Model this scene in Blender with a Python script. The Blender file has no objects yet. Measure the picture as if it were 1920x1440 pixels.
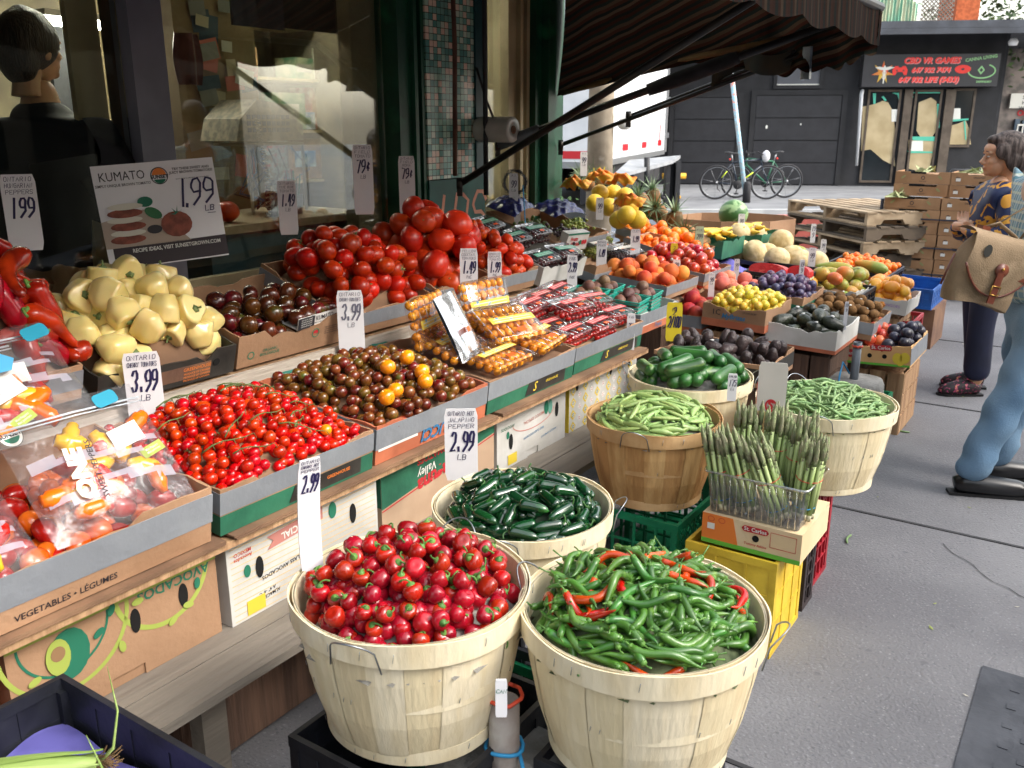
import bpy, bmesh, random, math
import numpy as np
from math import sin, cos, pi, radians, sqrt, atan2
from mathutils import Vector, Matrix, Euler, noise as mnoise
SC = bpy.context.scene
COL = SC.collection
random.seed(7)
F, PITCH, CH = 1680., radians(16.2), 1.62
cd = bpy.data.cameras.new('camera'); cam = bpy.data.objects.new('camera', cd); COL.objects.link(cam)
cd.sensor_width = 36; cd.lens = 36 * F / 1920; cd.clip_end = 500; cd.clip_start = .05
cam.location = (0, 0, CH); cam.rotation_euler = (pi / 2 - PITCH, 0, 0)
cd.dof.use_dof = True; cd.dof.focus_distance = 2.6; cd.dof.aperture_fstop = 9
SC.camera = cam
SUN_EL, SUN_AZ = radians(38), radians(118)      # azimuth of the sun from +X, counted towards +Y
wd = bpy.data.worlds.new('World'); SC.world = wd; wd.use_nodes = True
nt = wd.node_tree; bg = nt.nodes['Background']; sk = nt.nodes.new('ShaderNodeTexSky')
sk.sky_type = 'NISHITA'; sk.sun_disc = False; sk.sun_elevation = SUN_EL; sk.sun_rotation = radians(112)
sk.air_density = 1.6; sk.dust_density = 4.0; sk.ozone_density = .6
hv = nt.nodes.new('ShaderNodeHueSaturation'); hv.inputs['Saturation'].default_value = .4; nt.links.new(sk.outputs[0], hv.inputs['Color']); nt.links.new(hv.outputs[0], bg.inputs[0]); bg.inputs[1].default_value = .15
sl = bpy.data.lights.new('sun', 'SUN'); so = bpy.data.objects.new('sun', sl); COL.objects.link(so)
sl.energy = .85; sl.angle = radians(35); sl.color = (1, .95, .88)
so.rotation_euler = Vector((sin(radians(112)) * cos(SUN_EL), cos(radians(112)) * cos(SUN_EL), sin(SUN_EL))).to_track_quat('Z', 'Y').to_euler()
SC.view_settings.view_transform = 'Standard'; SC.view_settings.look = 'None'
SC.view_settings.exposure = 1.75; SC.view_settings.gamma = 1
SC.cycles.max_bounces = 10; SC.cycles.transparent_max_bounces = 24; SC.cycles.diffuse_bounces = 4
AA = radians(33.8)
U = Vector((sin(AA), cos(AA), 0)); N = Vector((cos(AA), -sin(AA), 0)); Z = Vector((0, 0, 1))
def P(s, t, z=0): return U * s + N * t + Z * z
def un(px, py, z=None, t=None, s=None, Y=None, raw=False):
    """the place in the street that shows at a photo pixel, given its height z, t, s or world Y"""
    d = Vector(((px - 960) / F, cos(PITCH) + (720 - py) / F * sin(PITCH), -sin(PITCH) + (720 - py) / F * cos(PITCH)))
    if z is not None: k = (z - CH) / d.z
    elif t is not None: k = t / d.dot(N)
    elif s is not None: k = s / d.dot(U)
    else: k = Y / d.y
    return Vector((0, 0, CH)) + d * k
def st(v): return v.dot(U), v.dot(N), v.z
def frame(O, X, Y):
    """4x4 matrix: origin O, x axis along X, y axis near Y"""
    x = X.normalized(); z = x.cross(Y).normalized(); y = z.cross(x)
    return Matrix(((x.x, y.x, z.x, O.x), (x.y, y.y, z.y, O.y), (x.z, y.z, z.z, O.z), (0, 0, 0, 1)))
def SF(s, t, z, yaw=0):
    """frame with x along the shop front, y back to the wall, turned by yaw degrees"""
    return frame(P(s, t, z), U, -N) @ Matrix.Rotation(radians(yaw), 4, 'Z')
def T(x, y, z): return Matrix.Translation((x, y, z))
def Rm(a, ax): return Matrix.Rotation(radians(a), 4, ax)
def Sc(x, y, z): return Matrix.Diagonal((x, y, z, 1))
def hexc(h, k=1.):
    h = h.lstrip('#'); o = []
    for i in (0, 2, 4):
        c = int(h[i:i + 2], 16) / 255; o.append(min(1, k * (c / 12.92 if c <= .04045 else ((c + .055) / 1.055) ** 2.4)))
    return (*o, 1)
MATS = {}
def M(name, c, c2=None, sc=8, rough=.5, bump=0, bsc=None, rand=0, hrand=0, coat=0, metal=0, spec=.5, stretch=None, sss=0, detail=4, lo=.4, hi=.6, c3=None, trans=0, emit=0):
    if name in MATS: return MATS[name]
    m = bpy.data.materials.new(name); m.use_nodes = True; MATS[name] = m
    n = m.node_tree.nodes; l = m.node_tree.links; b = n['Principled BSDF']
    c = hexc(c) if isinstance(c, str) else (*c, 1)
    b.inputs['Roughness'].default_value = rough; b.inputs['Metallic'].default_value = metal
    b.inputs['Specular IOR Level'].default_value = spec
    if coat: b.inputs['Coat Weight'].default_value = coat; b.inputs['Coat Roughness'].default_value = .08
    if sss: b.inputs['Subsurface Weight'].default_value = sss; b.inputs['Subsurface Scale'].default_value = .01
    if trans: b.inputs['Transmission Weight'].default_value = trans
    out = None
    if c2 or bump:
        tc = n.new('ShaderNodeTexCoord'); mp = n.new('ShaderNodeMapping'); l.new(tc.outputs['Object'], mp.inputs[0])
        if stretch: mp.inputs['Scale'].default_value = stretch
        if rand or hrand:
            oi = n.new('ShaderNodeObjectInfo'); vm = n.new('ShaderNodeVectorMath'); vm.operation = 'SCALE'; vm.inputs[0].default_value = (9, 7, 5)
            l.new(oi.outputs['Random'], vm.inputs['Scale']); l.new(vm.outputs[0], mp.inputs['Location'])
    if c2:
        c2 = hexc(c2) if isinstance(c2, str) else (*c2, 1)
        nz = n.new('ShaderNodeTexNoise'); nz.inputs['Scale'].default_value = sc; nz.inputs['Detail'].default_value = detail; l.new(mp.outputs[0], nz.inputs['Vector'])
        cr = n.new('ShaderNodeValToRGB'); e = cr.color_ramp.elements; e[0].position = lo; e[0].color = c; e[1].position = hi; e[1].color = c2
        if c3: x = e.new(min(1, hi + .12)); x.color = hexc(c3)
        l.new(nz.outputs[0], cr.inputs[0]); out = cr.outputs[0]
    if rand or hrand:
        hs = n.new('ShaderNodeHueSaturation'); oi = n.new('ShaderNodeObjectInfo')
        if out: l.new(out, hs.inputs['Color'])
        else: hs.inputs['Color'].default_value = c
        mr = n.new('ShaderNodeMapRange'); mr.inputs['To Min'].default_value = 1 - rand; mr.inputs['To Max'].default_value = 1 + rand
        l.new(oi.outputs['Random'], mr.inputs[0]); l.new(mr.outputs[0], hs.inputs['Value'])
        if hrand:
            ml = n.new('ShaderNodeMath'); ml.operation = 'MULTIPLY'; ml.inputs[1].default_value = 7.31; fr = n.new('ShaderNodeMath'); fr.operation = 'FRACT'
            l.new(oi.outputs['Random'], ml.inputs[0]); l.new(ml.outputs[0], fr.inputs[0])
            m2 = n.new('ShaderNodeMapRange'); m2.inputs['To Min'].default_value = .5 - hrand; m2.inputs['To Max'].default_value = .5 + hrand
            l.new(fr.outputs[0], m2.inputs[0]); l.new(m2.outputs[0], hs.inputs['Hue'])
        out = hs.outputs[0]
    if out: l.new(out, b.inputs['Base Color'])
    else: b.inputs['Base Color'].default_value = c
    if emit: b.inputs['Emission Color'].default_value = c; b.inputs['Emission Strength'].default_value = emit
    if bump:
        n2 = n.new('ShaderNodeTexNoise'); n2.inputs['Scale'].default_value = bsc or sc * 4; n2.inputs['Detail'].default_value = 5; l.new(mp.outputs[0], n2.inputs['Vector'])
        bp = n.new('ShaderNodeBump'); bp.inputs['Strength'].default_value = bump; bp.inputs['Distance'].default_value = .01
        l.new(n2.outputs[0], bp.inputs['Height']); l.new(bp.outputs[0], b.inputs['Normal'])
    return m
def Mglass(name, tint=(.9, .95, .95), rough=.03, refl=1.0, base=.0, bump=0, milk=0):
    if name in MATS: return MATS[name]
    m = bpy.data.materials.new(name); m.use_nodes = True; MATS[name] = m
    n = m.node_tree.nodes; l = m.node_tree.links; n.clear()
    o = n.new('ShaderNodeOutputMaterial'); mx = n.new('ShaderNodeMixShader'); tr = n.new('ShaderNodeBsdfTransparent'); gl = n.new('ShaderNodeBsdfGlossy')
    tr.inputs[0].default_value = (*tint, 1); gl.inputs['Roughness'].default_value = rough
    fr = n.new('ShaderNodeFresnel'); fr.inputs[0].default_value = 1.5
    ma = n.new('ShaderNodeMath'); ma.operation = 'MULTIPLY_ADD'; ma.inputs[1].default_value = refl; ma.inputs[2].default_value = base
    l.new(fr.outputs[0], ma.inputs[0]); l.new(ma.outputs[0], mx.inputs[0]); l.new(tr.outputs[0], mx.inputs[1]); l.new(gl.outputs[0], mx.inputs[2]); l.new(mx.outputs[0], o.inputs[0])
    if milk: df = n.new('ShaderNodeBsdfDiffuse'); df.inputs[0].default_value = (.8, .8, .85, 1); m2 = n.new('ShaderNodeMixShader'); m2.inputs[0].default_value = milk; l.new(tr.outputs[0], m2.inputs[1]); l.new(df.outputs[0], m2.inputs[2]); l.new(m2.outputs[0], mx.inputs[1])
    if bump:
        nz = n.new('ShaderNodeTexNoise'); nz.inputs['Scale'].default_value = 25; tc = n.new('ShaderNodeTexCoord'); l.new(tc.outputs['Object'], nz.inputs['Vector'])
        bp = n.new('ShaderNodeBump'); bp.inputs['Strength'].default_value = bump; bp.inputs['Distance'].default_value = .02; l.new(nz.outputs[0], bp.inputs['Height']); l.new(bp.outputs[0], gl.inputs['Normal']); l.new(bp.outputs[0], fr.inputs['Normal'])
    return m
class B:
    def __init__(s): s.v = []; s.f = []; s.mi = []; s.sm = []
    def add(s, vs, fs, mi=0, sm=False, X=None):
        k = len(s.v)
        s.v += [tuple(X @ Vector(v)) if X else tuple(v) for v in vs]
        for f in fs: s.f.append(tuple(i + k for i in f)); s.mi.append(mi); s.sm.append(sm)
        return s
    def box(s, x0, y0, z0, x1, y1, z1, mi=0, X=None):
        v = [(x, y, z) for z in (z0, z1) for y in (y0, y1) for x in (x0, x1)]
        return s.add(v, [(0, 2, 3, 1), (4, 5, 7, 6), (0, 1, 5, 4), (2, 6, 7, 3), (0, 4, 6, 2), (1, 3, 7, 5)], mi, False, X)
    def prism(s, pts, th, mi=0, X=None):
        """2D outline (x, y) given a thickness along z, from 0 to th"""
        n = len(pts); v = [(x, y, 0) for x, y in pts] + [(x, y, th) for x, y in pts]
        return s.add(v, [tuple(range(n))[::-1], tuple(range(n, 2 * n))] + [(i, (i + 1) % n, n + (i + 1) % n, n + i) for i in range(n)], mi, False, X)
    def tube(s, pts, rad, n=8, mi=0, sm=True, cap=True, flat=1., X=None):
        pts = [Vector(p) for p in pts]; k = len(pts); rad = [rad] * k if isinstance(rad, (int, float)) else rad
        vs = []; up = None
        for i, p in enumerate(pts):
            d = (pts[min(i + 1, k - 1)] - pts[max(i - 1, 0)]); d = d.normalized() if d.length > 1e-9 else Z
            if up is None: up = Z if abs(d.z) < .9 else Vector((1, 0, 0))
            a = d.cross(up).normalized(); b = a.cross(d).normalized(); up = b
            for j in range(n): q = 2 * pi * j / n; vs.append(p + a * cos(q) * rad[i] + b * sin(q) * rad[i] * flat)
        fs = [(i * n + j, i * n + (j + 1) % n, (i + 1) * n + (j + 1) % n, (i + 1) * n + j) for i in range(k - 1) for j in range(n)]
        if cap: fs += [tuple(range(n))[::-1], tuple(range((k - 1) * n, k * n))]
        return s.add(vs, fs, mi, sm, X)
    def lathe(s, prof, n=16, mi=0, sm=True, X=None, fn=None, cap=True):
        """profile (r, z) turned about z; fn(angle, r, z) may change the radius"""
        vs = []; k = len(prof)
        for r, z in prof:
            for j in range(n): q = 2 * pi * j / n; rr = fn(q, r, z) if fn else r; vs.append((rr * cos(q), rr * sin(q), z))
        fs = [(i * n + j, i * n + (j + 1) % n, (i + 1) * n + (j + 1) % n, (i + 1) * n + j) for i in range(k - 1) for j in range(n)]
        if cap: fs += [tuple(range(n))[::-1], tuple(range((k - 1) * n, k * n))]
        return s.add(vs, fs, mi, sm, X)
    def ball(s, r, n=12, m=8, mi=0, X=None, fn=None):
        return s.lathe([(r * sin(pi * (i + .02) / (m + .04)) + 1e-5, -r * cos(pi * (i + .02) / (m + .04))) for i in range(m + 1)], n, mi, True, X, fn)
    def grid(s, fn, nu, nv, mi=0, sm=True, X=None):
        vs = [fn(i / nu, j / nv) for j in range(nv + 1) for i in range(nu + 1)]; w = nu + 1
        return s.add(vs, [(j * w + i, j * w + i + 1, (j + 1) * w + i + 1, (j + 1) * w + i) for j in range(nv) for i in range(nu)], mi, sm, X)
    def mesh(s, name, mats):
        me = bpy.data.meshes.new(name); me.from_pydata(s.v, [], s.f)
        for m in (mats if isinstance(mats, (list, tuple)) else [mats]): me.materials.append(m)
        me.polygons.foreach_set('material_index', s.mi); me.polygons.foreach_set('use_smooth', s.sm); me.update()
        return me
    def obj(s, name, mats, parent=None, X=None): return ob(name, s.mesh(name, mats), parent, X)
def ob(name, me, parent=None, X=None):
    o = bpy.data.objects.new(name, me); COL.objects.link(o)
    if parent: o.parent = parent
    if X is not None: o.matrix_basis = X
    return o
def tag(o, label=None, cat=None, group=None, kind=None):
    if label: o['label'] = label
    if cat: o['category'] = cat
    if group: o['group'] = group
    if kind: o['kind'] = kind
    return o
def thing(name, label, cat, X=None, group=None):
    o = bpy.data.objects.new(name, None); COL.objects.link(o); o.empty_display_size = .1
    if X is not None: o.matrix_world = X
    return tag(o, label, cat, group)
KIDS = {}
def dup(o, X, label=None, group=None, parent=None):
    if o.name not in KIDS: KIDS[o.name] = [c for c in COL.objects if c.parent == o]
    c = o.copy(); COL.objects.link(c); c.parent = parent
    if parent: c.matrix_basis = X
    else: c.matrix_world = X
    if label: c['label'] = label
    if group: c['group'] = group
    for k in KIDS[o.name]: dup(k, k.matrix_basis.copy(), parent=c)
    return c
def wire(me_name, fn): pass
FNT = {}
def text_mesh(body, size, mat, shear=0, bold=0, align='CENTER'):
    k = (body, round(size, 4), mat.name, shear, bold, align)
    if k in FNT: return FNT[k]
    cu = bpy.data.curves.new('text', 'FONT'); cu.body = body; cu.size = size; cu.shear = shear; cu.offset = bold * size; cu.align_x = align; cu.align_y = 'CENTER'; cu.resolution_u = 2
    o = bpy.data.objects.new('text', cu); me = bpy.data.meshes.new_from_object(o); me.materials.append(mat)
    bpy.data.objects.remove(o); FNT[k] = me
    return me
def decal(parent, name, me, O, X=Vector((1, 0, 0)), Y=Vector((0, 0, 1)), rot=0, lift=.0012, sx=1):
    f = frame(Vector(O), Vector(X), Vector(Y)) @ T(0, 0, lift) @ Rm(rot, 'Z') @ Sc(sx, 1, 1)
    return ob(name, me, parent, f)
G = {k: v.split() for k, v in {
 'A': '002640 1333', 'B': '00063645443303 334241300 '[:22], 'C': '4536160501103041', 'D': '00062645412000', 'E': '46060040 0333', 'F': '460600 0333',
 'G': '453616050110304143 4323', 'H': '0006 4046 0343', 'I': '2026', 'J': '4641301001', 'K': '0006 460340', 'L': '060040', 'M': '0006234640', 'N': '00064046',
 'O': '103041453616050110', 'P': '00063645443303', 'Q': '103041453616050110 2240', 'R': '00063645443303 2340', 'S': '453616050413334241301001', 'T': '0646 2026', 'U': '060110304146',
 'V': '062046', 'W': '0610233046', 'X': '0046 0640', 'Y': '062346 2320', 'Z': '06460040', '0': '103041453616050110', '1': '2620', '2': '05163645430040',
 '3': '0516364544334241301001', '4': '260242 3630', '5': '460604344341301001', '6': '4536160501103041423313', '7': '064620', '8': '13040516364544331302011030414233',
 '9': '43130405163645434210', '.': '2021', '$': '453616050413334241301001 2026', '¢': '3524142112233 2630'[:17], '/': '0046', '-': '1333', '!': '2622 2120', '&': '4014263502013042'}.items()}
G['B'] = ['00063645443303', '3342413000']; G['¢'] = ['3424131222 32'.replace(' ', ''), '2125']
def pen(b, body, x, y, h, w=None, slant=.15, th=None, jit=.25, rnd=random, mi=0, z0=0):
    """hand lettering: centre x, baseline y, letter height h; appends flat pen strokes to b"""
    gw = w or h * .55; adv = gw * 1.45; th = th or h * .13; x0 = x - adv * len(body) / 2 + adv * .15; lay = z0
    for ch in body:
        for stk in G.get(ch, []):
            pts = []
            for i in range(0, len(stk) - 1, 2):
                gx = int(stk[i]) / 4; gy = int(stk[i + 1]) / 6
                pts.append(Vector((x0 + gx * gw + (rnd.random() - .5) * gw * jit * .5 + gy * h * slant, y + gy * h + (rnd.random() - .5) * h * jit * .3)))
            if len(pts) < 2: continue
            vs = []
            for i, p in enumerate(pts):
                d = (pts[min(i + 1, len(pts) - 1)] - pts[max(i - 1, 0)]); d = d.normalized() if d.length > 1e-6 else Vector((1, 0))
                if i == 0: p = p - d * th * .4
                if i == len(pts) - 1: p = p + d * th * .4
                q = Vector((-d.y, d.x)) * th * .5; vs += [(p.x + q.x, p.y + q.y, lay), (p.x - q.x, p.y - q.y, lay)]
            b.add(vs, [(2 * i, 2 * i + 1, 2 * i + 3, 2 * i + 2) for i in range(len(pts) - 1)], mi)
            lay += .00008
        x0 += adv
def pack(inside, bounds, top, shape, n=300, thick=.05, ov=.86, tries=14, seed=1, tol=.25, fails=10, upr=0, spread=1., tang=0):
    """inside(x,y), top(x,y) = wished heap surface; shape(rnd) -> (spheres [(x,y,z,r)], tag); returns [(matrix, tag)]"""
    rnd = random.Random(seed); res = []; PX = np.zeros((n * 8, 3)); PR = np.zeros(n * 8); k = 0; bad = 0
    x0, x1, y0, y1 = bounds
    while len(res) < n and bad < fails:
        sph, tg = shape(rnd); S = np.array(sph); best = None
        for _ in range(tries):
            x = rnd.uniform(x0, x1); y = rnd.uniform(y0, y1)
            if not inside(x, y): continue
            yaw = rnd.uniform(0, 2 * pi) * spread
            if tang and x * x + y * y > (.66 * tang) ** 2: yaw = atan2(y, x) + pi / 2 + rnd.uniform(-.35, .35)
            c, s_ = cos(yaw), sin(yaw)
            e = .02; gx = (top(x + e, y) - top(x - e, y)) / (2 * e); gy = (top(x, y + e) - top(x, y - e)) / (2 * e)
            sl_ = gx * c + gy * s_
            q = np.empty((len(S), 3)); q[:, 0] = x + S[:, 0] * c - S[:, 1] * s_; q[:, 1] = y + S[:, 0] * s_ + S[:, 1] * c; q[:, 2] = S[:, 2] + S[:, 0] * sl_
            ok = all(inside(a, b) for a, b in q[:, :2]) if len(S) > 1 else True
            if not ok: continue
            zz = max(top(a, b) - thick + r - h for (a, b, h), r in zip(q, S[:, 3]))
            if k:
                for (a, b, h), r in zip(q, S[:, 3]):
                    d2 = (PX[:k, 0] - a) ** 2 + (PX[:k, 1] - b) ** 2; rr = ((PR[:k] + r) * ov) ** 2; mk = d2 < rr
                    if mk.any(): zz = max(zz, float((PX[:k, 2][mk] + np.sqrt(rr[mk] - d2[mk])).max()) - h)
            sc = zz - top(x, y) + rnd.uniform(0, .003)
            if best is None or sc < best[0]: best = (sc, q.copy(), zz, yaw, sl_, x, y)
        if best is None or best[0] > S[:, 3].max() * tol: bad += 1; continue
        bad = 0
        sc, q, zz, yaw, sl_, x, y = best; q[:, 2] += zz; m = len(S)
        if k + m > len(PR): break
        PX[k:k + m] = q; PR[k:k + m] = S[:, 3]; k += m
        res.append((T(x, y, zz) @ Matrix.Rotation(yaw, 4, 'Z') @ Matrix.Rotation(-math.atan(sl_), 4, 'Y'), tg))
    return res
def heap(fr, protos, res, label, group, rot='free', seed=3, labels=None):
    """put copies of the prototype things at the packed places of frame fr"""
    rnd = random.Random(seed); out = []
    for X, tg in res:
        pr = protos[tg] if isinstance(protos, dict) else rnd.choice(protos)
        if rot == 'free': R = Euler((rnd.uniform(0, 6.3), rnd.uniform(0, 6.3), rnd.uniform(0, 6.3))).to_matrix().to_4x4()
        elif rot == 'roll': R = Rm(rnd.uniform(0, 360), 'X') @ Rm(rnd.choice((0, 180)), 'Z')
        elif rot == 'lie': R = Rm(rnd.choice((0, 180)), 'Z') @ Rm(rnd.uniform(-25, 25), 'X')
        elif rot == 'tilt': R = Rm(rnd.uniform(0, 360), 'Z') @ Rm(rnd.uniform(0, 75), 'X') @ Rm(rnd.uniform(0, 360), 'Z')
        else: R = Matrix.Identity(4)
        s = rnd.uniform(.86, 1.1)
        o = dup(pr, fr @ X @ R @ Sc(s * rnd.uniform(.93, 1.07), s * rnd.uniform(.93, 1.07), s), (labels or {}).get(tg, label), group); out.append(o)
    return out
def proto(name, cat, me, kids=()):
    o = bpy.data.objects.new(name, me); COL.objects.link(o); o['category'] = cat; o['proto'] = 1
    for nm, m2, X in kids: ob(nm, m2, o, X)
    return o
def bedding(fr, protos, tp, drop, inside, bounds, n, label, seed=0, tang=0):
    """the deeper layer of a heap, too many to count: one mesh"""
    rnd = random.Random(seed); ms = [p.data for p in (protos.values() if isinstance(protos, dict) else protos) if 'red_chili' not in p.name]; vs, fs, mi, off = [], [], [], 0; x0, x1, y0, y1 = bounds; mats = []; k = 0
    while k < n:
        x, y = rnd.uniform(x0, x1), rnd.uniform(y0, y1)
        if not inside(x, y): n -= .3; continue
        me = rnd.choice(ms); v = np.empty(len(me.vertices) * 3, np.float32); me.vertices.foreach_get('co', v); v = v.reshape(-1, 3)
        R = Rm(rnd.uniform(0, 360) if not tang or x * x + y * y < (.66 * tang) ** 2 else math.degrees(atan2(y, x)) + rnd.uniform(70, 110), 'Z') @ Rm(rnd.uniform(0, 360), 'X'); A_ = np.array(R.to_3x3()); vs.append(v @ A_.T + np.array((x, y, tp(x, y) - drop + rnd.uniform(-.003, .003))))
        m0 = me.materials[0]
        if m0 not in mats: mats.append(m0)
        fs += [tuple(i + off for i in p.vertices) for p in me.polygons]; mi += [mats.index(m0)] * len(me.polygons); off += len(v); k += 1
    me = bpy.data.meshes.new('deeper_layer'); me.from_pydata(np.concatenate(vs).tolist(), [], fs)
    for m in mats: me.materials.append(m)
    me.polygons.foreach_set('material_index', mi); me.polygons.foreach_set('use_smooth', [True] * len(fs)); o = bpy.data.objects.new('deeper_produce', me); COL.objects.link(o); o.matrix_world = fr
    return tag(o, 'deeper layer under the ' + label, 'produce', None, 'stuff')
def rect_in(x0, x1, y0, y1, r=0):
    return lambda x, y: x0 + r < x < x1 - r and y0 + r < y < y1 - r
def dome_rect(x0, x1, y0, y1, base, h, pw=2.):
    cx, cy, hx, hy = (x0 + x1) / 2, (y0 + y1) / 2, (x1 - x0) / 2, (y1 - y0) / 2
    return lambda x, y: base + h * max(0, 1 - abs((x - cx) / hx) ** pw) ** .7 * max(0, 1 - abs((y - cy) / hy) ** pw) ** .7
# ============================================================ stall furniture: trays, cases, crates, baskets
CB = M('cardboard', '#a58163', '#8f6d51', sc=3, rough=.85, bump=.2, bsc=60, rand=.08)
CBD = M('cardboard_dark', '#7c5b43', '#66493a', sc=6, rough=.85, bump=.25, bsc=60, rand=.08)
CBI = M('cardboard_inside', '#8a6a50', '#6d523e', sc=5, rough=.9, bump=.2)
TAPE = M('duct_tape', '#85898e', '#7c8086', sc=5, rough=.42, bump=.3, bsc=26, rand=.1)
CARW = M('white_carton', '#c9c8c4', '#b4b2ac', sc=5, rough=.7, bump=.15)
CARB = M('black_carton', '#25221f', '#33302c', sc=9, rough=.6, bump=.15)
CARG = M('green_carton', '#1f5a44', '#2a6b50', sc=9, rough=.65, bump=.15)
CARO = M('orange_print', '#b86a4a', '#a55c40', sc=9, rough=.7)
INKG, INKR, INKB, INKK = M('green_ink', '#1d6b52', rough=.7), M('red_ink', '#b3242c', rough=.7), M('blue_ink', '#2f6f9a', rough=.7), M('black_ink', '#25232a', rough=.6)
INKL, INKY, INKO, INKW, INKP = M('lime_ink', '#9aa84c', rough=.7), M('yellow_ink', '#d8bd3a', rough=.7), M('orange_ink', '#d9782f', rough=.7), M('white_ink', '#d8d8d2', rough=.7), M('pink_ink', '#b87a70', rough=.7)
WOODG = M('grey_plank', '#877f74', '#7a7268', sc=4, rough=.85, bump=.4, bsc=14, stretch=(.4, 5, 5), c3='#928a7e')
WOODW = M('whitewashed_plank', '#b9afa2', '#a89d90', sc=4, rough=.85, bump=.5, bsc=16, stretch=(.4, 6, 6), c3='#c8c0b4')
WOODC = M('crate_wood', '#ad8b68', '#8c6b4d', sc=6, rough=.8, bump=.4, bsc=20, stretch=(6, 6, .5), rand=.1)
WOODR = M('crate_wood_brown', '#664d3e', '#4f3b30', sc=6, rough=.8, bump=.4, bsc=20, stretch=(6, 6, .5), rand=.08)
STAVE = [M('stave_%s' % n, a, b_, sc=5, rough=.75, bump=.3, bsc=14, stretch=(5, 5, .6)) for n, a, b_ in (('pale', '#e2d4b2', '#d9c9a2'), ('cream', '#dccda8', '#d2c09a'), ('light', '#e6dabd', '#dccdaa'))]
STAVT = [M('stave_%s' % n, a, b_, sc=5, rough=.75, bump=.3, bsc=14, stretch=(5, 5, .6)) for n, a, b_ in (('tan', '#c0965f', '#a57a48'), ('amber', '#b58a56', '#9a7042'), ('honey', '#c9a36d', '#ae8450'))]
HOOP = M('hoop_wood', '#e4d8ba', '#d8c8a4', sc=7, rough=.7, bump=.3, bsc=20, stretch=(2, 2, .7)); HOOPT = M('hoop_wood_tan', '#c6a274', '#ac8657', sc=7, rough=.7, bump=.3, bsc=20)
STEEL = M('galvanised_wire', '#8f9499', rough=.35, metal=.9)
def plast(n, c, c2, r=.45): return M(n, c, c2, sc=10, rough=r, bump=.12, bsc=40, rand=.05)
PBK, PGR, PYE, PRE, PBL = plast('black_plastic', '#14161c', '#22242b'), plast('green_plastic', '#0d7a50', '#0a6643'), plast('yellow_plastic', '#dfbf3c', '#c9a82f'), plast('red_plastic', '#b0202e', '#961a28'), plast('blue_plastic', '#1d5fae', '#184f96')
PBR = plast('dark_brown_plastic', '#3c3233', '#2c2526')
def outline(L, H, rnd, jag=.004, dip=0, tabs=2):
    top = []; n = max(6, int(L / .035)); st_ = [rnd.uniform(.15, .8) for _ in range(tabs)]
    for i in range(n + 1):
        q = i / n; z = H - rnd.random() * jag
        if dip and .22 < q < .78: z -= dip * (1 + .1 * rnd.random())
        for a in st_:
            if abs(q - a) < .05: z -= jag * 2.2
        top.append((q * L, z))
    return [(0, 0), (L, 0)] + top[::-1]
def four(b, W, D, H, th, rnd, jag, dips, mi=0, z0=0, out=0, sloped=0):
    """the four walls of a tray, appended to b; front, right, back, left"""
    ws = [((-out, th, z0), (1, 0, 0), W + 2 * out), ((W - th, th, z0), (0, 1, 0), D - 2 * th), ((W + out, D - th, z0), (-1, 0, 0), W + 2 * out), ((th, D - th, z0), (0, -1, 0), D - 2 * th)]
    for (o, x, L), dp in zip(ws, dips): b.prism(outline(L, H, rnd, jag, dp), th + out, mi, frame(Vector(o), Vector(x), Z))
def tray(label, fr, W, D, H, mat=None, tape=(.3, .85), jag=.006, dips=(.012, .008, .006, .008), group='cardboard produce trays', cat='tray', name='produce_tray', band=None, seed=None, inner=None, tmat=None):
    """an open cardboard tray: front edge along x at y=0, back at y=D"""
    rnd = random.Random(seed if seed is not None else label); root = thing(name, label, cat, fr, group)
    b = B(); four(b, W, D, H, .006, rnd, jag, dips); b.box(.006, .006, 0, W - .006, D - .006, .005); b.obj('tray_walls', mat or CB, root)
    if tape:
        b = B()
        for (o, x, L) in [((-.002, .0, H * tape[0]), (1, 0, 0), W + .004), ((W, 0, H * tape[0]), (0, 1, 0), D), ((W + .002, D, H * tape[0]), (-1, 0, 0), W + .004), ((0, D, H * tape[0]), (0, -1, 0), D)]:
            n = 6; lo = [(L * i / n, rnd.random() * .002) for i in range(n + 1)]; hi = [(L * i / n, H * (tape[1] - tape[0]) - rnd.random() * .003) for i in range(n + 1)][::-1]
            b.prism(lo + hi, .002, 0, frame(Vector(o), Vector(x), Z))
        b.obj('tape_band', tmat or TAPE, root)
    if band:                      # printed stripe low on the walls
        z0, z1, bm = band; b = B(); e = .0012
        b.box(-e, -e, z0 * H, W + e, -.0001, z1 * H); b.box(-e, 0, z0 * H, -.0001, D, z1 * H); b.box(W + .0001, 0, z0 * H, W + e, D, z1 * H)
        b.obj('printed_stripe', bm, root)
    return root
def oval(w, h, n=16): return [(w / 2 * cos(2 * pi * i / n), h / 2 * sin(2 * pi * i / n)) for i in range(n)]
DARK = M('hole_shade', '#0a0908', rough=1)  # flat black in place of the shade inside holes that are not cut
def flat(parent, name, pts, mat, O, X=(1, 0, 0), Y=(0, 0, 1), lift=.0015, rot=0):
    b = B(); b.prism(pts, .0006); return decal(parent, name, b.mesh(name, mat), O, X, Y, rot, lift)
def ring(parent, name, w, h, th, mat, O, X=(1, 0, 0), Y=(0, 0, 1), lift=.0012, a0=0, a1=360, n=28):
    b = B(); vs = []
    for i in range(n + 1):
        q = radians(a0 + (a1 - a0) * i / n); c, s_ = cos(q), sin(q); vs += [(w / 2 * c, h / 2 * s_, 0), ((w / 2 - th) * c, (h / 2 - th) * s_, 0)]
    b.add(vs, [(2 * i, 2 * i + 1, 2 * i + 3, 2 * i + 2) for i in range(n)]); return decal(parent, name, b.mesh(name, mat), O, X, Y, 0, lift)
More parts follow.
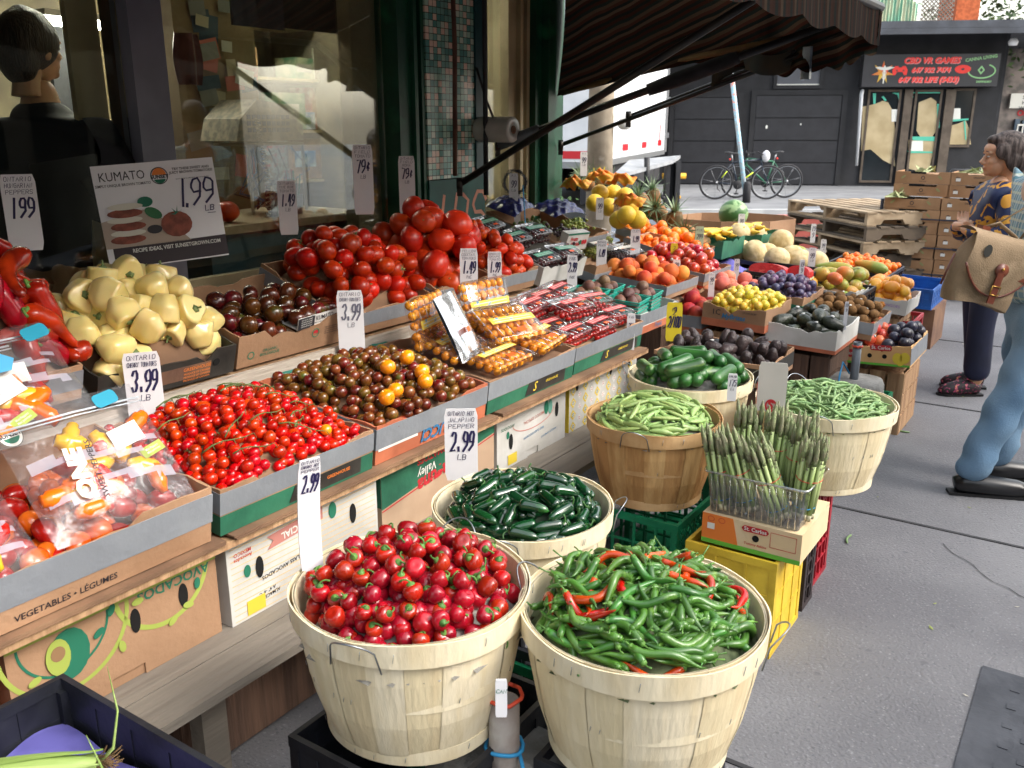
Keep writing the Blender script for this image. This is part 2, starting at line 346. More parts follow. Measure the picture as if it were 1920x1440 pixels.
def txt(parent, s, size, mat, O, X=(1, 0, 0), Y=(0, 0, 1), rot=0, lift=.0014, sx=1, shear=0, bold=.01, name='printed_text'):
    return decal(parent, name, text_mesh(s, size, mat, shear, bold), O, X, Y, rot, lift, sx)
def carton(label, fr, W, D, H, mat, group='cartons under the shelf', name='fruit_carton', cat='carton', notch=True, holes=(), hm=None):
    """a closed fruit carton; x front edge, front face at y=0 looking to -y, with black ovals for hand holes at given (x, z)"""
    root = thing(name, label, cat, fr, group); rnd = random.Random(label)
    b = B(); b.box(0, .006, 0, W, D, H)
    o = [(0, 0)] + ([(W * .42, 0), (W * .42, H * .12), (W * .58, H * .12), (W * .58, 0)] if notch else []) + [(W, 0), (W, H)] + ([(W * .62, H), (W * .62, H - .02), (W * .45, H - .02), (W * .45, H)] if notch else []) + [(0, H)]
    b.prism(o, .006, 0, frame(Vector((0, .006, 0)), Vector((1, 0, 0)), Z)); b.obj('carton_body', mat, root)
    for x, z in holes: flat(root, 'hand_hole_shade', oval(.026, .062), DARK, (x, 0, z))
    return root
def crate(label, fr, W, D, H, mat, group='plastic crates', name='plastic_crate', cat='crate', nx=8, nz=5, solid=False, floor=True, diag=False):
    """an openwork plastic crate"""
    root = thing(name, label, cat, fr, group); b = B(); r = .012
    for z, hh in ((0, .02), (H - .025, .025)):
        b.box(0, 0, z, W, r, z + hh); b.box(0, D - r, z, W, D, z + hh); b.box(0, r, z, r, D - r, z + hh); b.box(W - r, r, z, W, D - r, z + hh)
    for x in (0, W - .025):
        for y in (0, D - .025): b.box(x + .001, y + .001, .02, x + .024, y + .024, H - .025)
    b.obj('crate_frame', mat, root); b = B()
    if solid:
        b.box(.02, .004, .02, W - .02, .008, H - .025); b.box(.02, D - .008, .02, W - .02, D - .004, H - .025); b.box(.004, .02, .02, .008, D - .02, H - .025); b.box(W - .008, .02, .02, W - .004, D - .02, H - .025)
    ny = max(2, int(nx * D / W)); w = .004
    for i in range(1, nx):
        x = W * i / nx; b.box(x - w, .001, .02, x + w, .01, H - .025); b.box(x - w, D - .01, .02, x + w, D - .001, H - .025)
    for i in range(1, ny):
        y = D * i / ny; b.box(.001, y - w, .02, .01, y + w, H - .025); b.box(W - .01, y - w, .02, W - .001, y + w, H - .025)
    for i in range(1, nz):
        z = .02 + (H - .045) * i / nz
        b.box(.02, .0022, z - w, W - .02, .0088, z + w); b.box(.02, D - .0088, z - w, W - .02, D - .0022, z + w); b.box(.0022, .02, z - w, .0088, D - .02, z + w); b.box(W - .0088, .02, z - w, W - .0022, D - .02, z + w)
    b.obj('lattice_walls', mat, root)
    if diag:
        b = B(); k = int((W + H) / .035)
        for i in range(k):
            a = i * .035
            for sg in (0, 1):
                x0, z0, x1, z1 = max(0, a - H), min(a, H), min(a, W), max(0, a - W)
                if sg: x0, x1 = W - x0, W - x1
                b.tube([(x0, .005, z0), (x1, .005, z1)], .0032, 4, sm=False)
        b.obj('cross_bars', mat, root)
    if floor:
        b = B(); b.box(r, r, .004, W - r, D - r, .012); b.obj('crate_floor', mat, root)
    return root
def wood_crate(label, fr, W, D, H, mat, nb=3, group='wooden crates', holes=0, vert=True):
    """a slatted wooden crate on its side: boards upright on the front, corner posts"""
    root = thing('wooden_crate', label, 'crate', fr, group); rnd = random.Random(label); b = B(); g = .012
    for k in range(nb):
        if vert:
            x0 = W * k / nb + (g / 2 if k else 0); x1 = W * (k + 1) / nb - (g / 2 if k < nb - 1 else 0); e = rnd.random() * .003
            b.box(x0, -e, 0, x1, .01, H - rnd.random() * .004)
        else:
            z0 = H * k / nb; e = rnd.random() * .003; b.box(0, -e, z0, W, .01, H * (k + 1) / nb - g)
    ns = 3
    for k in range(ns):                                   # side boards run back
        z0 = H * k / ns; b.box(W - .009, .011, z0, W + rnd.random() * .003, D, z0 + H / ns - g); b.box(-rnd.random() * .003, .011, z0, .009, D, z0 + H / ns - g)
    b.box(0.01, D - .01, 0, W - .01, D - .001, H - .005); b.obj('boards', mat, root)
    b = B()
    for x in (.0095, W - .032):
        for y in (.0105, D - .035): b.box(x, y, 0, x + .0225, y + .024, H - .001)
    b.obj('corner_posts', mat, root)
    b = B(); b.box(.033, .036, H - .03, W - .033, D - .036, H - .02); b.obj('top_board', mat, root)
    for k in range(holes): flat(root, 'vent_hole_shade', oval(.022, .022), DARK, (W * (k + .7) / (holes + .4), 0, H * .62), lift=.0045)
    return root
def basket(label, c, z0, R=.2285, r=.165, H=.29, mats=STAVE, hoop=HOOP, seed=0, yaw=0, handles=((150,), (-30,))):
    """bushel basket of thin staves with three hoops and two wire handles; c = (s, t)"""
    rnd = random.Random(seed); root = thing('bushel_basket', label, 'basket', SF(c[0], c[1], z0) @ Rm(yaw, 'Z'), 'bushel baskets')
    b = B(); ns = 20; prof = [(0, r), (.03, r + .012), (.1, r + .033), (.2, R - .012), (H, R - .002)]
    for k in range(ns):
        a0 = 2 * pi * k / ns; a1 = 2 * pi * (k + 1) / ns - .005 * rnd.random(); off = (k % 2) * .0012 + rnd.random() * .0006; vs = []; m = 4
        for z, q in prof:
            for j in range(m + 1): a = a0 + (a1 - a0) * j / m; vs.append(((q + off) * cos(a), (q + off) * sin(a), z))
        for z, q in prof[::-1]:
            for j in range(m + 1): a = a0 + (a1 - a0) * j / m; vs.append(((q - .003) * cos(a), (q - .003) * sin(a), z))
        w = m + 1; b.add(vs, [(i * w + j, i * w + j + 1, (i + 1) * w + j + 1, (i + 1) * w + j) for i in range(2 * len(prof) - 1) for j in range(m)], rnd.randrange(3))
    b.lathe([(.001, .006), (r - .004, .006), (r - .004, .012), (.001, .012)], 24, 0, False); b.obj('staves', mats, root)
    def hoopm(z, h, q, nm, wav=.0016):
        b = B(); n = 72; vs = []
        for i in range(n + 1):
            a = 2 * pi * i / n; rr = q + wav * sin(3 * a + seed) + (.0045 if i > n - 9 else .0022); zz = z + wav * 1.3 * sin(2 * a + seed * 2); h2 = h * (1 + .06 * sin(5 * a + seed))
            vs += [((rr + s_) * cos(a), (rr + s_) * sin(a), zz + u_) for s_, u_ in ((0, 0), (.003, 0), (.003 + .06 * h2, h2), (.06 * h2, h2))]
        b.add(vs, [(4 * i + j, 4 * i + (j + 1) % 4, 4 * i + 4 + (j + 1) % 4, 4 * i + 4 + j) for i in range(n) for j in range(4)], 0, False); o = b.obj(nm, hoop, root)
        sb = B()
        for i in range(10):
            a = rnd.uniform(0, 6.28); rr = q + .008 + wav; sb.tube([(rr * cos(a), rr * sin(a), z + h * .35), ((rr + .0015) * cos(a + .012), (rr + .0015) * sin(a + .012), z + h * .75)], .0007, 4)
        sb.obj('staples', STEEL, o)
    hoopm(H - .043, .045, R - .001, 'rim_hoop'); hoopm(H * .47, .027, r + (R - r) * .56, 'middle_hoop'); hoopm(.004, .03, r + .006, 'bottom_hoop')
    b = B(); n = 72                                        # inner rim hoop
    b.lathe([(R - .007, H - .04), (R - .010, H - .04), (R - .006, H), (R - .003, H)], n, 0, False, cap=False); b.obj('inner_hoop', hoop, root)
    for a in handles:
        a = radians(a[0]); b = B(); pts = []
        for i in range(13):
            q = i / 12; aa = a + (q - .5) * .42; rr = R + .008 + .03 * sin(pi * q); pts.append((rr * cos(aa), rr * sin(aa), H - .035 + .055 * sin(pi * q) ** .5 if 0 < i < 12 else H - .05))
        b.tube(pts, .0017, 6); b.obj('wire_handle', STEEL, root)
    return root
def round_in(R): return lambda x, y: x * x + y * y < R * R
def dome_round(R, base, h): return lambda x, y: base + h * max(0, 1 - ((x * x + y * y) / (R * R)) ** 1.6)
def liner(root, top, drop, bounds, mat, inside, n=22, name='paper_liner'):
    """paper padding under the produce, domed like the heap"""
    x0, x1, y0, y1 = bounds; b = B(); vs = {}; fs = []
    for i in range(n + 1):
        for j in range(n + 1):
            x = x0 + (x1 - x0) * i / n; y = y0 + (y1 - y0) * j / n
            vs[i, j] = len(b.v); b.v.append((x, y, top(x, y) - drop))
    for i in range(n):
        for j in range(n):
            x = x0 + (x1 - x0) * (i + .5) / n; y = y0 + (y1 - y0) * (j + .5) / n
            if inside(x, y): b.f.append((vs[i, j], vs[i + 1, j], vs[i + 1, j + 1], vs[i, j + 1])); b.mi.append(0); b.sm.append(True)
    return b.obj(name, mat, root)
GTUBE = M('grey_steel_tube', '#6e747a', '#5a6066', sc=10, rough=.5, metal=.4)
# ============================================================ produce prototypes (each a thing; copies are scattered later)
TOMR = M('tomato_skin', '#c4380f', '#ac280a', sc=9, rough=.36, coat=.04, hrand=.006, rand=.16, spec=.4, c3='#d84a14')
TOMV = M('vine_tomato_skin', '#bb2c0a', '#9c1e06', sc=7, rough=.32, coat=.06, hrand=.006, rand=.14, spec=.35)
CHER = M('cherry_tomato_skin', '#c82808', '#a31c06', sc=30, rough=.2, coat=.25, hrand=.008, rand=.22, spec=.4)
KUM = M('brown_tomato_skin', '#42220f', '#5b2010', sc=12, rough=.25, coat=.15, hrand=.03, rand=.3, c3='#3f4317')
MKU = M('small_brown_tomato_skin', '#642a12', '#6e4a1c', sc=24, rough=.22, coat=.2, hrand=.035, rand=.3, c3='#4a511c')
ORT = M('yellow_tomato_skin', '#f09a10', '#e2800c', sc=14, rough=.2, coat=.5, rand=.06, sss=.2)
YPEP = M('pale_pepper_skin', '#ead795', '#e0c97c', sc=6, rough=.28, coat=.3, rand=.06, hrand=.006, sss=.2, c3='#efe3b4')
RPEP = M('red_pepper_skin', '#a81408', '#800c08', sc=7, rough=.26, coat=.2, hrand=.01, rand=.2, c3='#c02a0e')
CPEP = M('cherry_pepper_skin', '#ac1410', '#8c0c0e', sc=18, rough=.24, coat=.3, spec=.4, hrand=.008, rand=.22, bump=.06, bsc=25)
JAL = M('jalapeno_skin', '#11401f', '#0b2f1a', sc=12, rough=.16, coat=.7, hrand=.01, rand=.25, c3='#245a22')
CHG = M('green_chili_skin', '#4a7a2c', '#365f24', sc=14, rough=.32, coat=.2, hrand=.02, rand=.28, c3='#6f9a3c')
CHR = M('red_chili_skin', '#c83a0e', '#b02a0a', sc=14, rough=.25, coat=.3, hrand=.012, rand=.2, c3='#8a4a1a')
PEA = M('pea_pod_skin', '#94ac66', '#809c58', sc=12, rough=.42, coat=.05, hrand=.014, rand=.16, bump=.1, bsc=30, c3='#a8bb7c', sss=.05)
BEAN = M('green_bean_skin', '#7f9c66', '#6c8c58', sc=12, rough=.5, hrand=.014, rand=.18, c3='#83ac68')
CUC = M('cucumber_skin', '#2f6a28', '#1e4a1e', sc=5, rough=.4, coat=.15, bump=.4, bsc=16, rand=.22, hrand=.01, stretch=(.5, 3, 3), c3='#7ba04a', lo=.35, hi=.58)
STEM = M('green_stem', '#5f8a3a', '#3f6a2a', sc=20, rough=.6, rand=.15); CALX = M('calyx_green', '#5a7040', '#75854e', sc=30, rough=.6)
SCAR = M('stem_scar', '#8a6a3a', '#5f4a22', sc=40, rough=.8); TWIG = M('vine_twig', '#5c7038', '#48592c', sc=20, rough=.7)
PCH = M('peach_skin', '#e08a3c', '#c4552a', sc=5, rough=.6, rand=.1, hrand=.012, c3='#a83020', spec=.3, lo=.38, hi=.6)
PCR = M('red_peach_skin', '#d86a34', '#8e2420', sc=4, rough=.6, rand=.14, hrand=.015, spec=.3, lo=.35, hi=.55)
PPK = M('pink_peach_skin', '#d88a6a', '#b85a50', sc=5, rough=.65, rand=.1, hrand=.01, spec=.3)
NEC = M('nectarine_skin', '#a8201a', '#c9602a', sc=4, rough=.25, coat=.3, rand=.18, hrand=.012, lo=.5, hi=.7)
MIR = M('yellow_plum_skin', '#d9b93a', '#b8ae3c', sc=9, rough=.35, rand=.1, hrand=.02, sss=.15, c3='#dfa832')
PLU = M('purple_plum_skin', '#4a2a44', '#3a3a5a', sc=9, rough=.45, rand=.2, hrand=.02, c3='#6a4a6e')
PLR = M('red_plum_skin', '#b02a30', '#c9603a', sc=5, rough=.4, rand=.12, hrand=.02, c3='#c06a70'); PLK = M('black_plum_skin', '#1a1824', '#2b2a3e', sc=6, rough=.35, rand=.2)
AVO = M('avocado_skin', '#1d231a', '#2c3222', sc=14, rough=.4, rand=.25, bump=.6, bsc=60, coat=.1); AVH = M('hass_avocado_skin', '#2a2022', '#3a2c2c', sc=14, rough=.5, rand=.25, bump=.7, bsc=60)
KIW = M('kiwi_skin', '#7a5a38', '#5f4428', sc=18, rough=.85, rand=.15, bump=.4, bsc=120, spec=.2)
ORA = M('orange_peel', '#ec7e14', '#e06f0e', sc=12, rough=.38, rand=.06, hrand=.008, bump=.25, bsc=110, sss=.1)
CANT = M('cantaloupe_rind', '#d3bf94', '#b39c6c', sc=16, rough=.8, rand=.06, bump=.5, bsc=40, detail=8); WMEL = M('watermelon_rind', '#3f6a35', '#8fae78', sc=5, rough=.4, stretch=(3, 3, .35), lo=.47, hi=.55)
MELF = M('watermelon_flesh', '#c9383a', '#b8262c', sc=24, rough=.35, bump=.3, c3='#d9655a'); RIND = M('melon_white_rind', '#cfd6a8', rough=.5)
MANG = M('mango_skin', '#d0802f', '#8a9a3c', sc=3.5, rough=.4, rand=.12, hrand=.03, c3='#b8402a'); MANY = M('yellow_mango_skin', '#e2a032', '#d98e2c', sc=6, rough=.4, rand=.08, hrand=.01)
PAPA = M('papaya_skin', '#c9a83a', '#7a8f3a', sc=3, rough=.45, rand=.1, c3='#d98a2c'); BAN = M('banana_skin', '#e3bd3a', '#d9ae30', sc=6, rough=.45, rand=.06, c3='#a8a84a'); POM = M('pomelo_skin', '#d9b832', '#c9a428', sc=6, rough=.5, bump=.2, bsc=90, rand=.06)
PINB = M('pineapple_skin', '#8a5a2a', '#5a4a26', sc=14, rough=.7, bump=1, bsc=22, rand=.15); PINL = M('pineapple_leaf', '#5f7a58', '#8a9a78', sc=8, rough=.5, rand=.2); GRP = M('green_grape_skin', '#8f9a4a', '#7a843a', sc=14, rough=.3, rand=.12, sss=.2); GRD = M('dark_grape_skin', '#2a1a22', '#3a2030', sc=14, rough=.3, rand=.2)
FIG = M('fig_skin', '#5a3a34', '#7a5a44', sc=10, rough=.6, rand=.2, hrand=.02)
STKW = M('fruit_sticker', '#c8c8c4', rough=.5)
def sph(r): return lambda rnd: ([(0, 0, 0, r * rnd.uniform(.92, 1.06))], 0)
def rod(L, r, n=4, tags=None):
    def f(rnd):
        k = rnd.uniform(.85, 1.12); return [((-L / 2 + r + (L - 2 * r) * i / (n - 1)) * k, 0, 0, r) for i in range(n)], (tags(rnd) if tags else 0)
    return f
def tom_mesh(r, mat, ribs=5, amp=.03, fl=.84, scar=.13, seed=0, n=20, m=10, calyx=False, name='tomato'):
    rnd = random.Random(seed); ph = rnd.random() * 6; b = B(); prof = []
    for i in range(m + 1):
        a = pi * (i + .02) / (m + .04); q = r * sin(a); z = -r * fl * cos(a)
        if i == m - 1: z -= r * .02
        if i == m: z = r * fl * .83
        prof.append((max(q, 1e-4), z))
    fn = lambda q, rr, z: rr * (1 + amp * cos(ribs * q + ph) * max(0, z / r + .3) + amp * .6 * sin(2 * q + ph))
    b.lathe(prof, n, 0, True, None, fn)
    if scar: b.lathe([(r * scar, r * fl * .84), (1e-4, r * fl * .87)], 8, 1)
    if calyx:
        for k in range(5):
            a = 2 * pi * k / 5 + ph; L = r * .62; c, s_ = cos(a), sin(a)
            b.add([(c * r * .05 - s_ * r * .07, s_ * r * .05 + c * r * .07, r * fl * .9), (c * r * .05 + s_ * r * .07, s_ * r * .05 - c * r * .07, r * fl * .9), (c * L, s_ * L, r * fl * (.93 + .2 * rnd.random()))], [(0, 1, 2)], 2)
        b.tube([(0, 0, r * fl * .85), (r * .05, 0, r * fl * 1.05), (r * .16, r * .05, r * fl * 1.25)], r * .06, 5, 2)
    return b.mesh(name, [mat, SCAR, CALX])
def bend(L, r, curve, prof, n=8, m=10, seed=0, wob=.0, flat=1.):
    """a tapered, curved rod along x; prof(u) -> relative radius; returns builder-ready (points, radii)"""
    rnd = random.Random(seed); pts = []; rad = []; w = [rnd.uniform(-1, 1) for _ in range(3)]
    for i in range(m + 1):
        u = i / m; x = (u - .5) * L
        y = curve * L * (4 * u * (1 - u) - .66) + wob * L * sin(u * 7 + w[0] * 3) * .2; z = wob * L * .2 * cos(u * 6 + w[1] * 3)
        pts.append((x, y, z)); rad.append(max(r * prof(u), .0006))
    return pts, rad
def stem_mesh(L, r, curl=.4, cal=.0, seed=0, mat=None):
    b = B(); pts = [(L * u * cos(curl * u * 1.6), L * u * sin(curl * u * 1.6), 0) for u in (0, .25, .5, .75, 1)]
    b.tube(pts, [r * 1.5, r, r * .9, r, r * 1.15], 6)
    if cal: b.lathe([(cal * .55, -.0045), (cal * .98, -.004), (cal * .8, .0005), (cal * .3, .0025), (r, .004)], 10, 0, True, Rm(90, 'Y'))
    return b.mesh('stem', mat or STEM)
# --- tomatoes
P_TOM = [proto('field_tomato', 'tomato', tom_mesh(.058, TOMR, 7 if k < 3 else 4, .075, .74 + .04 * k, .13, k)) for k in range(5)]
P_VIN = [proto('vine_tomato', 'tomato', tom_mesh(.0385, TOMV, 4, .015, .88, .09, k, calyx=(k == 0))) for k in range(3)]
P_ROM = [proto('roma_tomato', 'tomato', tom_mesh(.028, TOMR, 3, .03, 1.35, .1, k)) for k in range(2)]
P_CHE = [proto('cherry_tomato', 'tomato', tom_mesh(.0165, CHER, 3, .01, .95, .08, k, 12, 7, calyx=(k == 1))) for k in range(3)]
P_KUM = [proto('brown_tomato', 'tomato', tom_mesh(.035, KUM, 5, .012, .84, .1, k, 16, 8)) for k in range(2)]
P_MKU = [proto('small_brown_tomato', 'tomato', tom_mesh(.0195, MKU, 3, .01, .96, .1, k, 12, 7)) for k in range(2)]
P_ORT = [proto('yellow_tomato', 'tomato', tom_mesh(.026, ORT, 4, .01, .93, .1, 3, 16, 8))]
# --- peppers
def bell(r, L, mat, seed, name):
    rnd = random.Random(seed); b = B(); lob = rnd.choice((3, 3, 4)); ph = rnd.random() * 6; sk = rnd.uniform(-.15, .15); m = 14
    prof = []
    for i in range(m + 1):
        u = i / m; q = (.5 + .5 * min(1, (u / .4)) ** .8) * (1 if u < .8 else sqrt(max(0, 1 - ((u - .8) / .22) ** 2))); z = u * L - L / 2
        if u > .88: z -= (u - .88) * L * 1.1
        prof.append((max(1e-4, r * q * (.55 if i == m else 1)), z))
    def fn(q, rr, z): return rr * (1.04 + .15 * cos(lob * q + ph) * (.6 + .6 * abs(z / L)) + .06 * sin(2 * q + z * 40 + ph))
    b.lathe(prof, 24, 0, True, None, fn)
    v = []
    for x, y, z in b.v:
        k = mnoise.noise(Vector((x * 22 + seed, y * 22, z * 22))) * .12
        v.append((x * (1 + k) + sk * (z + L / 2) * .4, y * (1 + k), z))
    b.v = v; return b.mesh(name, [mat])
def bstem(r, seed):
    b = B(); b.lathe([(r * .42, -.002), (r * .5, .002), (r * .3, .006), (.006, .008)], 10, 0, True, None, lambda q, rr, z: rr * (1 + .12 * cos(5 * q)))
    b.tube([(0, 0, .004), (.002, 0, .014), (.006, .003, .022)], [.006, .005, .006], 7); return b.mesh('stem', CALX)
P_YEL = [proto('pale_yellow_pepper', 'pepper', bell(.044, .092, YPEP, k, 'pale_yellow_pepper'), [('stem', bstem(.04, k), T(.001, 0, .033) @ Sc(.62, .62, 1))]) for k in range(4)]
def shep(L, r, seed, curve):
    pts, rad = bend(L, r, curve, lambda u: (.55 + .9 * u - .1 * sin(u * 9)) * (1 if u < .9 else .8) * (min(1, u / .06) ** .5 if u < .06 else 1), 14, 16, seed, .12)
    rad[-1] *= .4; b = B(); b.tube(pts, rad, 14); rnd = random.Random(seed); v = []
    for x, y, z in b.v:
        k = 1 + .22 * mnoise.noise(Vector((x * 25, y * 25 + seed, z * 25))); v.append((x, y * k, z * k))
    b.v = v; return b.mesh('long_red_pepper', RPEP)
P_SHE = [proto('long_red_pepper', 'pepper', shep(.17 + .02 * k, .026, k, (.05, .22, -.1)[k]), [('stem', stem_mesh(.04, .004, .9, .014, k), T(.085 + .01 * k, (-.105, -.105, -.105)[k] * (.05, .22, -.1)[k] * 6 * .17, 0))]) for k in range(3)]
def jal(seed):
    pts, rad = bend(.075, .0145, .03, lambda u: (sqrt(max(0, 1 - (1 - min(u / .35, 1)) ** 2)) if u < .35 else 1.0) * (.82 + .25 * u) * (1 if u < .93 else .75), 12, 12, seed)
    b = B(); b.tube(pts, rad, 12); return b.mesh('jalapeno_pepper', JAL)
P_JAL = [proto('jalapeno_pepper', 'pepper', jal(k), [('stem', stem_mesh(.026, .0022, .8 * (-1) ** k, .0105, k, M('jalapeno_stem', '#3f6a30', '#2f5526', sc=20, rough=.5)), T(.0365, -.0015, 0))]) for k in range(2)]
def cherryp(seed):
    rnd = random.Random(seed); b = B(); prof = [(.001, -.02), (.009, -.0185), (.016, -.012), (.02, -.003), (.0205, .006), (.0175, .013), (.011, .0165), (.004, .0152), (.001, .0148)]
    k = rnd.choice((.9, 1, 1.12)); b.lathe([(a * .9, z * k * .92) for a, z in prof], 14, 0, True, None, lambda q, r, z: r * (1 + .05 * sin(2 * q + seed) + .03 * cos(3 * q))); return b.mesh('cherry_pepper', CPEP)
P_CPE = [proto('cherry_pepper', 'pepper', cherryp(k), [('stem', stem_mesh(.02, .0018, (1.2, -.8, 1.9)[k], .0085, k), T(0, 0, .0155) @ Rm(-90, 'Y'))]) for k in range(3)]
P_CPE.append(proto('cherry_pepper', 'pepper', cherryp(5)))
def chili(mat, seed, L=.1, curve=.12):
    pts, rad = bend(L, .0078, curve, lambda u: min(1, (u + .02) * 2.2) ** .8 * (1 if u < .94 else .8), 7, 12, seed, .25)
    b = B(); b.tube(pts, rad, 8); e = Vector(pts[-1]); d = (e - Vector(pts[-2])).normalized()
    b.lathe([(.0065, -.002), (.0062, .002), (.002, .005)], 7, 1, True, T(*e) @ d.to_track_quat('Z', 'Y').to_matrix().to_4x4())
    b.tube([e, e + d * .012 + Vector((0, .003, 0)), e + d * .024 + Vector((0, .009, .002))], [.002, .0015, .0019], 5, 1); return b.mesh('chili_pepper', [mat, STEM])
P_CHG = [proto('green_chili', 'chili', chili(CHG, k, .09 + .012 * k, (.05, .14, .22, -.1)[k])) for k in range(4)]
P_CHR = [proto('red_chili', 'chili', chili(CHR, k, .09 + .01 * k, (.05, .16, .28)[k])) for k in range(3)]
def pod(seed):
    pts, rad = bend(.095, .0112, .05, lambda u: sin(pi * min(1, max(.02, u))) ** .55 * (1 + .06 * sin(u * 38)), 8, 16, seed); b = B(); b.tube(pts, rad, 8, flat=.62)
    b.tube([pts[-1], (pts[-1][0] + .01, pts[-1][1] + .004, 0)], .0012, 4, 1); return b.mesh('snap_pea_pod', [PEA, STEM])
P_PEA = [proto('snap_pea_pod', 'pea pod', pod(k)) for k in range(2)]
def bean(seed, cv):
    pts, rad = bend(.125, .0048, cv, lambda u: min(1, 8 * u + .15, (1.02 - u) * 9) * (1 + .04 * sin(u * 50)), 6, 14, seed, .2); b = B(); b.tube(pts, rad, 6)
    b.tube([pts[-1], (pts[-1][0] + .008, pts[-1][1] + .002, 0)], .001, 4); return b.mesh('green_bean', BEAN)
P_BEA = [proto('green_bean', 'bean', bean(k, (.04, .12, -.08)[k])) for k in range(3)]
def cuke(seed):
    pts, rad = bend(.165, .0255, .04, lambda u: min(1, (max(0, u) * 9) ** .5 + .12, (max(0, 1 - u) * 9) ** .5 + .12), 14, 16, seed); b = B(); b.tube(pts, rad, 14); return b.mesh('cucumber', CUC)
P_CUC = [proto('cucumber', 'cucumber', cuke(k)) for k in range(2)]
# --- fruit
def fruit(name, r, mat, fl=.95, crease=.04, n=16, m=10, pear=0, dim=.1, cat=None, sticker=0, mats=None):
    b = B(); prof = []
    for i in range(m + 1):
        a = pi * (i + .02) / (m + .04); q = r * sin(a); z = -r * fl * cos(a)
        if pear and z > 0: q *= 1 - pear * (z / (r * fl)); 
        if i == m: z -= r * dim
        prof.append((max(q, 1e-4), z))
    b.lathe(prof, n, 0, True, None, lambda q, rr, z: rr * (1 - crease * math.exp(-(((q - pi) / .35) ** 2))))
    if sticker: b.lathe([(r * .26, .0012), (1e-4, .0014)], 10, 1, True, Rm(70, 'X') @ T(0, 0, r * .985))
    return proto(name, cat or name, b.mesh(name, [mat, STKW]))
P_PCH = [fruit('peach', .041, PCH, cat='peach')]; P_PCR = [fruit('peach', .045, PCR, cat='peach')]; P_PPK = [fruit('peach', .042, PPK, cat='peach')]
P_NEC = [fruit('nectarine', .036, NEC, sticker=1), fruit('nectarine', .036, NEC)]; P_MIR = [fruit('yellow_plum', .023, MIR, cat='plum', n=12, m=8)]; P_PLU = [fruit('purple_plum', .025, PLU, cat='plum', n=12, m=8)]
P_PLR = [fruit('red_plum', .033, PLR, cat='plum', sticker=1), fruit('red_plum', .033, PLR, cat='plum')]; P_PLK = [fruit('black_plum', .035, PLK, cat='plum')]
def lay(name, L, r, mat, prof=None, sticker=0, cat=None, mats=None):
    pts, rad = bend(L, r, .0, prof or (lambda u: sqrt(max(.003, 1 - (2 * u - 1) ** 2))), 14, 14, 1); b = B(); b.tube(pts, rad, 14)
    if sticker: b.lathe([(r * .3, .0012), (1e-4, .0014)], 10, 1, True, T(L * .12, 0, r * .97))
    return proto(name, cat or name, b.mesh(name, [mat, STKW]))
AVP = lambda u: sqrt(max(.003, 1 - (2 * min(1, u * .93 + .07) - 1) ** 2)) * (.62 + .45 * u)
P_AVO = [lay('avocado', .112, .039, AVO, AVP, 1), lay('avocado', .112, .039, AVO, AVP)]; P_AVH = [lay('avocado', .085, .031, AVH, AVP), lay('avocado', .085, .031, AVH, AVP, 1)]
P_KIW = [lay('kiwi', .064, .0255, KIW), lay('kiwi', .064, .0255, KIW, sticker=1)]; P_FIG = [fruit('fig', .031, FIG, pear=.4, fl=1.15)]
P_MAN = [lay('mango', .115, .042, MANG, sticker=1), lay('mango', .115, .042, MANG)]; P_MAY = [lay('yellow_mango', .1, .038, MANY, cat='mango')]
P_PAP = [lay('papaya', .24, .05, PAPA, AVP)]; P_ORA = [fruit('orange', .038, ORA, crease=0), ]; P_TAN = [fruit('tangerine', .028, ORA, fl=.85, crease=0)]
P_POM = [fruit('pomelo', .06, POM, crease=0, pear=.12, cat='pomelo')]; P_CAN = [fruit('cantaloupe', .082, CANT, fl=1.05, crease=0, n=24, m=16, dim=.02)]
P_WAT = [fruit('watermelon', .115, WMEL, fl=1.1, crease=0, n=32, m=20, dim=0)]
def pine():
    b = B(); b.lathe([(.03, -.09), (.05, -.075), (.058, -.03), (.058, .03), (.05, .075), (.025, .09)], 18, 0, True, None, lambda q, r, z: r * (1 + .05 * cos(9 * q + z * 120) * cos(z * 140)))
    o = proto('pineapple', 'pineapple', b.mesh('pineapple', PINB)); rnd = random.Random(4); b = B()
    for k in range(34):
        a = k * 2.4; e = k / 34; L = .07 + .07 * rnd.random(); el = radians(15 + 70 * e); w = .007; c, s_ = cos(a), sin(a); pts = []
        for j in range(4):
            u = j / 3; rr = .012 + L * u * cos(el) * (1 + .3 * u); zz = .085 + L * u * sin(el) - .03 * u * u * (1 - e); ww = w * (1 - u) + .0004
            pts += [(c * rr - s_ * ww, s_ * rr + c * ww, zz), (c * rr + s_ * ww, s_ * rr - c * ww, zz)]
        b.add(pts, [(0, 1, 3, 2), (2, 3, 5, 4), (4, 5, 7, 6)])
    ob('crown', b.mesh('crown', PINL), o); return o
P_PIN = [pine()]
def banana():
    b = B(); pts = []; 
    for i in range(11): a = -.75 + 1.5 * i / 10; pts.append((.13 * sin(a), 0, -.13 * cos(a) + .13))
    b.tube(pts, [.005, .009, .0155, .018, .019, .019, .019, .018, .016, .01, .006], 8, sm=True); return proto('banana', 'banana', b.mesh('banana', BAN))
P_BAN = [banana()]
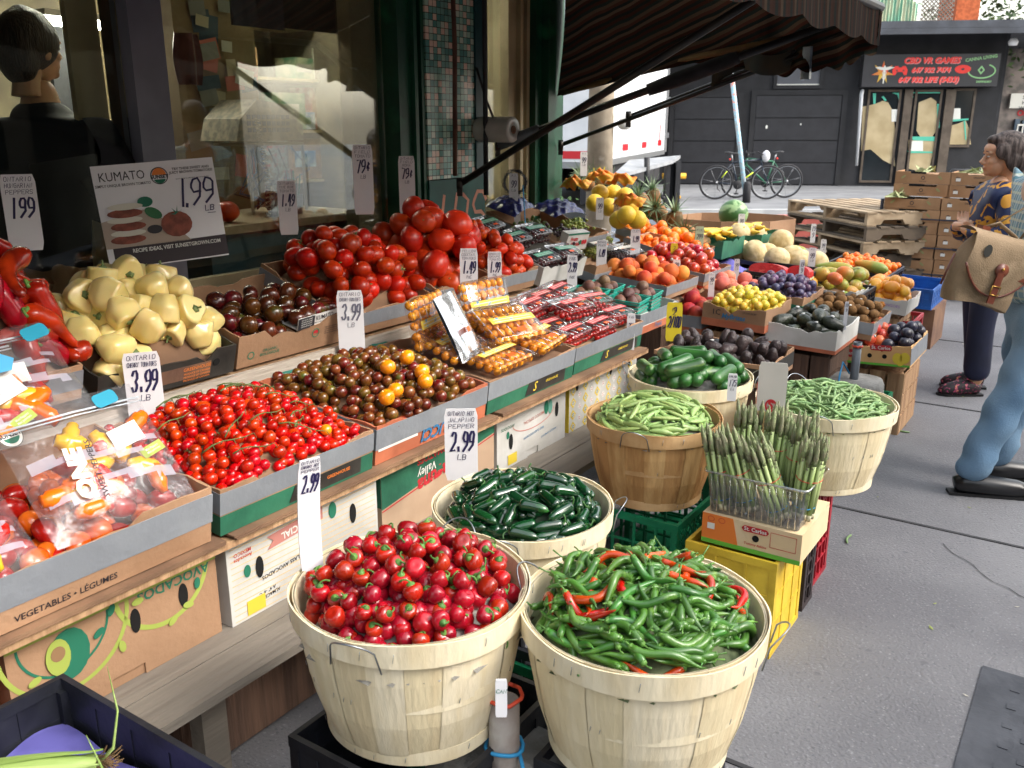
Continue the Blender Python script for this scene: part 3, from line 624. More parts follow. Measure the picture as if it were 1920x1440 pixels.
# ============================================================ ground, road, far pavement
def concrete(name, c, c2, speck='#8f9094', dark='#4a4b50'):
    m = M(name, c, c2, sc=1.1, rough=.92, bump=.6, bsc=90, detail=10, lo=.36, hi=.62)
    n = m.node_tree.nodes; l = m.node_tree.links; b = n['Principled BSDF']; src = b.inputs['Base Color'].links[0].from_socket
    tc = n.new('ShaderNodeTexCoord'); cur = src
    for sc, th, col in ((62, .15, speck), (34, .13, dark), (7, .04, dark), (21, .06, speck)):
        vo = n.new('ShaderNodeTexVoronoi'); vo.inputs['Scale'].default_value = sc; l.new(tc.outputs['Object'], vo.inputs['Vector'])
        lt = n.new('ShaderNodeMapRange'); lt.inputs['From Min'].default_value = th; lt.inputs['From Max'].default_value = th + .06; lt.inputs['To Min'].default_value = .4; lt.inputs['To Max'].default_value = 0; l.new(vo.outputs['Distance'], lt.inputs[0])
        mx = n.new('ShaderNodeMix'); mx.data_type = 'RGBA'; l.new(lt.outputs[0], mx.inputs['Factor']); l.new(cur, mx.inputs['A']); mx.inputs['B'].default_value = hexc(col); cur = mx.outputs['Result']
    l.new(cur, b.inputs['Base Color']); return m
PAV = concrete('pavement_concrete', '#77777a', '#626266'); PAV2 = M('far_pavement_concrete', '#747679', '#66686c', sc=2, rough=.9); ROAD = M('asphalt', '#5c6470', '#525a66', sc=6, rough=.9, bump=.2, bsc=60)
def struct(o): return tag(o, kind='structure')
struct(B().box(-70, -30, -.3, 70, 90, 0).obj('ground', PAV))
struct(B().box(-60, 12.9, .0, 60, 16.25, .004).obj('road', ROAD))
KR = Rm(-4, 'Z')
struct(B().box(-30, 16.4, 0, 40, 60, .14).obj('far_pavement', PAV2)); struct(B().box(-30, 16.22, 0, 40, 16.395, .145).obj('kerb', M('kerb_stone', '#a5a6a6', '#949596', sc=3, rough=.85)))
JN = M('joint_dark', '#3a3a3d', '#2e2e31', sc=9, rough=1)  # dark grey of the pavement joints and the crack
b = B()
for s_ in (-1.7, .15, 1.98, 3.82, 5.67, 7.52, 9.4): b.box(s_ - .008, -5, .0, s_ + .008, 2.9, .0035)
b.box(-4, -1.5, 0, 11, -1.487, .0032)
o = b.obj('pavement_joints', JN); o.matrix_world = frame(Vector((0, 0, 0)), U, -N); struct(o)
rnd = random.Random(8); b = B(); x, y = un(1768, 1020, z=0).xy; p = Vector((x, y, 0)); vs = []
for i in range(26): vs += [(p.x - .0012 - .0015 * rnd.random(), p.y, .003), (p.x + .0012 + .0015 * rnd.random(), p.y, .003)]; p = p + Vector((.012 + rnd.uniform(-.02, .022), -.045, 0))
b.add(vs, [(2 * i, 2 * i + 1, 2 * i + 3, 2 * i + 2) for i in range(25)]); struct(b.obj('pavement_crack', JN))
PLT = M('cast_iron', '#3c3e44', '#4a4c52', sc=8, rough=.6, metal=.4, bump=.3); o = thing('utility_cover', 'dark square iron cover set in the pavement at lower right', 'cover', frame(un(1842, 1250, z=.0), N, U) @ T(0, -.75, 0) @ Rm(90, 'Z') @ T(0, -.6, 0))
B().box(0, 0, 0, .75, .6, .005).obj('plate', PLT, o); b = B(); [b.box(.05 + .05 * i, .04 + .05 * j, .0051, .075 + .05 * i, .065 + .05 * j, .007) for i in range(13) for j in range(10) if (i + j) % 2]; b.obj('tread_studs', PLT, o); b = B(); b.lathe([(.13, 0), (.14, .004), (.15, 0)], 28, cap=False); b.obj('round_rim', PLT, o, T(.34, .3, .005))
# bits of litter
for k, (px, py, c_, l_) in enumerate(((1590, 1010, 'g', 'loose green bean lying on the pavement beside the asparagus stack'), (1690, 808, 'g', 'loose green bean lying on the pavement beside the green crate'))):
    pts, rad = bend(.09, .0048, .12, lambda u: min(1, 8 * u + .15, (1.02 - u) * 9), 6, 10, k); b = B(); b.tube(pts, rad, 6); o = b.obj('dropped_bean', BEAN); o.matrix_world = T(*un(px, py, z=.006)) @ Rm(60 + 80 * k, 'Z'); tag(o, l_, 'bean')
b = B(); rnd = random.Random(31)
for k in range(70):
    s_, t_ = rnd.uniform(1.6, 9), rnd.uniform(-.75, 1.2) if k % 3 else rnd.uniform(-1.0, -.6); p = P(s_, t_, .003); a = rnd.uniform(0, 6.3); L_ = rnd.uniform(.004, .016); d = Vector((cos(a), sin(a), 0)) * L_; q = Vector((-sin(a), cos(a), 0)) * L_ * .4; b.add([p - d, p - q, p + d + Z * .003, p + q], [(0, 1, 2, 3)], rnd.randrange(3))
tag(b.obj('leaf_litter', [M('litter_leaf', '#7f8a4a', rough=.8), M('litter_paper', '#a8a498', rough=.8), M('litter_brown', '#5a4634', rough=.9)]), 'tiny leaf and paper scraps scattered over the pavement', 'litter', None, 'stuff')
# ============================================================ black building across the road
def onp(fr, px, py):
    o = fr.translation; n = fr.col[1].xyz; d = un(px, py, s=1) - Vector((0, 0, CH)); k = (o - Vector((0, 0, CH))).dot(n) / d.dot(n); return fr.inverted() @ (Vector((0, 0, CH)) + d * k)
def P2(fr, px, py): q = onp(fr, px, py); return q.x, q.z
BLK = M('black_paint_wall', '#16171b', '#1e1f24', sc=3, rough=.75, bump=.2, bsc=30); BLK2 = M('black_paint_panel', '#17181e', '#1f2026', sc=4, rough=.55)
BF = frame(Vector((4.6, 23.2, .14)), Vector((7.5, -1.0, 0)), Vector((1, 7.5, 0))); bl = thing('black_building', 'single storey black painted building across the road with a shop sign', 'building', BF)
def bp(x0, y0, x1, y1): a, c = P2(BF, x0, y1), P2(BF, x1, y0); return a[0], a[1], c[0], c[1]
xL = P2(BF, 700, 200)[0]; xR = P2(BF, 1870, 200)[0]; zT = P2(BF, 1700, 62)[1]
B().box(xL, .0, 0, xR, 8, zT).obj('wall', BLK, bl)
x0, z0, x1, z1 = bp(1640, 60, 1940, 100); b = B(); b.box(xL, -1.1, zT + .005, xR + 3.0, 8.2, zT + .16); b.box(xL, -1.12, zT - .12, xR + 3.0, -1.0, zT + .0); b.obj('roof', M('roof_felt', '#3a3d44', '#464a52', sc=3, rough=.8), bl)
for k, (a, c_) in enumerate((((1258, 182), (1385, 347)), ((1406, 178), (1580, 350)))):
    x0, z0, x1, z1 = bp(a[0], a[1], c_[0], c_[1]); f_ = B(); z0 = .02
    f_.box(x0 - .12, -.05, z0, x0, -.004, z1 + .12); f_.box(x1, -.05, z0, x1 + .12, -.004, z1 + .12); f_.box(x0, -.05, z1, x1, -.004, z1 + .12); fo = f_.obj('garage_door', BLK, bl)
    for j in range(4): g = B(); g.box(x0 + .01, -.028, z0 + (z1 - z0) * j / 4 + .012, x1 - .01, -.006, z0 + (z1 - z0) * (j + 1) / 4 - .012); g.obj('door_panel', BLK2, fo)
    if k: flat(fo, 'paint_chip', oval(.05, .09), INKW, (*[P2(BF, 1437, 238)[0]], -.03, P2(BF, 1437, 238)[1])); flat(fo, 'paint_chip', oval(.03, .05), INKW, (P2(BF, 1501, 233)[0], -.03, P2(BF, 1501, 233)[1]))
x0, z0, x1, z1 = bp(1456, 108, 1540, 160); w = B(); w.box(x0 - .08, -.06, z0 - .08, x1 + .08, -.004, z0); w.box(x0 - .08, -.06, z1, x1 + .08, -.004, z1 + .08); w.box(x0 - .08, -.06, z0, x0, -.004, z1); w.box(x1, -.06, z0, x1 + .08, -.004, z1); wo = w.obj('window', BLK, bl); B().box(x0, -.02, z0, x1, -.012, z1).obj('pane', M('window_grey', '#6d7076', '#5c5f66', sc=1, rough=.15), wo); B().box(x0, -.024, z0, x1, -.021, z0 + .03).obj('pale_bead', INKW, wo)
# shop sign
x0, z0, x1, z1 = bp(1609, 102, 1868, 164); SG = M('sign_black', '#2c2c30', '#343438', sc=1, rough=.4); sg = B().box(x0, -.32, z0, x1, -.005, z1).obj('shop_sign', SG, bl); W_, H_ = x1 - x0, z1 - z0; RS = M('sign_red', '#e0332c', rough=.5); GS = M('sign_green', '#86b97e', rough=.5); yS = -.321
for s_, u_, v_, sz in (('CBD VR GAMES', .50, .80, .18), ('647 932 7474', .50, .51, .155), ('647 932 LIFE (5433)', .49, .21, .165)):
    txt(sg, s_, sz, M('sign_pink', '#d88a8a', rough=.5), (x0 + W_ * u_ + .012, yS, z0 + H_ * v_ - .012), shear=.25, bold=.05, lift=.003); txt(sg, s_, sz, RS, (x0 + W_ * u_, yS, z0 + H_ * v_), shear=.25, bold=.035, lift=.006)
pad = [(-.16, -.1), (-.1, -.1), (-.06, -.03), (.06, -.03), (.1, -.1), (.16, -.1), (.17, .02), (.12, .1), (.05, .1), (.03, .07), (-.03, .07), (-.05, .1), (-.12, .1), (-.17, .02)]
flat(sg, 'gamepad_mark', pad, RS, (x0 + W_ * .275, yS, z0 + H_ * .5), lift=.004)
for dx in (-.07, .08): flat(sg, 'gamepad_button', oval(.04, .04, 10), SG, (x0 + W_ * .275 + dx, yS, z0 + H_ * .5), lift=.007)
flat(sg, 'goggles_mark', [(a * 1.0, c) for a, c in oval(.36, .19)], RS, (x0 + W_ * .735, yS, z0 + H_ * .53), lift=.004); flat(sg, 'goggles_eye', oval(.07, .05), SG, (x0 + W_ * .735, yS, z0 + H_ * .53), lift=.007)
leaf = []
for k in range(14): a = radians(90 + k * 360 / 14); r_ = .26 if k % 2 == 0 else .1; leaf.append((r_ * cos(a), r_ * sin(a)))
flat(sg, 'leaf_mark', leaf, M('leaf_red', '#c8432c', '#c9a63a', sc=3, rough=.5), (x0 + W_ * .15, yS, z0 + H_ * .45), lift=.004); c_ = (x0 + W_ * .16, yS, z0 + H_ * .46)
flat(sg, 'staff_mark', [(-.012, -.26), (.012, -.26), (.02, .14), (-.02, .14)], INKW, c_, lift=.007); flat(sg, 'wing_mark', [(0, .03), (.1, .05), (.22, .1), (.12, .12), (0, .1), (-.12, .12), (-.22, .1), (-.1, .05)], INKW, c_, lift=.008)
for a in (0, 1): ring(sg, 'snake_mark', .09, .1, .014, INKW, (c_[0], yS, c_[2] - .02 - .09 * a), lift=.009)
ring(sg, 'swoosh_mark', .62, .34, .03, GS, (x0 + W_ * .875, yS, z0 + H_ * .47), a0=150, a1=420, lift=.004); flat(sg, 'diamond_mark', [(0, -.1), (.08, 0), (0, .1), (-.08, 0)], GS, (x0 + W_ * .87, yS, z0 + H_ * .5), lift=.005); flat(sg, 'diamond_mark', [(0, -.05), (.04, 0), (0, .05), (-.04, 0)], SG, (x0 + W_ * .87, yS, z0 + H_ * .5), lift=.008)
txt(sg, 'CANNA LIVING', .1, GS, (x0 + W_ * .86, yS, z0 + H_ * .86), rot=8, bold=.03); txt(sg, 'DISPENSARY', .06, GS, (x0 + W_ * .9, yS, z0 + H_ * .14), bold=.03)
# shopfront of the black building
GLD = M('dark_shop_glass', '#141a1e', '#1c2428', sc=1, rough=.12, spec=.6); PAPB = M('brown_paper', '#b7a684', '#a3926f', sc=2, rough=.85, bump=.6, bsc=5); WBR = M('brown_door_frame', '#4a3f35', '#5a4f44', sc=5, rough=.7); TEALT = M('teal_masking_tape', '#4fb39a', rough=.7)
def pane(x0_, y0_, x1_, y1_, nm='shop_window'):
    x0, z0, x1, z1 = bp(x0_, y0_, x1_, y1_); f_ = B(); e = .05
    f_.box(x0 - e, -.05, z0 - e, x1 + e, -.004, z0); f_.box(x0 - e, -.05, z1, x1 + e, -.004, z1 + e); f_.box(x0 - e, -.05, z0, x0, -.004, z1); f_.box(x1, -.05, z0, x1 + e, -.004, z1); o = f_.obj(nm, WBR, bl); B().box(x0, -.02, z0, x1, -.01, z1).obj('pane', GLD, o); return o
def ppoly(par, nm, pts, mat, th=.003, lift=.0):
    q = [P2(BF, *p) for p in pts]; b = B(); b.prism([(x, z) for x, z in q], th, 0, frame(Vector((0, -.0215 - lift, 0)), Vector((1, 0, 0)), Z)); return b.obj(nm, mat, par)
w1 = pane(1614, 172, 1686, 338); dr = pane(1701, 172, 1763, 330, 'shop_door'); w2 = pane(1779, 170, 1826, 272)
ppoly(w1, 'brown_paper_sheet', [(1617, 200), (1640, 195), (1655, 189), (1665, 192), (1672, 205), (1677, 235), (1680, 262), (1675, 275), (1678, 312), (1655, 300), (1632, 280), (1614, 283)], PAPB)
ppoly(dr, 'brown_paper_sheet', [(1722, 192), (1745, 183), (1755, 190), (1757, 215), (1755, 245), (1745, 260), (1728, 262), (1718, 245), (1720, 215)], PAPB); ppoly(dr, 'brown_paper_sheet', [(1703, 262), (1752, 265), (1748, 290), (1740, 325), (1702, 316)], PAPB)
ppoly(w2, 'brown_paper_sheet', [(1780, 236), (1795, 232), (1810, 226), (1816, 240), (1820, 271), (1780, 271)], PAPB)
for par, r in ((w1, (1671, 205, 1682, 228)), (dr, (1703 + 3, 262 + 2, 1730, 283)), (w2, (1776 + 5, 203, 1800, 224))): ppoly(par, 'paper_notice', [(r[0], r[1]), (r[2], r[1]), (r[2], r[3]), (r[0], r[3])], INKW, lift=.006)
for par, pl in ((w1, [(1636, 175), (1642, 175), (1641, 195), (1637, 195)]), (w1, [(1652, 182), (1656, 180), (1662, 188), (1659, 190)]), (w1, [(1672, 174), (1685, 174), (1685, 190), (1682, 178)]), (dr, [(1703, 173), (1762, 173), (1762, 175), (1703, 175)]), (dr, [(1756, 195), (1761, 195), (1761, 240), (1757, 240)]), (dr, [(1709, 180), (1712, 181), (1701, 203), (1699, 200)]), (dr, [(1705, 256), (1755, 256), (1756, 265), (1712, 263)]), (w2, [(1782, 224), (1815, 222), (1815, 225), (1784, 228)]), (w2, [(1806, 227), (1809, 227), (1811, 262), (1809, 262)]), (dr, [(1700, 283), (1748, 284), (1748, 287), (1705, 287)])): ppoly(par, 'masking_tape', pl[::-1], TEALT, lift=.009)
x0, z0, x1, z1 = bp(1686, 168, 1700, 345); B().box(x0 + .05, -.1, .02, x1 - .05, -.052, z1).obj('door_post', WBR, bl); x0, z0, x1, z1 = bp(1763, 168, 1779, 345); B().box(x0 + .06, -.1, .02, x1 - .07, -.052, z1).obj('door_post', WBR, bl)
x0, z0, x1, z1 = bp(1603, 170, 1613, 310); b = B(); b.tube([(x0, -.16, z0), (x1, -.16, z1 - .1), (x1 + .02, -.12, z1)], [.06, .085, .08], 10, flat=.5); b.obj('white_banner', M('white_vinyl', '#c9ccd0', rough=.5), bl)
b = B(); b.lathe([(.09, 0), (.11, .08), (.06, .16)], 12); b.obj('wall_lamp', M('lamp_white', '#e8e8ea', rough=.4), bl, T(P2(BF, 1884, 80)[0], -.5, P2(BF, 1884, 80)[1] - .1))
# side alley: post, white fenced shop entrance, sign
xa = P2(BF, 1890, 200)[0]; B().box(xR + .005, .5, 0, xR + .25, 8, zT).obj('side_wall', M('side_wall_grey', '#26272c', '#36373c', sc=2, rough=.8), bl)
for k in range(5): B().box(xR + .26, .8 + 1.2 * k, .01, xR + .33, .9 + 1.2 * k, zT - .05).obj('downpipe', M('pale_pipe', '#5a564c', rough=.7), bl)
al = thing('alley_shop', 'pale shopfront at the end of the alley right of the black building', 'building', BF @ T(xR + .5, 5.2, 0)); B().box(0, 0, 0, 6, 4, 4.2).obj('wall', M('alley_wall', '#5f5b58', '#8a7f7a', sc=3, rough=.8), al)
AF = BF @ T(xR + .5, 5.2, 0)
def ap(x0_, y0_, x1_, y1_): a, c = P2(AF, x0_, y1_), P2(AF, x1_, y0_); return a[0], a[1], c[0], c[1]
x0, z0, x1, z1 = ap(1890, 175, 1990, 203); sgn = B().box(x0, -.1, z0, x1, -.005, z1).obj('wall_sign', INKW, al)
for j, s_ in enumerate(('Serving Fresh', 'Healthy Food', 'We also deliver')): txt(sgn, s_, .14, INKK, (x0 + .7, -.1, z1 - .11 - .15 * j), lift=.004)
txt(al, 'OPEN', .22, INKR, (x0 + .55, -.006, z0 - .14), lift=.01, bold=.04)
x0, z0, x1, z1 = ap(1896, 236, 1990, 262); b = B(); [b.box(x0 + .14 * k, -.3, z0, x0 + .03 + .14 * k, -.27, z1) for k in range(20)]; b.box(x0, -.31, z1, x1, -.26, z1 + .05); b.box(x0, -.31, z0 - .05, x1, -.26, z0); b.obj('white_railing', INKW, al)
rnd = random.Random(3); b = B(); [b.box(x0 + .2 * k, -.1, z1 - .2, x0 + .2 * k + .13, -.006, z1 + rnd.uniform(.1, .5), rnd.randrange(3)) for k in range(16)]; b.obj('shelf_goods', [M('goods_red', '#7a3530', rough=.7), M('goods_dark', '#2a2a2e', rough=.7), M('goods_blue', '#4a5a6a', rough=.7)], al)
# ---- above the roof
RF = BF @ T(0, 3.5, 0)
def rp(x0_, y0_, x1_, y1_): a, c = P2(RF, x0_, y1_), P2(RF, x1_, y0_); return a[0], a[1], c[0], c[1]
x0, z0, x1, z1 = rp(1640, -60, 1730, 50); sh = thing('roof_shed', 'green corrugated panels of a rooftop shed above the black building', 'shed', RF @ T(x0, 0, zT + .17)); b = B(); b.grid(lambda u, v: ((x1 - x0) * u, .05 * abs(sin(u * 40)), (z1 - zT - .2) * v * (1 - .5 * u)), 80, 2, sm=False); b.obj('corrugated_panel', M('green_corrugated', '#6fa58c', '#b5b89c', sc=4, rough=.6, stretch=(3, 1, .3)), sh); B().box(0, .1, 0, x1 - x0, 2, .5).obj('wall', M('shed_wall', '#7a6a5a', rough=.8), sh)
x0, z0, x1, z1 = rp(1730, -60, 1805, 52); lf = thing('lattice_fence', 'weathered diagonal lattice fence on the black building roof', 'fence', RF @ T(x0, .3, zT + .17)); b = B(); w_ = x1 - x0; h_ = z1 - zT - .2
k = -h_
while k < w_:
    for sg_ in (0, 1):
        a0, a1 = max(0, -k), min(h_, w_ - k)
        if a1 <= a0: continue
        p0, p1 = Vector((k + a0, sg_ * .015, a0)), Vector((k + a1, sg_ * .015, a1))
        if sg_: p0 = Vector((w_ - p0.x, p0.y, p0.z)); p1 = Vector((w_ - p1.x, p1.y, p1.z))
        b.tube([p0, p1], .016, 4, sm=False)
    k += .11
b.obj('lattice', M('grey_lattice', '#8a8078', '#6f675f', sc=4, rough=.8), lf); B().box(0, .04, h_, w_, .1, h_ + .08).obj('top_rail', WOODG, lf)
x0, z0, x1, z1 = rp(1802, -60, 1862, 52); o = B().box(0, .6, 0, x1 - x0, 2.2, z1 - zT - .3).obj('orange_wall', M('orange_brick', '#c4663c', '#a8542f', sc=12, rough=.85)); o.matrix_world = RF @ T(x0, 0, zT + .17); tag(o, 'orange brick gable rising behind the rooftop lattice', 'wall')
# tree
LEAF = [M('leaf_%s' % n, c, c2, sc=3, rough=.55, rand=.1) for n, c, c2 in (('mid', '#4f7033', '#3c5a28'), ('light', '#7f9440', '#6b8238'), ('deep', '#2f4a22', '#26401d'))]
TR = thing('street_tree', 'leafy green tree showing above the roof at upper right', 'tree', BF @ T(xR + 3.2, 6.5, 0)); b = B(); b.tube([(0, 0, 0), (.1, 0, 2.5), (-.1, .1, 5), (-.5, 0, 8)], [.25, .2, .15, .05], 10); rnd = random.Random(9)
lim = []
for k in range(12): a = rnd.uniform(0, 6.3); z_ = rnd.uniform(3, 6); e = Vector((2.6 * cos(a), 2.6 * sin(a), z_ + rnd.uniform(-.3, 2))); b.tube([(0, 0, z_), tuple(e * .5 + Vector((0, 0, z_ * .5 + .3))), tuple(e)], [.09, .05, .02], 6); lim.append(e)
b.obj('trunk', M('bark', '#4a3f34', '#3a3028', sc=9, rough=.9), TR); b = B()
for k in range(5200):
    c_ = rnd.choice(lim) if k % 3 else Vector((rnd.uniform(-2.4, 1.5), rnd.uniform(-1, 1), rnd.uniform(4, 8))); p = c_ + Vector((rnd.gauss(0, .55), rnd.gauss(0, .55), rnd.gauss(0, .5))); a = Vector((rnd.gauss(0, 1), rnd.gauss(0, 1), rnd.gauss(0, .5))).normalized(); q = a.cross(Vector((rnd.gauss(0, 1), rnd.gauss(0, 1), 1))).normalized(); L = rnd.uniform(.07, .13)
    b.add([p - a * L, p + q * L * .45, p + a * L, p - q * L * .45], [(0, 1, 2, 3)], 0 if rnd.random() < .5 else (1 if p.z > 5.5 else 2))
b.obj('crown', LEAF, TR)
# ============================================================ street furniture beyond the stall
def torus(R, r, n=40, m=8): b = B(); b.add([((R + r * cos(2 * pi * j / m)) * cos(2 * pi * i / n), r * sin(2 * pi * j / m), (R + r * cos(2 * pi * j / m)) * sin(2 * pi * i / n)) for i in range(n) for j in range(m)], [(i * m + j, i * m + (j + 1) % m, (i + 1) % n * m + (j + 1) % m, (i + 1) % n * m + j) for i in range(n) for j in range(m)], 0, True); return b
RUB = M('tyre_rubber', '#222226', rough=.8); ALU = M('brushed_alloy', '#9a9da2', rough=.35, metal=.8); SADB = M('saddle_black', '#1d1e22', rough=.5)
def bike(label, X, fm, acc, bag=False):
    o = thing('parked_bicycle', label, 'bicycle', X, 'bicycles locked to the pole')
    for x in (0, 1.03):
        w = thing('w', None, None); bpy.data.objects.remove(w); w = torus(.325, .02).obj('wheel', RUB, o, T(x, 0, .345)); torus(.3, .008, 40, 6).obj('rim', ALU, w); b = B()
        for k in range(14): a = 2 * pi * k / 14; b.tube([(.02 * cos(a), .015 * (-1) ** k, .02 * sin(a)), (.3 * cos(a + .25 * (-1) ** k), 0, .3 * sin(a + .25 * (-1) ** k))], .0016, 3)
        b.tube([(0, -.05, 0), (0, .05, 0)], .022, 8); b.obj('spokes', ALU, w)
    b = B(); BBk, ST, HT, HB = (.43, 0, .3), (.30, 0, .74), (.86, 0, .80), (.88, 0, .68)
    for p, q, r in ((BBk, ST, .017), (ST, HT, .018), (BBk, HB, .022), (BBk, (0, 0, .345), .01), (ST, (0, 0, .345), .009), (HT, HB, .022), (HB, (1.03, -.05, .345), .013), (HB, (1.03, .05, .345), .013)): b.tube([p, q], r, 8)
    b.obj('frame', fm, o); b = B(); b.tube([(.50, -.024, .37), (.72, -.024, .55)], .012, 6); b.tube([(.10, -.02, .44), (.2, -.02, .57)], .009, 6); b.obj('bright_decal', acc, o)
    b = B(); b.tube([ST, (.265, 0, .9)], .014, 8); b.obj('seat_post', ALU, o); b = B(); b.tube([(.13, 0, .93), (.2, 0, .935), (.32, 0, .92), (.42, 0, .925)], [.05, .065, .03, .018], 10, flat=.35); b.obj('saddle', SADB, o)
    b = B(); b.tube([HT, (.84, 0, .9)], .014, 8); b.tube([(.8, -.28, .93), (.86, -.1, .91), (.86, .1, .91), (.8, .28, .93)], .012, 8); b.obj('handlebar', SADB, o)
    b = B(); b.lathe([(.085, -.004), (.09, 0), (.085, .004)], 20, X=T(.43, -.04, .3) @ Rm(90, 'X')); b.tube([(.43, -.06, .3), (.40, -.07, .14)], .009, 6); b.tube([(.43, .06, .3), (.46, .07, .46)], .009, 6); b.box(.36, -.13, .125, .44, -.06, .145); b.box(.42, .06, .455, .5, .13, .475); b.obj('crank', SADB, o)
    b = B(); b.lathe([(.05, -.01), (.03, .01)], 14, X=T(0, -.03, .345) @ Rm(90, 'X')); b.tube([(.02, -.04, .33), (.03, -.045, .22), (.08, -.045, .18)], .01, 6); b.obj('gear_cassette', SADB, o)
    b = B(); b.ball(.022, 8, 6, 0, T(.24, 0, .80)); b.obj('rear_light', M('red_lens', '#d02a20', rough=.3), o)
    if bag: b = B(); b.ball(.09, 12, 8, 0, T(.95, 0, .86) @ Sc(.9, .9, 1.3)); b.obj('clear_handlebar_bag', M('white_plastic_bag', '#cfcfd2', '#b9b9c0', sc=9, rough=.3, bump=.4), o)
g1 = un(1340, 373, z=.14); s1 = .69 / 63 
bike('dark bicycle with lime green lettering leaning on the sticker pole', frame(un(1340, 374, z=.14), Vector((1, -.02, 0)), Vector((0, 1, .1))), M('dark_blue_frame', '#1d2a3a', rough=.35), M('lime_decal', '#c8e02a', rough=.4), True)
bike('dark green bicycle parked behind facing the other way', frame(un(1471, 371, z=.14), Vector((-1, -.05, 0)), Vector((.05, -1, -.06))), M('green_frame', '#1f5a44', rough=.35), M('teal_decal', '#2f7f5f', rough=.4))
pb, pt = un(1399, 380, z=.14), un(1372, 140, Y=18.5); o = thing('leaning_pole', 'leaning galvanised street pole covered in faded stickers', 'pole', T(*pb)); b = B(); b.tube([(0, 0, 0), tuple((pt - pb) * .5), tuple((pt - pb) * 1.3)], .045, 12); b.obj('pole_shaft', M('stickered_steel', '#8f9aa0', '#7fb0c4', sc=6, rough=.6, stretch=(1, 1, 2), c3='#c47a6a', lo=.42, hi=.55), o); b = B(); b.lathe([(.08, 0), (.075, .35), (.05, .4)], 12); b.obj('pole_foot', RUB, o)
YEL = M('hydrant_yellow', '#c99a1e', '#b5861a', sc=8, rough=.6); hy = thing('fire_hydrant', 'yellow fire hydrant behind the truck lift gate', 'hydrant', T(*un(1262, 372, z=.14))); b = B(); b.lathe([(.16, 0), (.16, .05), (.1, .07), (.1, .55), (.13, .57), (.13, .62), (.1, .72), (.03, .78), (.03, .83)], 16); b.obj('hydrant_body', YEL, hy); b = B(); b.tube([(-.24, 0, .45), (.24, 0, .45)], .06, 10); b.tube([(0, -.2, .38), (0, 0, .38)], .07, 10); b.obj('outlet_caps', YEL, hy)
# truck
TA, TB = un(1112, 308, z=1.0), un(1246, 283, z=1.0); tx = (TB - TA); TL = tx.length; tf = frame(Vector((TA.x, TA.y, 0)), tx, Vector((-tx.y, tx.x, 0))); tk = thing('delivery_truck', 'white box truck parked beyond the stall with a folded grey lift gate', 'truck', tf)
WTR = M('truck_white', '#c9ccd0', '#bcc0c5', sc=2, rough=.45); TRM = M('truck_trim', '#8a8d90', rough=.4, metal=.6)
B().box(0, 0, 1.03, TL - .12, 2.4, 3.5).obj('cargo_box', WTR, tk); b = B(); b.box(TL - .118, -.03, .98, TL + .1, 2.42, 3.52); b.box(-.02, -.02, .93, TL - .12, 2.4, 1.025); b.obj('body_frame', TRM, tk); b = B(); [b.box(TL - .02, -.08, z_, TL + .03, -.031, z_ + .12) for z_ in (1.3, 2.1, 2.9)]; b.obj('hinges', TRM, tk)
REDR = M('red_reflector', '#b0202a', rough=.4); 
for k in range(6):
    x = TL * (.18 + .135 * k); b = B(); b.box(x, -.006, 1.14, x + TL * .07, -.0005, 1.26); b.obj('reflector_strip', REDR if k % 2 else INKW, tk)
B().box(TL - .9, -.006, 1.14, TL - .8, -.0005, 1.6).obj('reflector_strip', REDR, tk); B().box(-.006, .1, 1.08, -.0005, .5, 1.2).obj('reflector_strip', REDR, tk)
b = B(); b.box(.2, .1, .35, TL, .25, .92); b.box(.2, 2.1, .35, TL, 2.25, .92); b.obj('chassis', RUB, tk)
for x, y in ((1.2, .2), (1.2, 1.9), (TL - 1.2, .2), (TL - 1.2, 1.9)): torus(.36, .14, 28, 8).obj('wheel', RUB, tk, T(x, y, .5))
lg = thing('truck_lift_gate', 'grey steel lift gate platform with a black support frame behind the truck', 'lift gate', T(0, 0, 0)); p1, p2, p3, p4 = un(1145, 331, z=.86), un(1262, 300, Y=16), un(1276, 291, Y=17), un(1180, 300, Y=15.5)
b = B(); b.add([p1, p2, p3, p4] + [p - Vector((0, 0, .06)) for p in (p1, p2, p3, p4)], [(0, 1, 2, 3), (7, 6, 5, 4), (0, 4, 5, 1), (1, 5, 6, 2), (2, 6, 7, 3), (3, 7, 4, 0)]); b.obj('platform', M('lift_grey', '#85888c', '#74777b', sc=4, rough=.6), lg)
BM = M('black_steel', '#16171b', '#1f2025', sc=5, rough=.6); b = B(); q = un(1263, 330, Y=16.6); b.box(q.x - .13, q.y, .1, q.x - .06, q.y + .3, .97); b.box(q.x + .04, q.y, .1, q.x + .13, q.y + .3, .97); b.box(q.x - .059, q.y, .1, q.x + .039, q.y + .3, .2); b.box(q.x - .059, q.y + .2, .2, q.x + .039, q.y + .3, .97); b.obj('support_frame', BM, lg)
b = B(); b.tube([un(1172, 320, z=.75), un(1245, 372, Y=q.y)], .035, 6); b.tube([un(1213, 295, Y=15), un(1213, 355, Y=15)], .05, 6); b.tube([un(1150, 340, Y=13.6), un(1150, 372, Y=13.6)], .05, 6); b.obj('lift_arms', BM, lg)
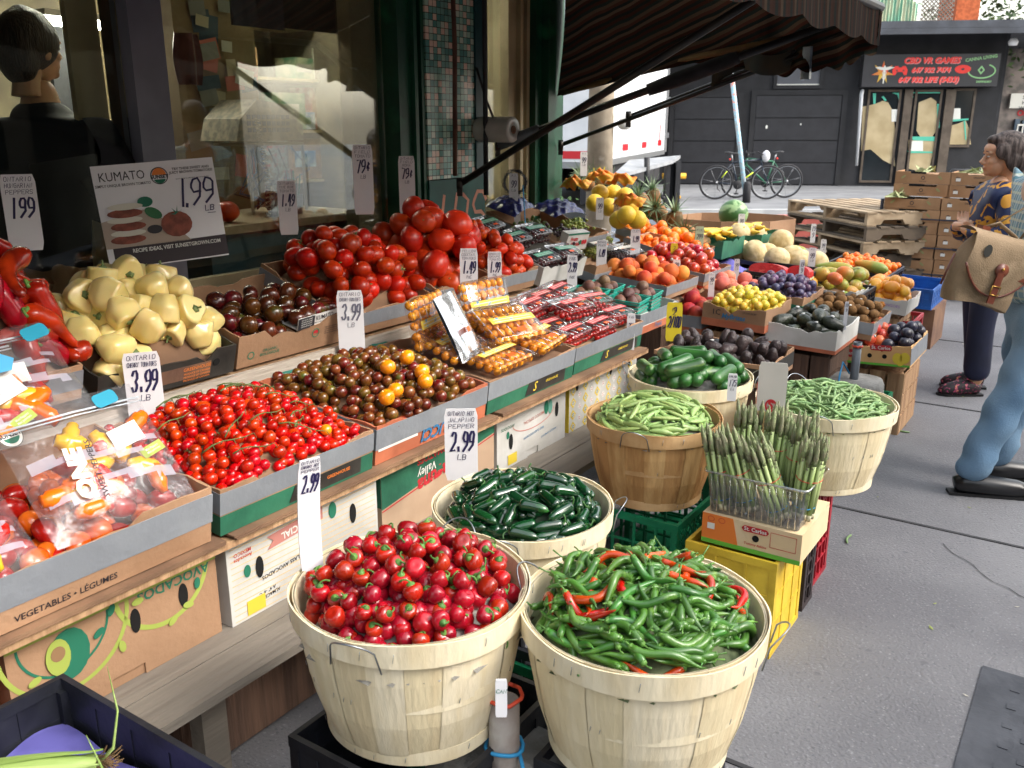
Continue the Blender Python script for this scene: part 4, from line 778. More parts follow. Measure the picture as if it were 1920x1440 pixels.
# concrete utility pole
ub = un(1124, 330, Y=9.4); o = thing('utility_pole', 'thick pale concrete utility pole behind the pineapples', 'pole', T(ub.x, ub.y, 0)); b = B(); b.tube([(0, 0, 0), (0, 0, 3), (0, 0, 7)], [.14, .12, .1], 20); b.obj('pole_shaft', M('pole_concrete', '#a89c8a', '#8f8474', sc=5, rough=.85, bump=.3, c3='#c0b7a8'), o); b = B(); pen(b, 'MW', 0, 0, .08, th=.012, z0=0); decal(o, 'yellow_paint_mark', b.mesh('mark', INKY), (-.03, -.145, 1.12)); b = B(); b.tube([(.24, -.1, 1.62), (.24, .12, 1.62)], .06, 14); b.obj('tape_roll', INKW, o)
# second low wall in red behind the pallets
rp_ = un(1408, 440, z=.0); o = B().box(0, 0, 0, 1.6, .5, .55).obj('red_bin', M('faded_red_plastic', '#a5524a', '#8f443e', sc=3, rough=.6)); o.matrix_world = frame(P(10.2, -3.75, 0), Vector((1, .1, 0)), Vector((0, 1, 0))); tag(o, 'faded red plastic bin standing behind the wooden pallets', 'bin')
# ============================================================ the shop front (s along, t to the street)
def sbox(b, s0, t0, z0, s1, t1, z1, mi=0): return b.box(min(s0, s1), min(-t0, -t1), z0, max(s0, s1), max(-t0, -t1), z1, mi)   # in the frame SF(0,0,0)
S0 = SF(0, 0, 0)
shop = thing('greengrocer_shop', 'green trimmed greengrocer shop front with big windows and a mosaic tile pillar', 'building', S0)
CRM = M('cream_paint', '#b3a380', '#9c8d6c', sc=3, rough=.7, bump=.15, bsc=20); GRN = M('green_paint', '#0c4a32', '#0a3a28', sc=4, rough=.45, bump=.2, bsc=14, c3='#14603f'); GRYF = M('grey_window_frame', '#6f6f7a', '#5f5f6a', sc=3, rough=.5); TEA = M('teal_paint_wall', '#174a44', '#1d5a50', sc=4, rough=.6, bump=.2)
GLS = Mglass('window_glass', (.9, .93, .9), .0, .6, .01)
BKW = M('shop_back_wall', '#7f765e', '#5f574a', sc=3, rough=.8, c3='#3f4a44')
b = B(); sbox(b, -2.5, -5.6, 0, 7.2, -5.75, 3.3); sbox(b, -2.65, -3.06, 0, -2.5, -5.75, 3.3); sbox(b, 5.05, -3.3, 0, 5.2, -5.6, 3.3); b.obj('inner_wall', BKW, shop)
b = B(); sbox(b, -2.5, -3.1, .0, 5.05, -5.6, .05); b.obj('floor', M('shop_floor', '#4a4640', '#3c3832', sc=3, rough=.6), shop); b = B(); sbox(b, -2.5, -3.12, 3.15, 5.05, -5.6, 3.3); b.obj('ceiling', M('shop_ceiling', '#8f8a7a', rough=.9), shop)
b = B(); sbox(b, -2.6, -2.99, 3.0, 5.2, -3.3, 7.5); b.obj('upper_wall', M('upper_brick', '#6a4a3c', '#7c5646', sc=14, rough=.9, bump=.3), shop)
b = B(); sbox(b, -2.6, -3.0, 0, 3.46, -3.11, .98); b.obj('stall_riser', TEA, shop)
# windows
for s0, s1, nm in ((-2.5, 2.05, 'left'), (2.19, 3.44, 'right')):
    w = B(); sbox(w, s0, -3.03, .98, s1, -3.07, 1.02); wo = w.obj('shop_window', CRM, shop); g = B(); sbox(g, s0 + .005, -3.046, 1.021, s1 - .005, -3.052, 2.99); g.obj('glass_pane', GLS, wo)
b = B(); sbox(b, 2.05, -2.99, .98, 2.19, -3.09, 2.99); b.obj('window_mullion', GRYF, shop); b = B(); sbox(b, 2.051, -3.091, .98, 2.12, -3.16, 2.99); b.obj('inner_jamb', M('brown_jamb', '#4a3524', '#3a2a1e', sc=6, rough=.6), shop)
b = B(); sbox(b, 1.93, -3.17, .98, 2.05, -3.2, 2.99); b.obj('inner_casing', CRM, shop); b = B(); sbox(b, 3.28, -3.1, .98, 3.45, -3.18, 2.99); b.obj('inner_casing', CRM, shop)
# green pilaster with mouldings
b = B(); sbox(b, 3.46, -2.97, 0, 3.55, -3.12, 3.0); sbox(b, 3.5505, -2.945, 0, 3.575, -3.12, 3.0); sbox(b, 3.5755, -2.99, 0, 3.615, -3.12, 3.0); sbox(b, 3.6155, -2.955, 0, 3.639, -3.12, 3.0); b.obj('green_pilaster', GRN, shop)
# mosaic pillar
def mosaic():
    m = M('mosaic_tile', '#88aa99', rough=.25); n = m.node_tree.nodes; l = m.node_tree.links; bb = n['Principled BSDF']; tc = n.new('ShaderNodeTexCoord'); sc = n.new('ShaderNodeVectorMath'); sc.operation = 'SCALE'; sc.inputs['Scale'].default_value = 1 / .031; l.new(tc.outputs['Object'], sc.inputs[0])
    fl = n.new('ShaderNodeVectorMath'); fl.operation = 'FLOOR'; l.new(sc.outputs[0], fl.inputs[0]); wn = n.new('ShaderNodeTexWhiteNoise'); l.new(fl.outputs[0], wn.inputs['Vector'])
    cr = n.new('ShaderNodeValToRGB'); cr.color_ramp.interpolation = 'CONSTANT'; e = cr.color_ramp.elements; e[0].color = hexc('#78a89c'); e[1].position = .3; e[1].color = hexc('#a0c2b0')
    for p_, c_ in ((.5, '#e0c6b4'), (.68, '#5a8f88'), (.84, '#c2d0c0')): x = e.new(p_); x.color = hexc(c_)
    l.new(wn.outputs['Value'], cr.inputs[0]); fr_ = n.new('ShaderNodeVectorMath'); fr_.operation = 'FRACTION'; l.new(sc.outputs[0], fr_.inputs[0]); sp = n.new('ShaderNodeSeparateXYZ'); l.new(fr_.outputs[0], sp.inputs[0]); cur = None
    for ax in 'XYZ':
        pp = n.new('ShaderNodeMath'); pp.operation = 'PINGPONG'; pp.inputs[1].default_value = .5; l.new(sp.outputs[ax], pp.inputs[0]); gt = n.new('ShaderNodeMath'); gt.operation = 'GREATER_THAN'; gt.inputs[1].default_value = .05; l.new(pp.outputs[0], gt.inputs[0])
        if cur is None: cur = gt.outputs[0]
        else: mu = n.new('ShaderNodeMath'); mu.operation = 'MULTIPLY'; l.new(cur, mu.inputs[0]); l.new(gt.outputs[0], mu.inputs[1]); cur = mu.outputs[0]
    mx = n.new('ShaderNodeMix'); mx.data_type = 'RGBA'; l.new(cur, mx.inputs['Factor']); mx.inputs['A'].default_value = hexc('#3a3430'); l.new(cr.outputs[0], mx.inputs['B']); l.new(mx.outputs['Result'], bb.inputs['Base Color']); return m
pil = thing('tiled_pillar', 'green and pink mosaic tile pillar with a graffitied teal base', 'pillar', SF(3.641, -2.935, 0)); B().box(.002, .0117, 1.345, .40, .33, 3.0).obj('tile_facing', mosaic(), pil, T(0, 0, 0)); B().box(0, .008, 0, .485, .33, 1.34).obj('painted_base', TEA, pil); B().box(.401, .0, 1.341, .485, .33, 3.0).obj('teal_strip', M('teal_strip_paint', '#0f4548', '#0c3a3e', sc=3, rough=.5), pil)
b = B(); pen(b, 'IDS', 0, 0, .2, .11, th=.022, slant=.2, rnd=random.Random(4)); decal(pil, 'graffiti', b.mesh('graffiti', M('salmon_spray', '#c98a72', rough=.7)), (.24, .008, 1.06))
# doorway recess and green corner column
b = B(); sbox(b, 4.127, -3.06, 0, 4.16, -3.2, 3.0); sbox(b, 4.52, -3.05, 0, 4.60, -3.2, 3.0); sbox(b, 4.601, -3.02, 0, 4.63, -3.2, 3.0); sbox(b, 4.70, -3.04, 0, 4.73, -3.2, 3.0); b.obj('cream_frame', CRM, shop)
b = B(); sbox(b, 4.16, -3.1, .02, 4.52, -3.105, 2.99); g = b.obj('door_glass', GLS, shop); b = B(); sbox(b, 4.63, -3.12, .02, 4.70, -3.2, 2.99); b.obj('dark_recess', M('dark_recess_tone', '#2a2a22', rough=.7), shop)  # dark strip set back between the cream frames
b = B(); sbox(b, 4.735, -3.0, 0, 4.80, -3.2, 3.0); sbox(b, 4.801, -2.95, 0, 4.88, -3.2, 3.0); sbox(b, 4.881, -2.99, 0, 5.04, -3.29, 3.0); b.obj('green_column', GRN, shop)
# pipes on the pillar
b = B(); b.tube([P(3.80, -2.90, 3), P(3.80, -2.90, 2.4), P(3.81, -2.895, 2.0), P(3.80, -2.9, 1.36)], .012, 8); tag(b.obj('awning_crank_rod', M('rusty_rod', '#4a2a20', '#5a3a2a', sc=14, rough=.7)), 'rust brown crank rod running down the tiled pillar', 'rod')
b = B(); b.tube([P(4.02, -2.86, 3), P(4.02, -2.86, 1.25)], .013, 8); tag(b.obj('black_rod', BM), 'thin black rod hanging beside the plastic film roll', 'rod')
b = B(); b.tube([P(4.0, -2.9, 1.9), P(4.0, -2.87, 1.82), P(4.03, -2.86, 1.74), P(4.07, -2.83, 1.62)], .007, 6); tag(b.obj('black_cable', BM), 'short black cable looping down to the film roll', 'cable')
rl = thing('film_roll', 'roll of clear produce bags hanging in front of the doorway', 'roll', frame(un(930, 243, t=-2.83), U, -N)); b = B(); b.lathe([(.063, -.11), (.066, -.1), (.066, .1), (.063, .11), (.022, .11), (.022, -.11)], 24, X=Rm(90, 'X') @ T(0, 0, 0)); b.obj('bag_film', M('rolled_film', '#b9b7b2', '#a7a49e', sc=5, rough=.3), rl); b = B(); b.lathe([(.021, -.115), (.021, .115), (.016, .115), (.016, -.115)], 16, X=Rm(90, 'X'), cap=False); b.obj('cardboard_core', CBD, rl)
# ---- inside the shop
ir = SF(0, 0, 0)
ln = thing('strip_light', 'lit fluorescent strip light on the ceiling inside the shop', 'lamp', frame(un(157, 38, t=-4.6), U, -N)); B().box(-.25, -.08, 0, .25, .08, .03).obj('light_housing', INKW, ln); b = B(); b.tube([(-.22, -.04, -.02), (.22, -.04, -.02)], .016, 8); b.tube([(-.22, .04, -.02), (.22, .04, -.02)], .016, 8); b.obj('glowing_tubes', M('tube_glow', (1, .95, .82), emit=34), ln)
for k, (s_, t_) in enumerate(((3.2, -4.6), (5.9 - 1.6, -4.3))):  # unseen lamps added to brighten the shop interior
    l2 = thing('strip_light', 'added fluorescent strip light hidden above the %s shop window' % ('middle of the', 'far end of the')[k], 'lamp', SF(s_, t_, 3.08)); B().box(-.6, -.1, 0, .6, .1, .05).obj('light_housing', INKW, l2); b = B(); b.tube([(-.55, -.04, -.02), (.55, -.04, -.02)], .02, 8); b.tube([(-.55, .04, -.02), (.55, .04, -.02)], .02, 8); b.obj('glowing_tubes', MATS['tube_glow'], l2)
# darker dark-green frames at back left, cream passage
for (px0, px1, py0, py1, t_, m_, nm, l_) in ((125, 138, 30, 330, -4.9, BLK, 'dark_door_frame', 'dark vertical door frame behind the person in the shop'), (138, 245, 108, 120, -5.3, BLK, 'dark_rail', 'dark horizontal rail on the cream wall inside the shop'), (110, 126, 60, 150, -5.2, M('red_box', '#7a2a1a', rough=.6), 'red_box', 'dark red panel beside the head of the person in the shop')):
    a, c = un(px0, py1, t=t_), un(px1, py0, t=t_); o = B().box(0, 0, 0, abs((c - a).dot(U)), .03, c.z - a.z).obj(nm, m_); o.matrix_world = frame(a, U, -N); tag(o, l_, 'panel')
# pin board pillar with paper scraps
BRD = M('pinboard', '#8f7a5c', '#7a664a', sc=4, rough=.85); a = un(352, 330, t=-3.9); c = un(470, -20, t=-3.9); pbd = thing('notice_pillar', 'brown pillar inside the shop covered with pinned notes and cards', 'pillar', frame(a, U, -N)); WP, HP = (c - a).dot(U), c.z - a.z
B().box(0, 0, -.3, WP, .15, HP).obj('pillar_body', BRD, pbd)
rnd = random.Random(6); PM = [M('note_%s' % n, c_, rough=.8) for n, c_ in (('cream', '#b5a88c'), ('tan', '#9a8562'), ('teal', '#3f7f70'), ('pink', '#b5685c'), ('grey', '#7f7f78'), ('navy', '#3f4f5c'), ('white', '#b9b4a6'))]
for k in range(26):
    w, h = rnd.uniform(.06, .15), rnd.uniform(.05, .13); flat(pbd, 'pinned_note', [(-w / 2, -h / 2), (w / 2, -h / 2), (w / 2, h / 2), (-w / 2, h / 2)], rnd.choice(PM), (rnd.uniform(.05, WP - .03), 0, rnd.uniform(.0, HP)), rot=rnd.uniform(-14, 14), lift=.002 + .0012 * k)
def inpt(nm, mb, mat, px, py, t_, lab, cat, X=None, dz=0): o = mb.obj(nm, mat); o.matrix_world = frame(un(px, py, t=t_), U, -N) @ (X or Matrix.Identity(4)); return tag(o, lab, cat)
b = B(); b.grid(lambda u, v: (.13 * (u - .5) * (1 + .3 * sin(v * 3)), .03 * sin(u * 9), -.22 * v), 10, 10); inpt('hanging_bag', b, M('maroon_bag', '#4a2018', '#5c2a20', sc=6, rough=.5), 350, 62, -3.6, 'maroon plastic bag hanging inside the window by the notes', 'bag')
b = B(); b.box(-.14, 0, 0, .14, .01, .26); inpt('dark_poster', b, M('poster_grey', '#3a3a40', rough=.6), 487, 52, -3.12, 'plain dark grey card taped high inside the window', 'card')
b = B(); b.box(-.45, 0, 0, .5, .01, .3); inpt('film_poster', b, M('poster_black', '#1f1c14', rough=.5), 620, 62, -3.2, 'dark festival poster taped across the top of the window', 'poster')
# counter with things on it
cz = 1.16; ct = thing('shop_counter', 'cream topped counter with a rounded end inside the window', 'counter', SF(2.45, -3.18, 0)); pts = [(0, 0), (1.0, 0), (1.0, .6), (0, .6), (-.1, .5), (-.16, .3), (-.1, .1)]; b = B(); b.prism(pts, .035, 0, T(0, 0, cz)); b.obj('counter_top', M('counter_cream', '#a8977a', '#978668', sc=3, rough=.6), ct); B().box(.05, .06, 0, .95, .55, cz - .002).obj('counter_body', M('counter_teal', '#24424c', '#1d3640', sc=3, rough=.6), ct)
CT = SF(2.45, -3.18, cz + .036)
for k, (x, y, r, m_, l_) in enumerate(((.12, .12, .045, TOMR, 'red tomato on the shop counter at the left'), (.22, .14, .055, TOMV, 'bigger dark tomato on the shop counter'),)):
    o = ob('counter_tomato', tom_mesh(r, m_, 5, .03, .85, .1, k)); o.matrix_world = CT @ T(x, y, r * .85); tag(o, l_, 'tomato')
fn_ = thing('desk_fan', 'small dark desk fan on the shop counter behind the price tag', 'fan', CT @ T(.52, .16, .085)); torus(.075, .012, 28, 8).obj('fan_ring', M('fan_dark', '#22262c', rough=.4), fn_, Rm(20, 'Z')); b = B()
for k in range(5): a = 2 * pi * k / 5; b.add([(0, 0, 0), (.065 * cos(a), .01, .065 * sin(a)), (.065 * cos(a + .7), -.005, .065 * sin(a + .7))], [(0, 1, 2)])
b.tube([(0, .0, -.07), (0, .02, -.085)], .04, 10); b.obj('fan_blades', ALU, fn_)
cp = thing('pen_pot', 'dark pot of red and black pens on the shop counter', 'pot', CT @ T(.68, .2, 0)); b = B(); b.lathe([(.035, 0), (.04, .09), (.036, .09), (.03, .005)], 14, cap=False); b.obj('pot', GRYF, cp); rnd = random.Random(3)
for k in range(9): b = B(); a = rnd.uniform(0, 6.3); b.tube([(.01 * cos(a), .01 * sin(a), .01), (.035 * cos(a), .035 * sin(a), .17 + rnd.random() * .04)], .005, 6); b.obj('pen', rnd.choice((INKR, INKK, INKG)), cp)
b = B(); n = 150; b.tube([(.012 * cos(k * .9) + .02 * sin(k * .03), .012 * sin(k * .9), .003 * k) for k in range(n)], .003, 5); o = b.obj('coiled_cord', M('cord_beige', '#a79c86', rough=.5)); o.matrix_world = CT @ T(.43, .12, 0); tag(o, 'coiled beige telephone cord hanging to the shop counter', 'cord')
rk = thing('counter_rack', 'white rack with tangled blue cables above the shop counter', 'rack', CT @ T(.50, .3, 0)); b = B(); b.box(0, 0, .32, .36, .25, .335); b.box(0, 0, 0, .012, .012, .32); b.box(.348, 0, 0, .36, .012, .32); b.obj('rack_frame', M('rack_white', '#a89c88', rough=.5), rk); rnd = random.Random(12)
for k in range(9): b = B(); x = rnd.uniform(.03, .32); b.tube([(x, .05, .31), (x + rnd.uniform(-.1, .1), .02, .2), (x + rnd.uniform(-.12, .12), .06, .1), (rnd.uniform(.03, .3), .05, .02)], .004, 5); b.obj('cable', M('cable_blue', '#23507a', rough=.5) if k % 2 else BM, rk)
tl = thing('cash_register', 'beige till with a curved hood standing on the rack', 'till', CT @ T(.42, .28, .345)); b = B(); b.prism([(0, 0), (.42, 0), (.42, .07), (.3, .17), (.14, .19), (.03, .1)], .26, 0, frame(Vector((0, .26, 0)), Vector((1, 0, 0)), Z)); b.obj('till_body', M('till_beige', '#b3a68c', '#8a8270', sc=30, rough=.5), tl); b = B(); [b.box(.07 + .03 * i, -.004, .04 + .03 * j, .09 + .03 * i, -.0005, .06 + .03 * j) for i in range(9) for j in range(3)]; kk = b.obj('keys', GRYF, tl)
b = B(); b.box(0, 0, -.6, .3, .02, .2); inpt('rear_shelf', b, M('shelf_goods_mix', '#5f4f3c', '#7f8a8a', sc=18, rough=.6, c3='#8a3a2a', lo=.42, hi=.52), 480, 320, -4.9, 'crowded shelf of mixed goods at the back of the shop', 'shelf')
b = B(); b.box(0, 0, 0, .38, .02, .25); inpt('plastic_sheet', b, M('hanging_plastic', '#a89a78', '#c2b693', sc=9, rough=.3), 215, 190, -4.0, 'crumpled clear plastic sheet hanging inside the shop', 'sheet', X=T(0, 0, 0) @ Sc(.35, 1, 1.1))
rnd = random.Random(17); SBX = [M('stock_%s' % n, a, c_, sc=9, rough=.6) for n, a, c_ in (('kraft', '#9a7a55', '#7a5f42'), ('white', '#b5b0a4', '#8f8a80'), ('blue', '#3f6a94', '#b5c0c4'), ('red', '#9a4a38', '#c4b49a'), ('green', '#4f7a5c', '#a8a88a'))]
for k in range(46):
    px, z_ = 320 + 430 * rnd.random(), 1.22 + .36 * (k % 4); w_, h_ = rnd.uniform(.1, .3), rnd.uniform(.12, .3); q = un(px, 200, t=-5.15); b = B(); b.box(0, 0, 0, w_, .2, h_, 0); b.box(.01, -.003, h_ * .3, w_ * .8, -.0005, h_ * .7, 1); o = b.obj('stock_box', [SBX[k % 5], SBX[(k + 2) % 5]]); o.matrix_world = frame(Vector((q.x, q.y, z_)), U, -N) @ Rm(rnd.uniform(-9, 9), 'Z'); tag(o, 'printed stock box on the crowded shelves inside the shop', 'box', 'stock boxes inside the shop')
sh_ = thing('stock_shelves', 'plank shelves full of boxes at the back of the shop', 'shelf', S0); b = B(); [sbox(b, 3.4, -5.1, 1.195 + .36 * k, 5.04, -5.45, 1.215 + .36 * k) for k in range(4)]; b.obj('shelf_planks', CRM, sh_); b = B(); [sbox(b, x, -5.12, .06, x + .04, -5.4, 2.7) for x in (3.36, 4.2)]; b.obj('uprights', CRM, sh_)
# ============================================================ awning
def stripe(name, dirv, scale, cols):
    m = M(name, cols[0], rough=.95, spec=.05); n = m.node_tree.nodes; l = m.node_tree.links; bb = n['Principled BSDF']; tc = n.new('ShaderNodeTexCoord'); dt = n.new('ShaderNodeVectorMath'); dt.operation = 'DOT_PRODUCT'; dt.inputs[1].default_value = dirv; l.new(tc.outputs['Object'], dt.inputs[0])
    nz = n.new('ShaderNodeTexNoise'); nz.inputs['Scale'].default_value = 3; l.new(tc.outputs['Object'], nz.inputs['Vector']); ad = n.new('ShaderNodeMath'); ad.operation = 'MULTIPLY_ADD'; ad.inputs[1].default_value = .05; l.new(nz.outputs[0], ad.inputs[0]); l.new(dt.outputs['Value'], ad.inputs[2])
    mu = n.new('ShaderNodeMath'); mu.operation = 'MULTIPLY'; mu.inputs[1].default_value = scale; l.new(ad.outputs[0], mu.inputs[0]); fr_ = n.new('ShaderNodeMath'); fr_.operation = 'FRACT'; l.new(mu.outputs[0], fr_.inputs[0]); cr = n.new('ShaderNodeValToRGB'); cr.color_ramp.interpolation = 'CONSTANT'; e = cr.color_ramp.elements; k = len(cols); e[0].color = hexc(cols[0]); e[1].position = 1 / k; e[1].color = hexc(cols[1])
    for i in range(2, k): x = e.new(i / k); x.color = hexc(cols[i])
    l.new(fr_.outputs[0], cr.inputs[0]); l.new(cr.outputs[0], bb.inputs['Base Color']); 
    tr = n.new('ShaderNodeBsdfTranslucent'); l.new(cr.outputs[0], tr.inputs[0]); mx = n.new('ShaderNodeMixShader'); mx.inputs[0].default_value = .15; l.new(bb.outputs[0], mx.inputs[1]); l.new(tr.outputs[0], mx.inputs[2]); l.new(mx.outputs[0], n['Material Output'].inputs[0]); return m
SC8 = ['#2c1812', '#161917', '#2c1812', '#41342a', '#161a18', '#361f18', '#3c3026', '#1a1f1c']
AW1 = stripe('awning_fabric', (1, 0, 0), 4.2, SC8); AW2 = stripe('awning_side_fabric', (0, .36, .93), 7, SC8); AW3 = stripe('valance_fabric', (.7, 1, .12), 11, ['#1c100c', '#0e1110', '#1c100c', '#2a211a', '#0e1110', '#20130f'])
aw = thing('shop_awning', 'dark brown striped fabric awning sagging over the stall on steel arms', 'awning', S0)
def awz(s, t): u = (-t - 1.15) / 1.85; return 2.17 + .85 * u - .10 * sin(pi * u) - .02 * sin(s * 5 + u * 3)
b = B(); b.grid(lambda u, v: (-2.3 + 7.2 * u, 1.15 + 1.85 * v, awz(-2.3 + 7.2 * u, -1.15 - 1.85 * v)), 60, 14); b.obj('canopy', AW1, aw)
lowp = [(1045, 180), (1150, 155), (1300, 118), (1400, 128), (1440, 140), (1500, 128), (1560, 122), (1600, 112), (1640, 88), (1651, 60)]; lw = [st(un(*q, s=4.95)) for q in lowp]
def side(u, v):
    x = u * (len(lw) - 1); i = min(int(x), len(lw) - 2); f_ = x - i; t_ = lw[i][1] * (1 - f_) + lw[i + 1][1] * f_; z0 = lw[i][2] * (1 - f_) + lw[i + 1][2] * f_; z1 = awz(4.9, t_) 
    if u > .45: z0 += -.03 * abs(sin(u * 34))
    w = (1 - v); return (4.9 + .05 * w + .05 * w * sin(u * 30) * (1 if u > .4 else .5) + .10 * sin(pi * v) * (1 - u), -t_, z0 + (z1 - z0) * v)
b = B(); b.grid(side, 90, 14); b.obj('side_drop', AW2, aw)
b = B(); b.tube([P(-2.3, -1.14, 2.16), P(4.97, -1.14, 2.17)], .024, 10, X=S0.inverted()); b.obj('front_bar', M('dark_steel_bar', '#26282c', '#33302c', sc=8, rough=.45, metal=.5), aw)
b = B(); b.grid(lambda u, v: (-2.3 + 7.25 * u, 1.125 + .01 * sin(u * 60), 2.15 - (.13 + .03 * abs(sin(u * 46))) * v), 150, 4); b.obj('front_valance', AW3, aw)
b = B(); b.grid(lambda u, v: (4.93 + .06 * sin(u * 9), 1.98 - .55 * u, 1.86 + .16 * u + .05 * sin(u * 7) + .1 * (v - .5)), 20, 4); b.obj('bunched_fabric', M('bunched_lining', '#2a2f30', '#3a3226', sc=9, rough=.9), aw)
ARM = MATS['dark_steel_bar']
def arm(lab, p, q, r, extra=None):
    o = thing('folding_strut', lab, 'awning arm', T(*p)); b = B(); b.tube([(0, 0, 0), q - p], r, 10); b.obj('steel_tube', ARM, o); b = B(); b.lathe([(.03, -.015), (.03, .015)], 12, X=Rm(90, 'Y')); b.box(-.014, -.014, -.06, .014, .014, .03); b.obj('pivot_bracket', ARM, o); return o
a1 = arm('long steel awning arm rising from the tiled pillar', P(3.72, -2.81, 1.326), P(3.72, -1.15, 2.19), .017)
p_, q_ = P(4.09, -2.83, 1.51), P(4.9, -1.15, 2.165); a2 = arm('thick steel awning arm with a dark cloth sleeve', p_, q_, .02); d = q_ - p_; b = B(); b.tube([d * .42, d * .50, d * .64, d * .66], [.03, .038, .036, .03], 12); b.obj('cloth_sleeve', M('black_cloth', '#1a1a1e', '#24242a', sc=9, rough=.95, bump=.4), a2)
b = B(); b.tube([d * .0, d * .12], .03, 12); b.obj('end_collar', GTUBE, a2)
arm('thin steel awning arm at the far corner of the shop', P(4.95, -2.95, 1.493), P(4.95, -1.45, 1.985), .013); arm('second thin steel arm just under the far awning edge', P(4.97, -2.5, 1.66), P(4.97, -1.14, 2.12), .011)
b = B(); b.tube([P(4.97, -2.96, 1.80), P(4.97, -2.1, 1.975), P(4.97, -1.5, 2.06)], .017, 8); tag(b.obj('golden_wood_pole', M('golden_wood', '#6f5430', '#5a4224', sc=8, rough=.7)), 'golden brown wooden pole along the far awning edge', 'pole')
b = B(); b.grid(lambda u, v: (.02 * sin(u * 8), .09 * (u - .5) * (1 + v * .6), -.16 * v), 10, 6); o = b.obj('plastic_scrap', M('torn_plastic', '#5a6470', '#8a94a0', sc=9, rough=.25)); o.matrix_world = T(*P(4.93, -1.47, 2.0)) ; tag(o, 'torn grey plastic scrap knotted to the awning corner', 'plastic scrap')
# buildings and street behind the camera, seen in the window reflections
for k, (x0, x1, y0, y1, h, c_, l_) in enumerate(((5.5, 12, -6, -1, 5.5, '#7a5a48', 'red brown brick terrace across the street behind the camera'), (9.5, 14, .5, 5, 7, '#5f5a50', 'pale stucco shop across the street at the right'), (-6, 4.5, -11, -8, 6, '#6f6a64', 'grey rendered building behind the camera'))):
    o = thing('street_building', l_, 'building', T(x0, y0, 0)); m_ = M('facade_%s' % ('brick', 'stucco', 'render')[k], c_, sc=3, rough=.9); B().box(0, 0, 0, x1 - x0, y1 - y0, h).obj('wall', m_, o)
    for i in range(4):
        for j in range(2):
            if k < 2: B().box(-.03, .6 + i * 1.05, 1 + j * 2.0, -.002, 1.3 + i * 1.05, 2.3 + j * 2.0).obj('window', GLD, o)
            else: B().box(1 + i * 2.3, 3.002, 1 + j * 2.3, 2.2 + i * 2.3, 3.03, 2.6 + j * 2.3).obj('window', GLD, o)
car = thing('parked_car', 'dark blue parked car at the kerb behind the camera', 'car', frame(P(4.2, 3.4, 0), -U, -N)); CARM = M('car_blue', '#1d3350', rough=.2, coat=1)
b = B(); prof = [(0, .3), (4.3, .3), (4.35, .6), (4.2, .85), (3.3, .95), (2.7, 1.42), (1.2, 1.45), (.5, .98), (.05, .9), (-.05, .6)]; b.prism(prof, 1.7, 0, frame(Vector((0, 1.7, 0)), Vector((1, 0, 0)), Z)); b.obj('body', CARM, car); b = B(); b.prism([(.75, .98), (1.3, 1.36), (2.6, 1.34), (3.1, .97)], 1.72, 0, frame(Vector((0, 1.71, 0)), Vector((1, 0, 0)), Z)); b.obj('side_windows', GLD, car)
for x in (.8, 3.5):
    for y in (0.1, 1.6): torus(.24, .08, 24, 8).obj('wheel', RUB, car, T(x, y, .32))
# ============================================================ the stall: shelves
def FT(s, t, z, tilt=12, yaw=0): 
    a = radians(tilt); return frame(P(s, t, z), U, -N * cos(a) + Z * sin(a)) @ Rm(yaw, 'Z')
root = thing('display_stand', 'long stepped wooden stand with grey plank shelves under the produce boxes', 'stand', SF(-.3, -1.56, 0))
def SB(x0, t0, z0, x1, t1, z1): return (x0 + .3, -t0 - 1.56, z0, x1 + .3, -t1 - 1.56, z1)   # s, t to the stand's own axes
for a in ((-.3, -1.53, .355, 3.6, -1.655, .38), (-.3, -1.662, .353, 3.6, -1.98, .378), (-.3, -1.985, .355, 3.6, -2.28, .379)): B().box(*SB(*a)).obj('lower_plank', WOODG, root)
B().box(*SB(-.3, -1.68, .622, 3.62, -2.25, .640)).obj('middle_shelf', WOODC, root)
B().box(*SB(-.3, -2.262, .63, 3.6, -2.285, .848)).obj('riser_board', WOODW, root)
B().box(*SB(-.3, -2.29, .825, 3.7, -2.95, .845)).obj('upper_shelf', WOODC, root)
for x in (-.2, 1.1, 2.3, 3.5):
    for t in (-1.62, -2.2): B().box(*SB(x, t, 0, x + .07, t - .05, .352)).obj('post', WOODG, root)
for x in (-.2, 1.35, 2.6, 3.5): B().box(*SB(x, -2.86, 0, x + .07, -2.93, .824)).obj('post', WOODG, root)
b = B(); rnd = random.Random(2)                                   # layers of flattened cardboard along the shelf edge
for k, (x0, x1) in enumerate(((-.3, 1.26), (1.262, 2.42), (2.425, 3.6))):
    for j in range(2): b.box(*SB(x0 + rnd.random() * .03, -1.668 - .004 * j - rnd.random() * .006, .6405 + .0062 * j, x1 - .004, -2.24, .6458 + .0062 * j))
tag(b.obj('cardboard_sheets', CBI, None, Matrix.Identity(4)), 'layers of flattened brown cardboard padding the middle shelf edge', 'cardboard'); bpy.data.objects['cardboard_sheets'].matrix_world = SF(-.3, -1.56, 0)
PT = M('teal_paint', '#1f8f7c', '#35776a', sc=30, rough=.7)
for (x, z, w, h) in ((2.45, .80, .16, .035), (2.08, .80, .25, .03), (2.3, .76, .08, .03)):
    rr = random.Random(x); pts = [(w / 2 * cos(2 * pi * i / 14) * (1 + .3 * rr.random()), h / 2 * sin(2 * pi * i / 14) * (1 + .5 * rr.random())) for i in range(14)]
    flat(bpy.data.objects['riser_board'], 'paint_mark', pts, PT, (x + .3, .702, z), lift=.0012)
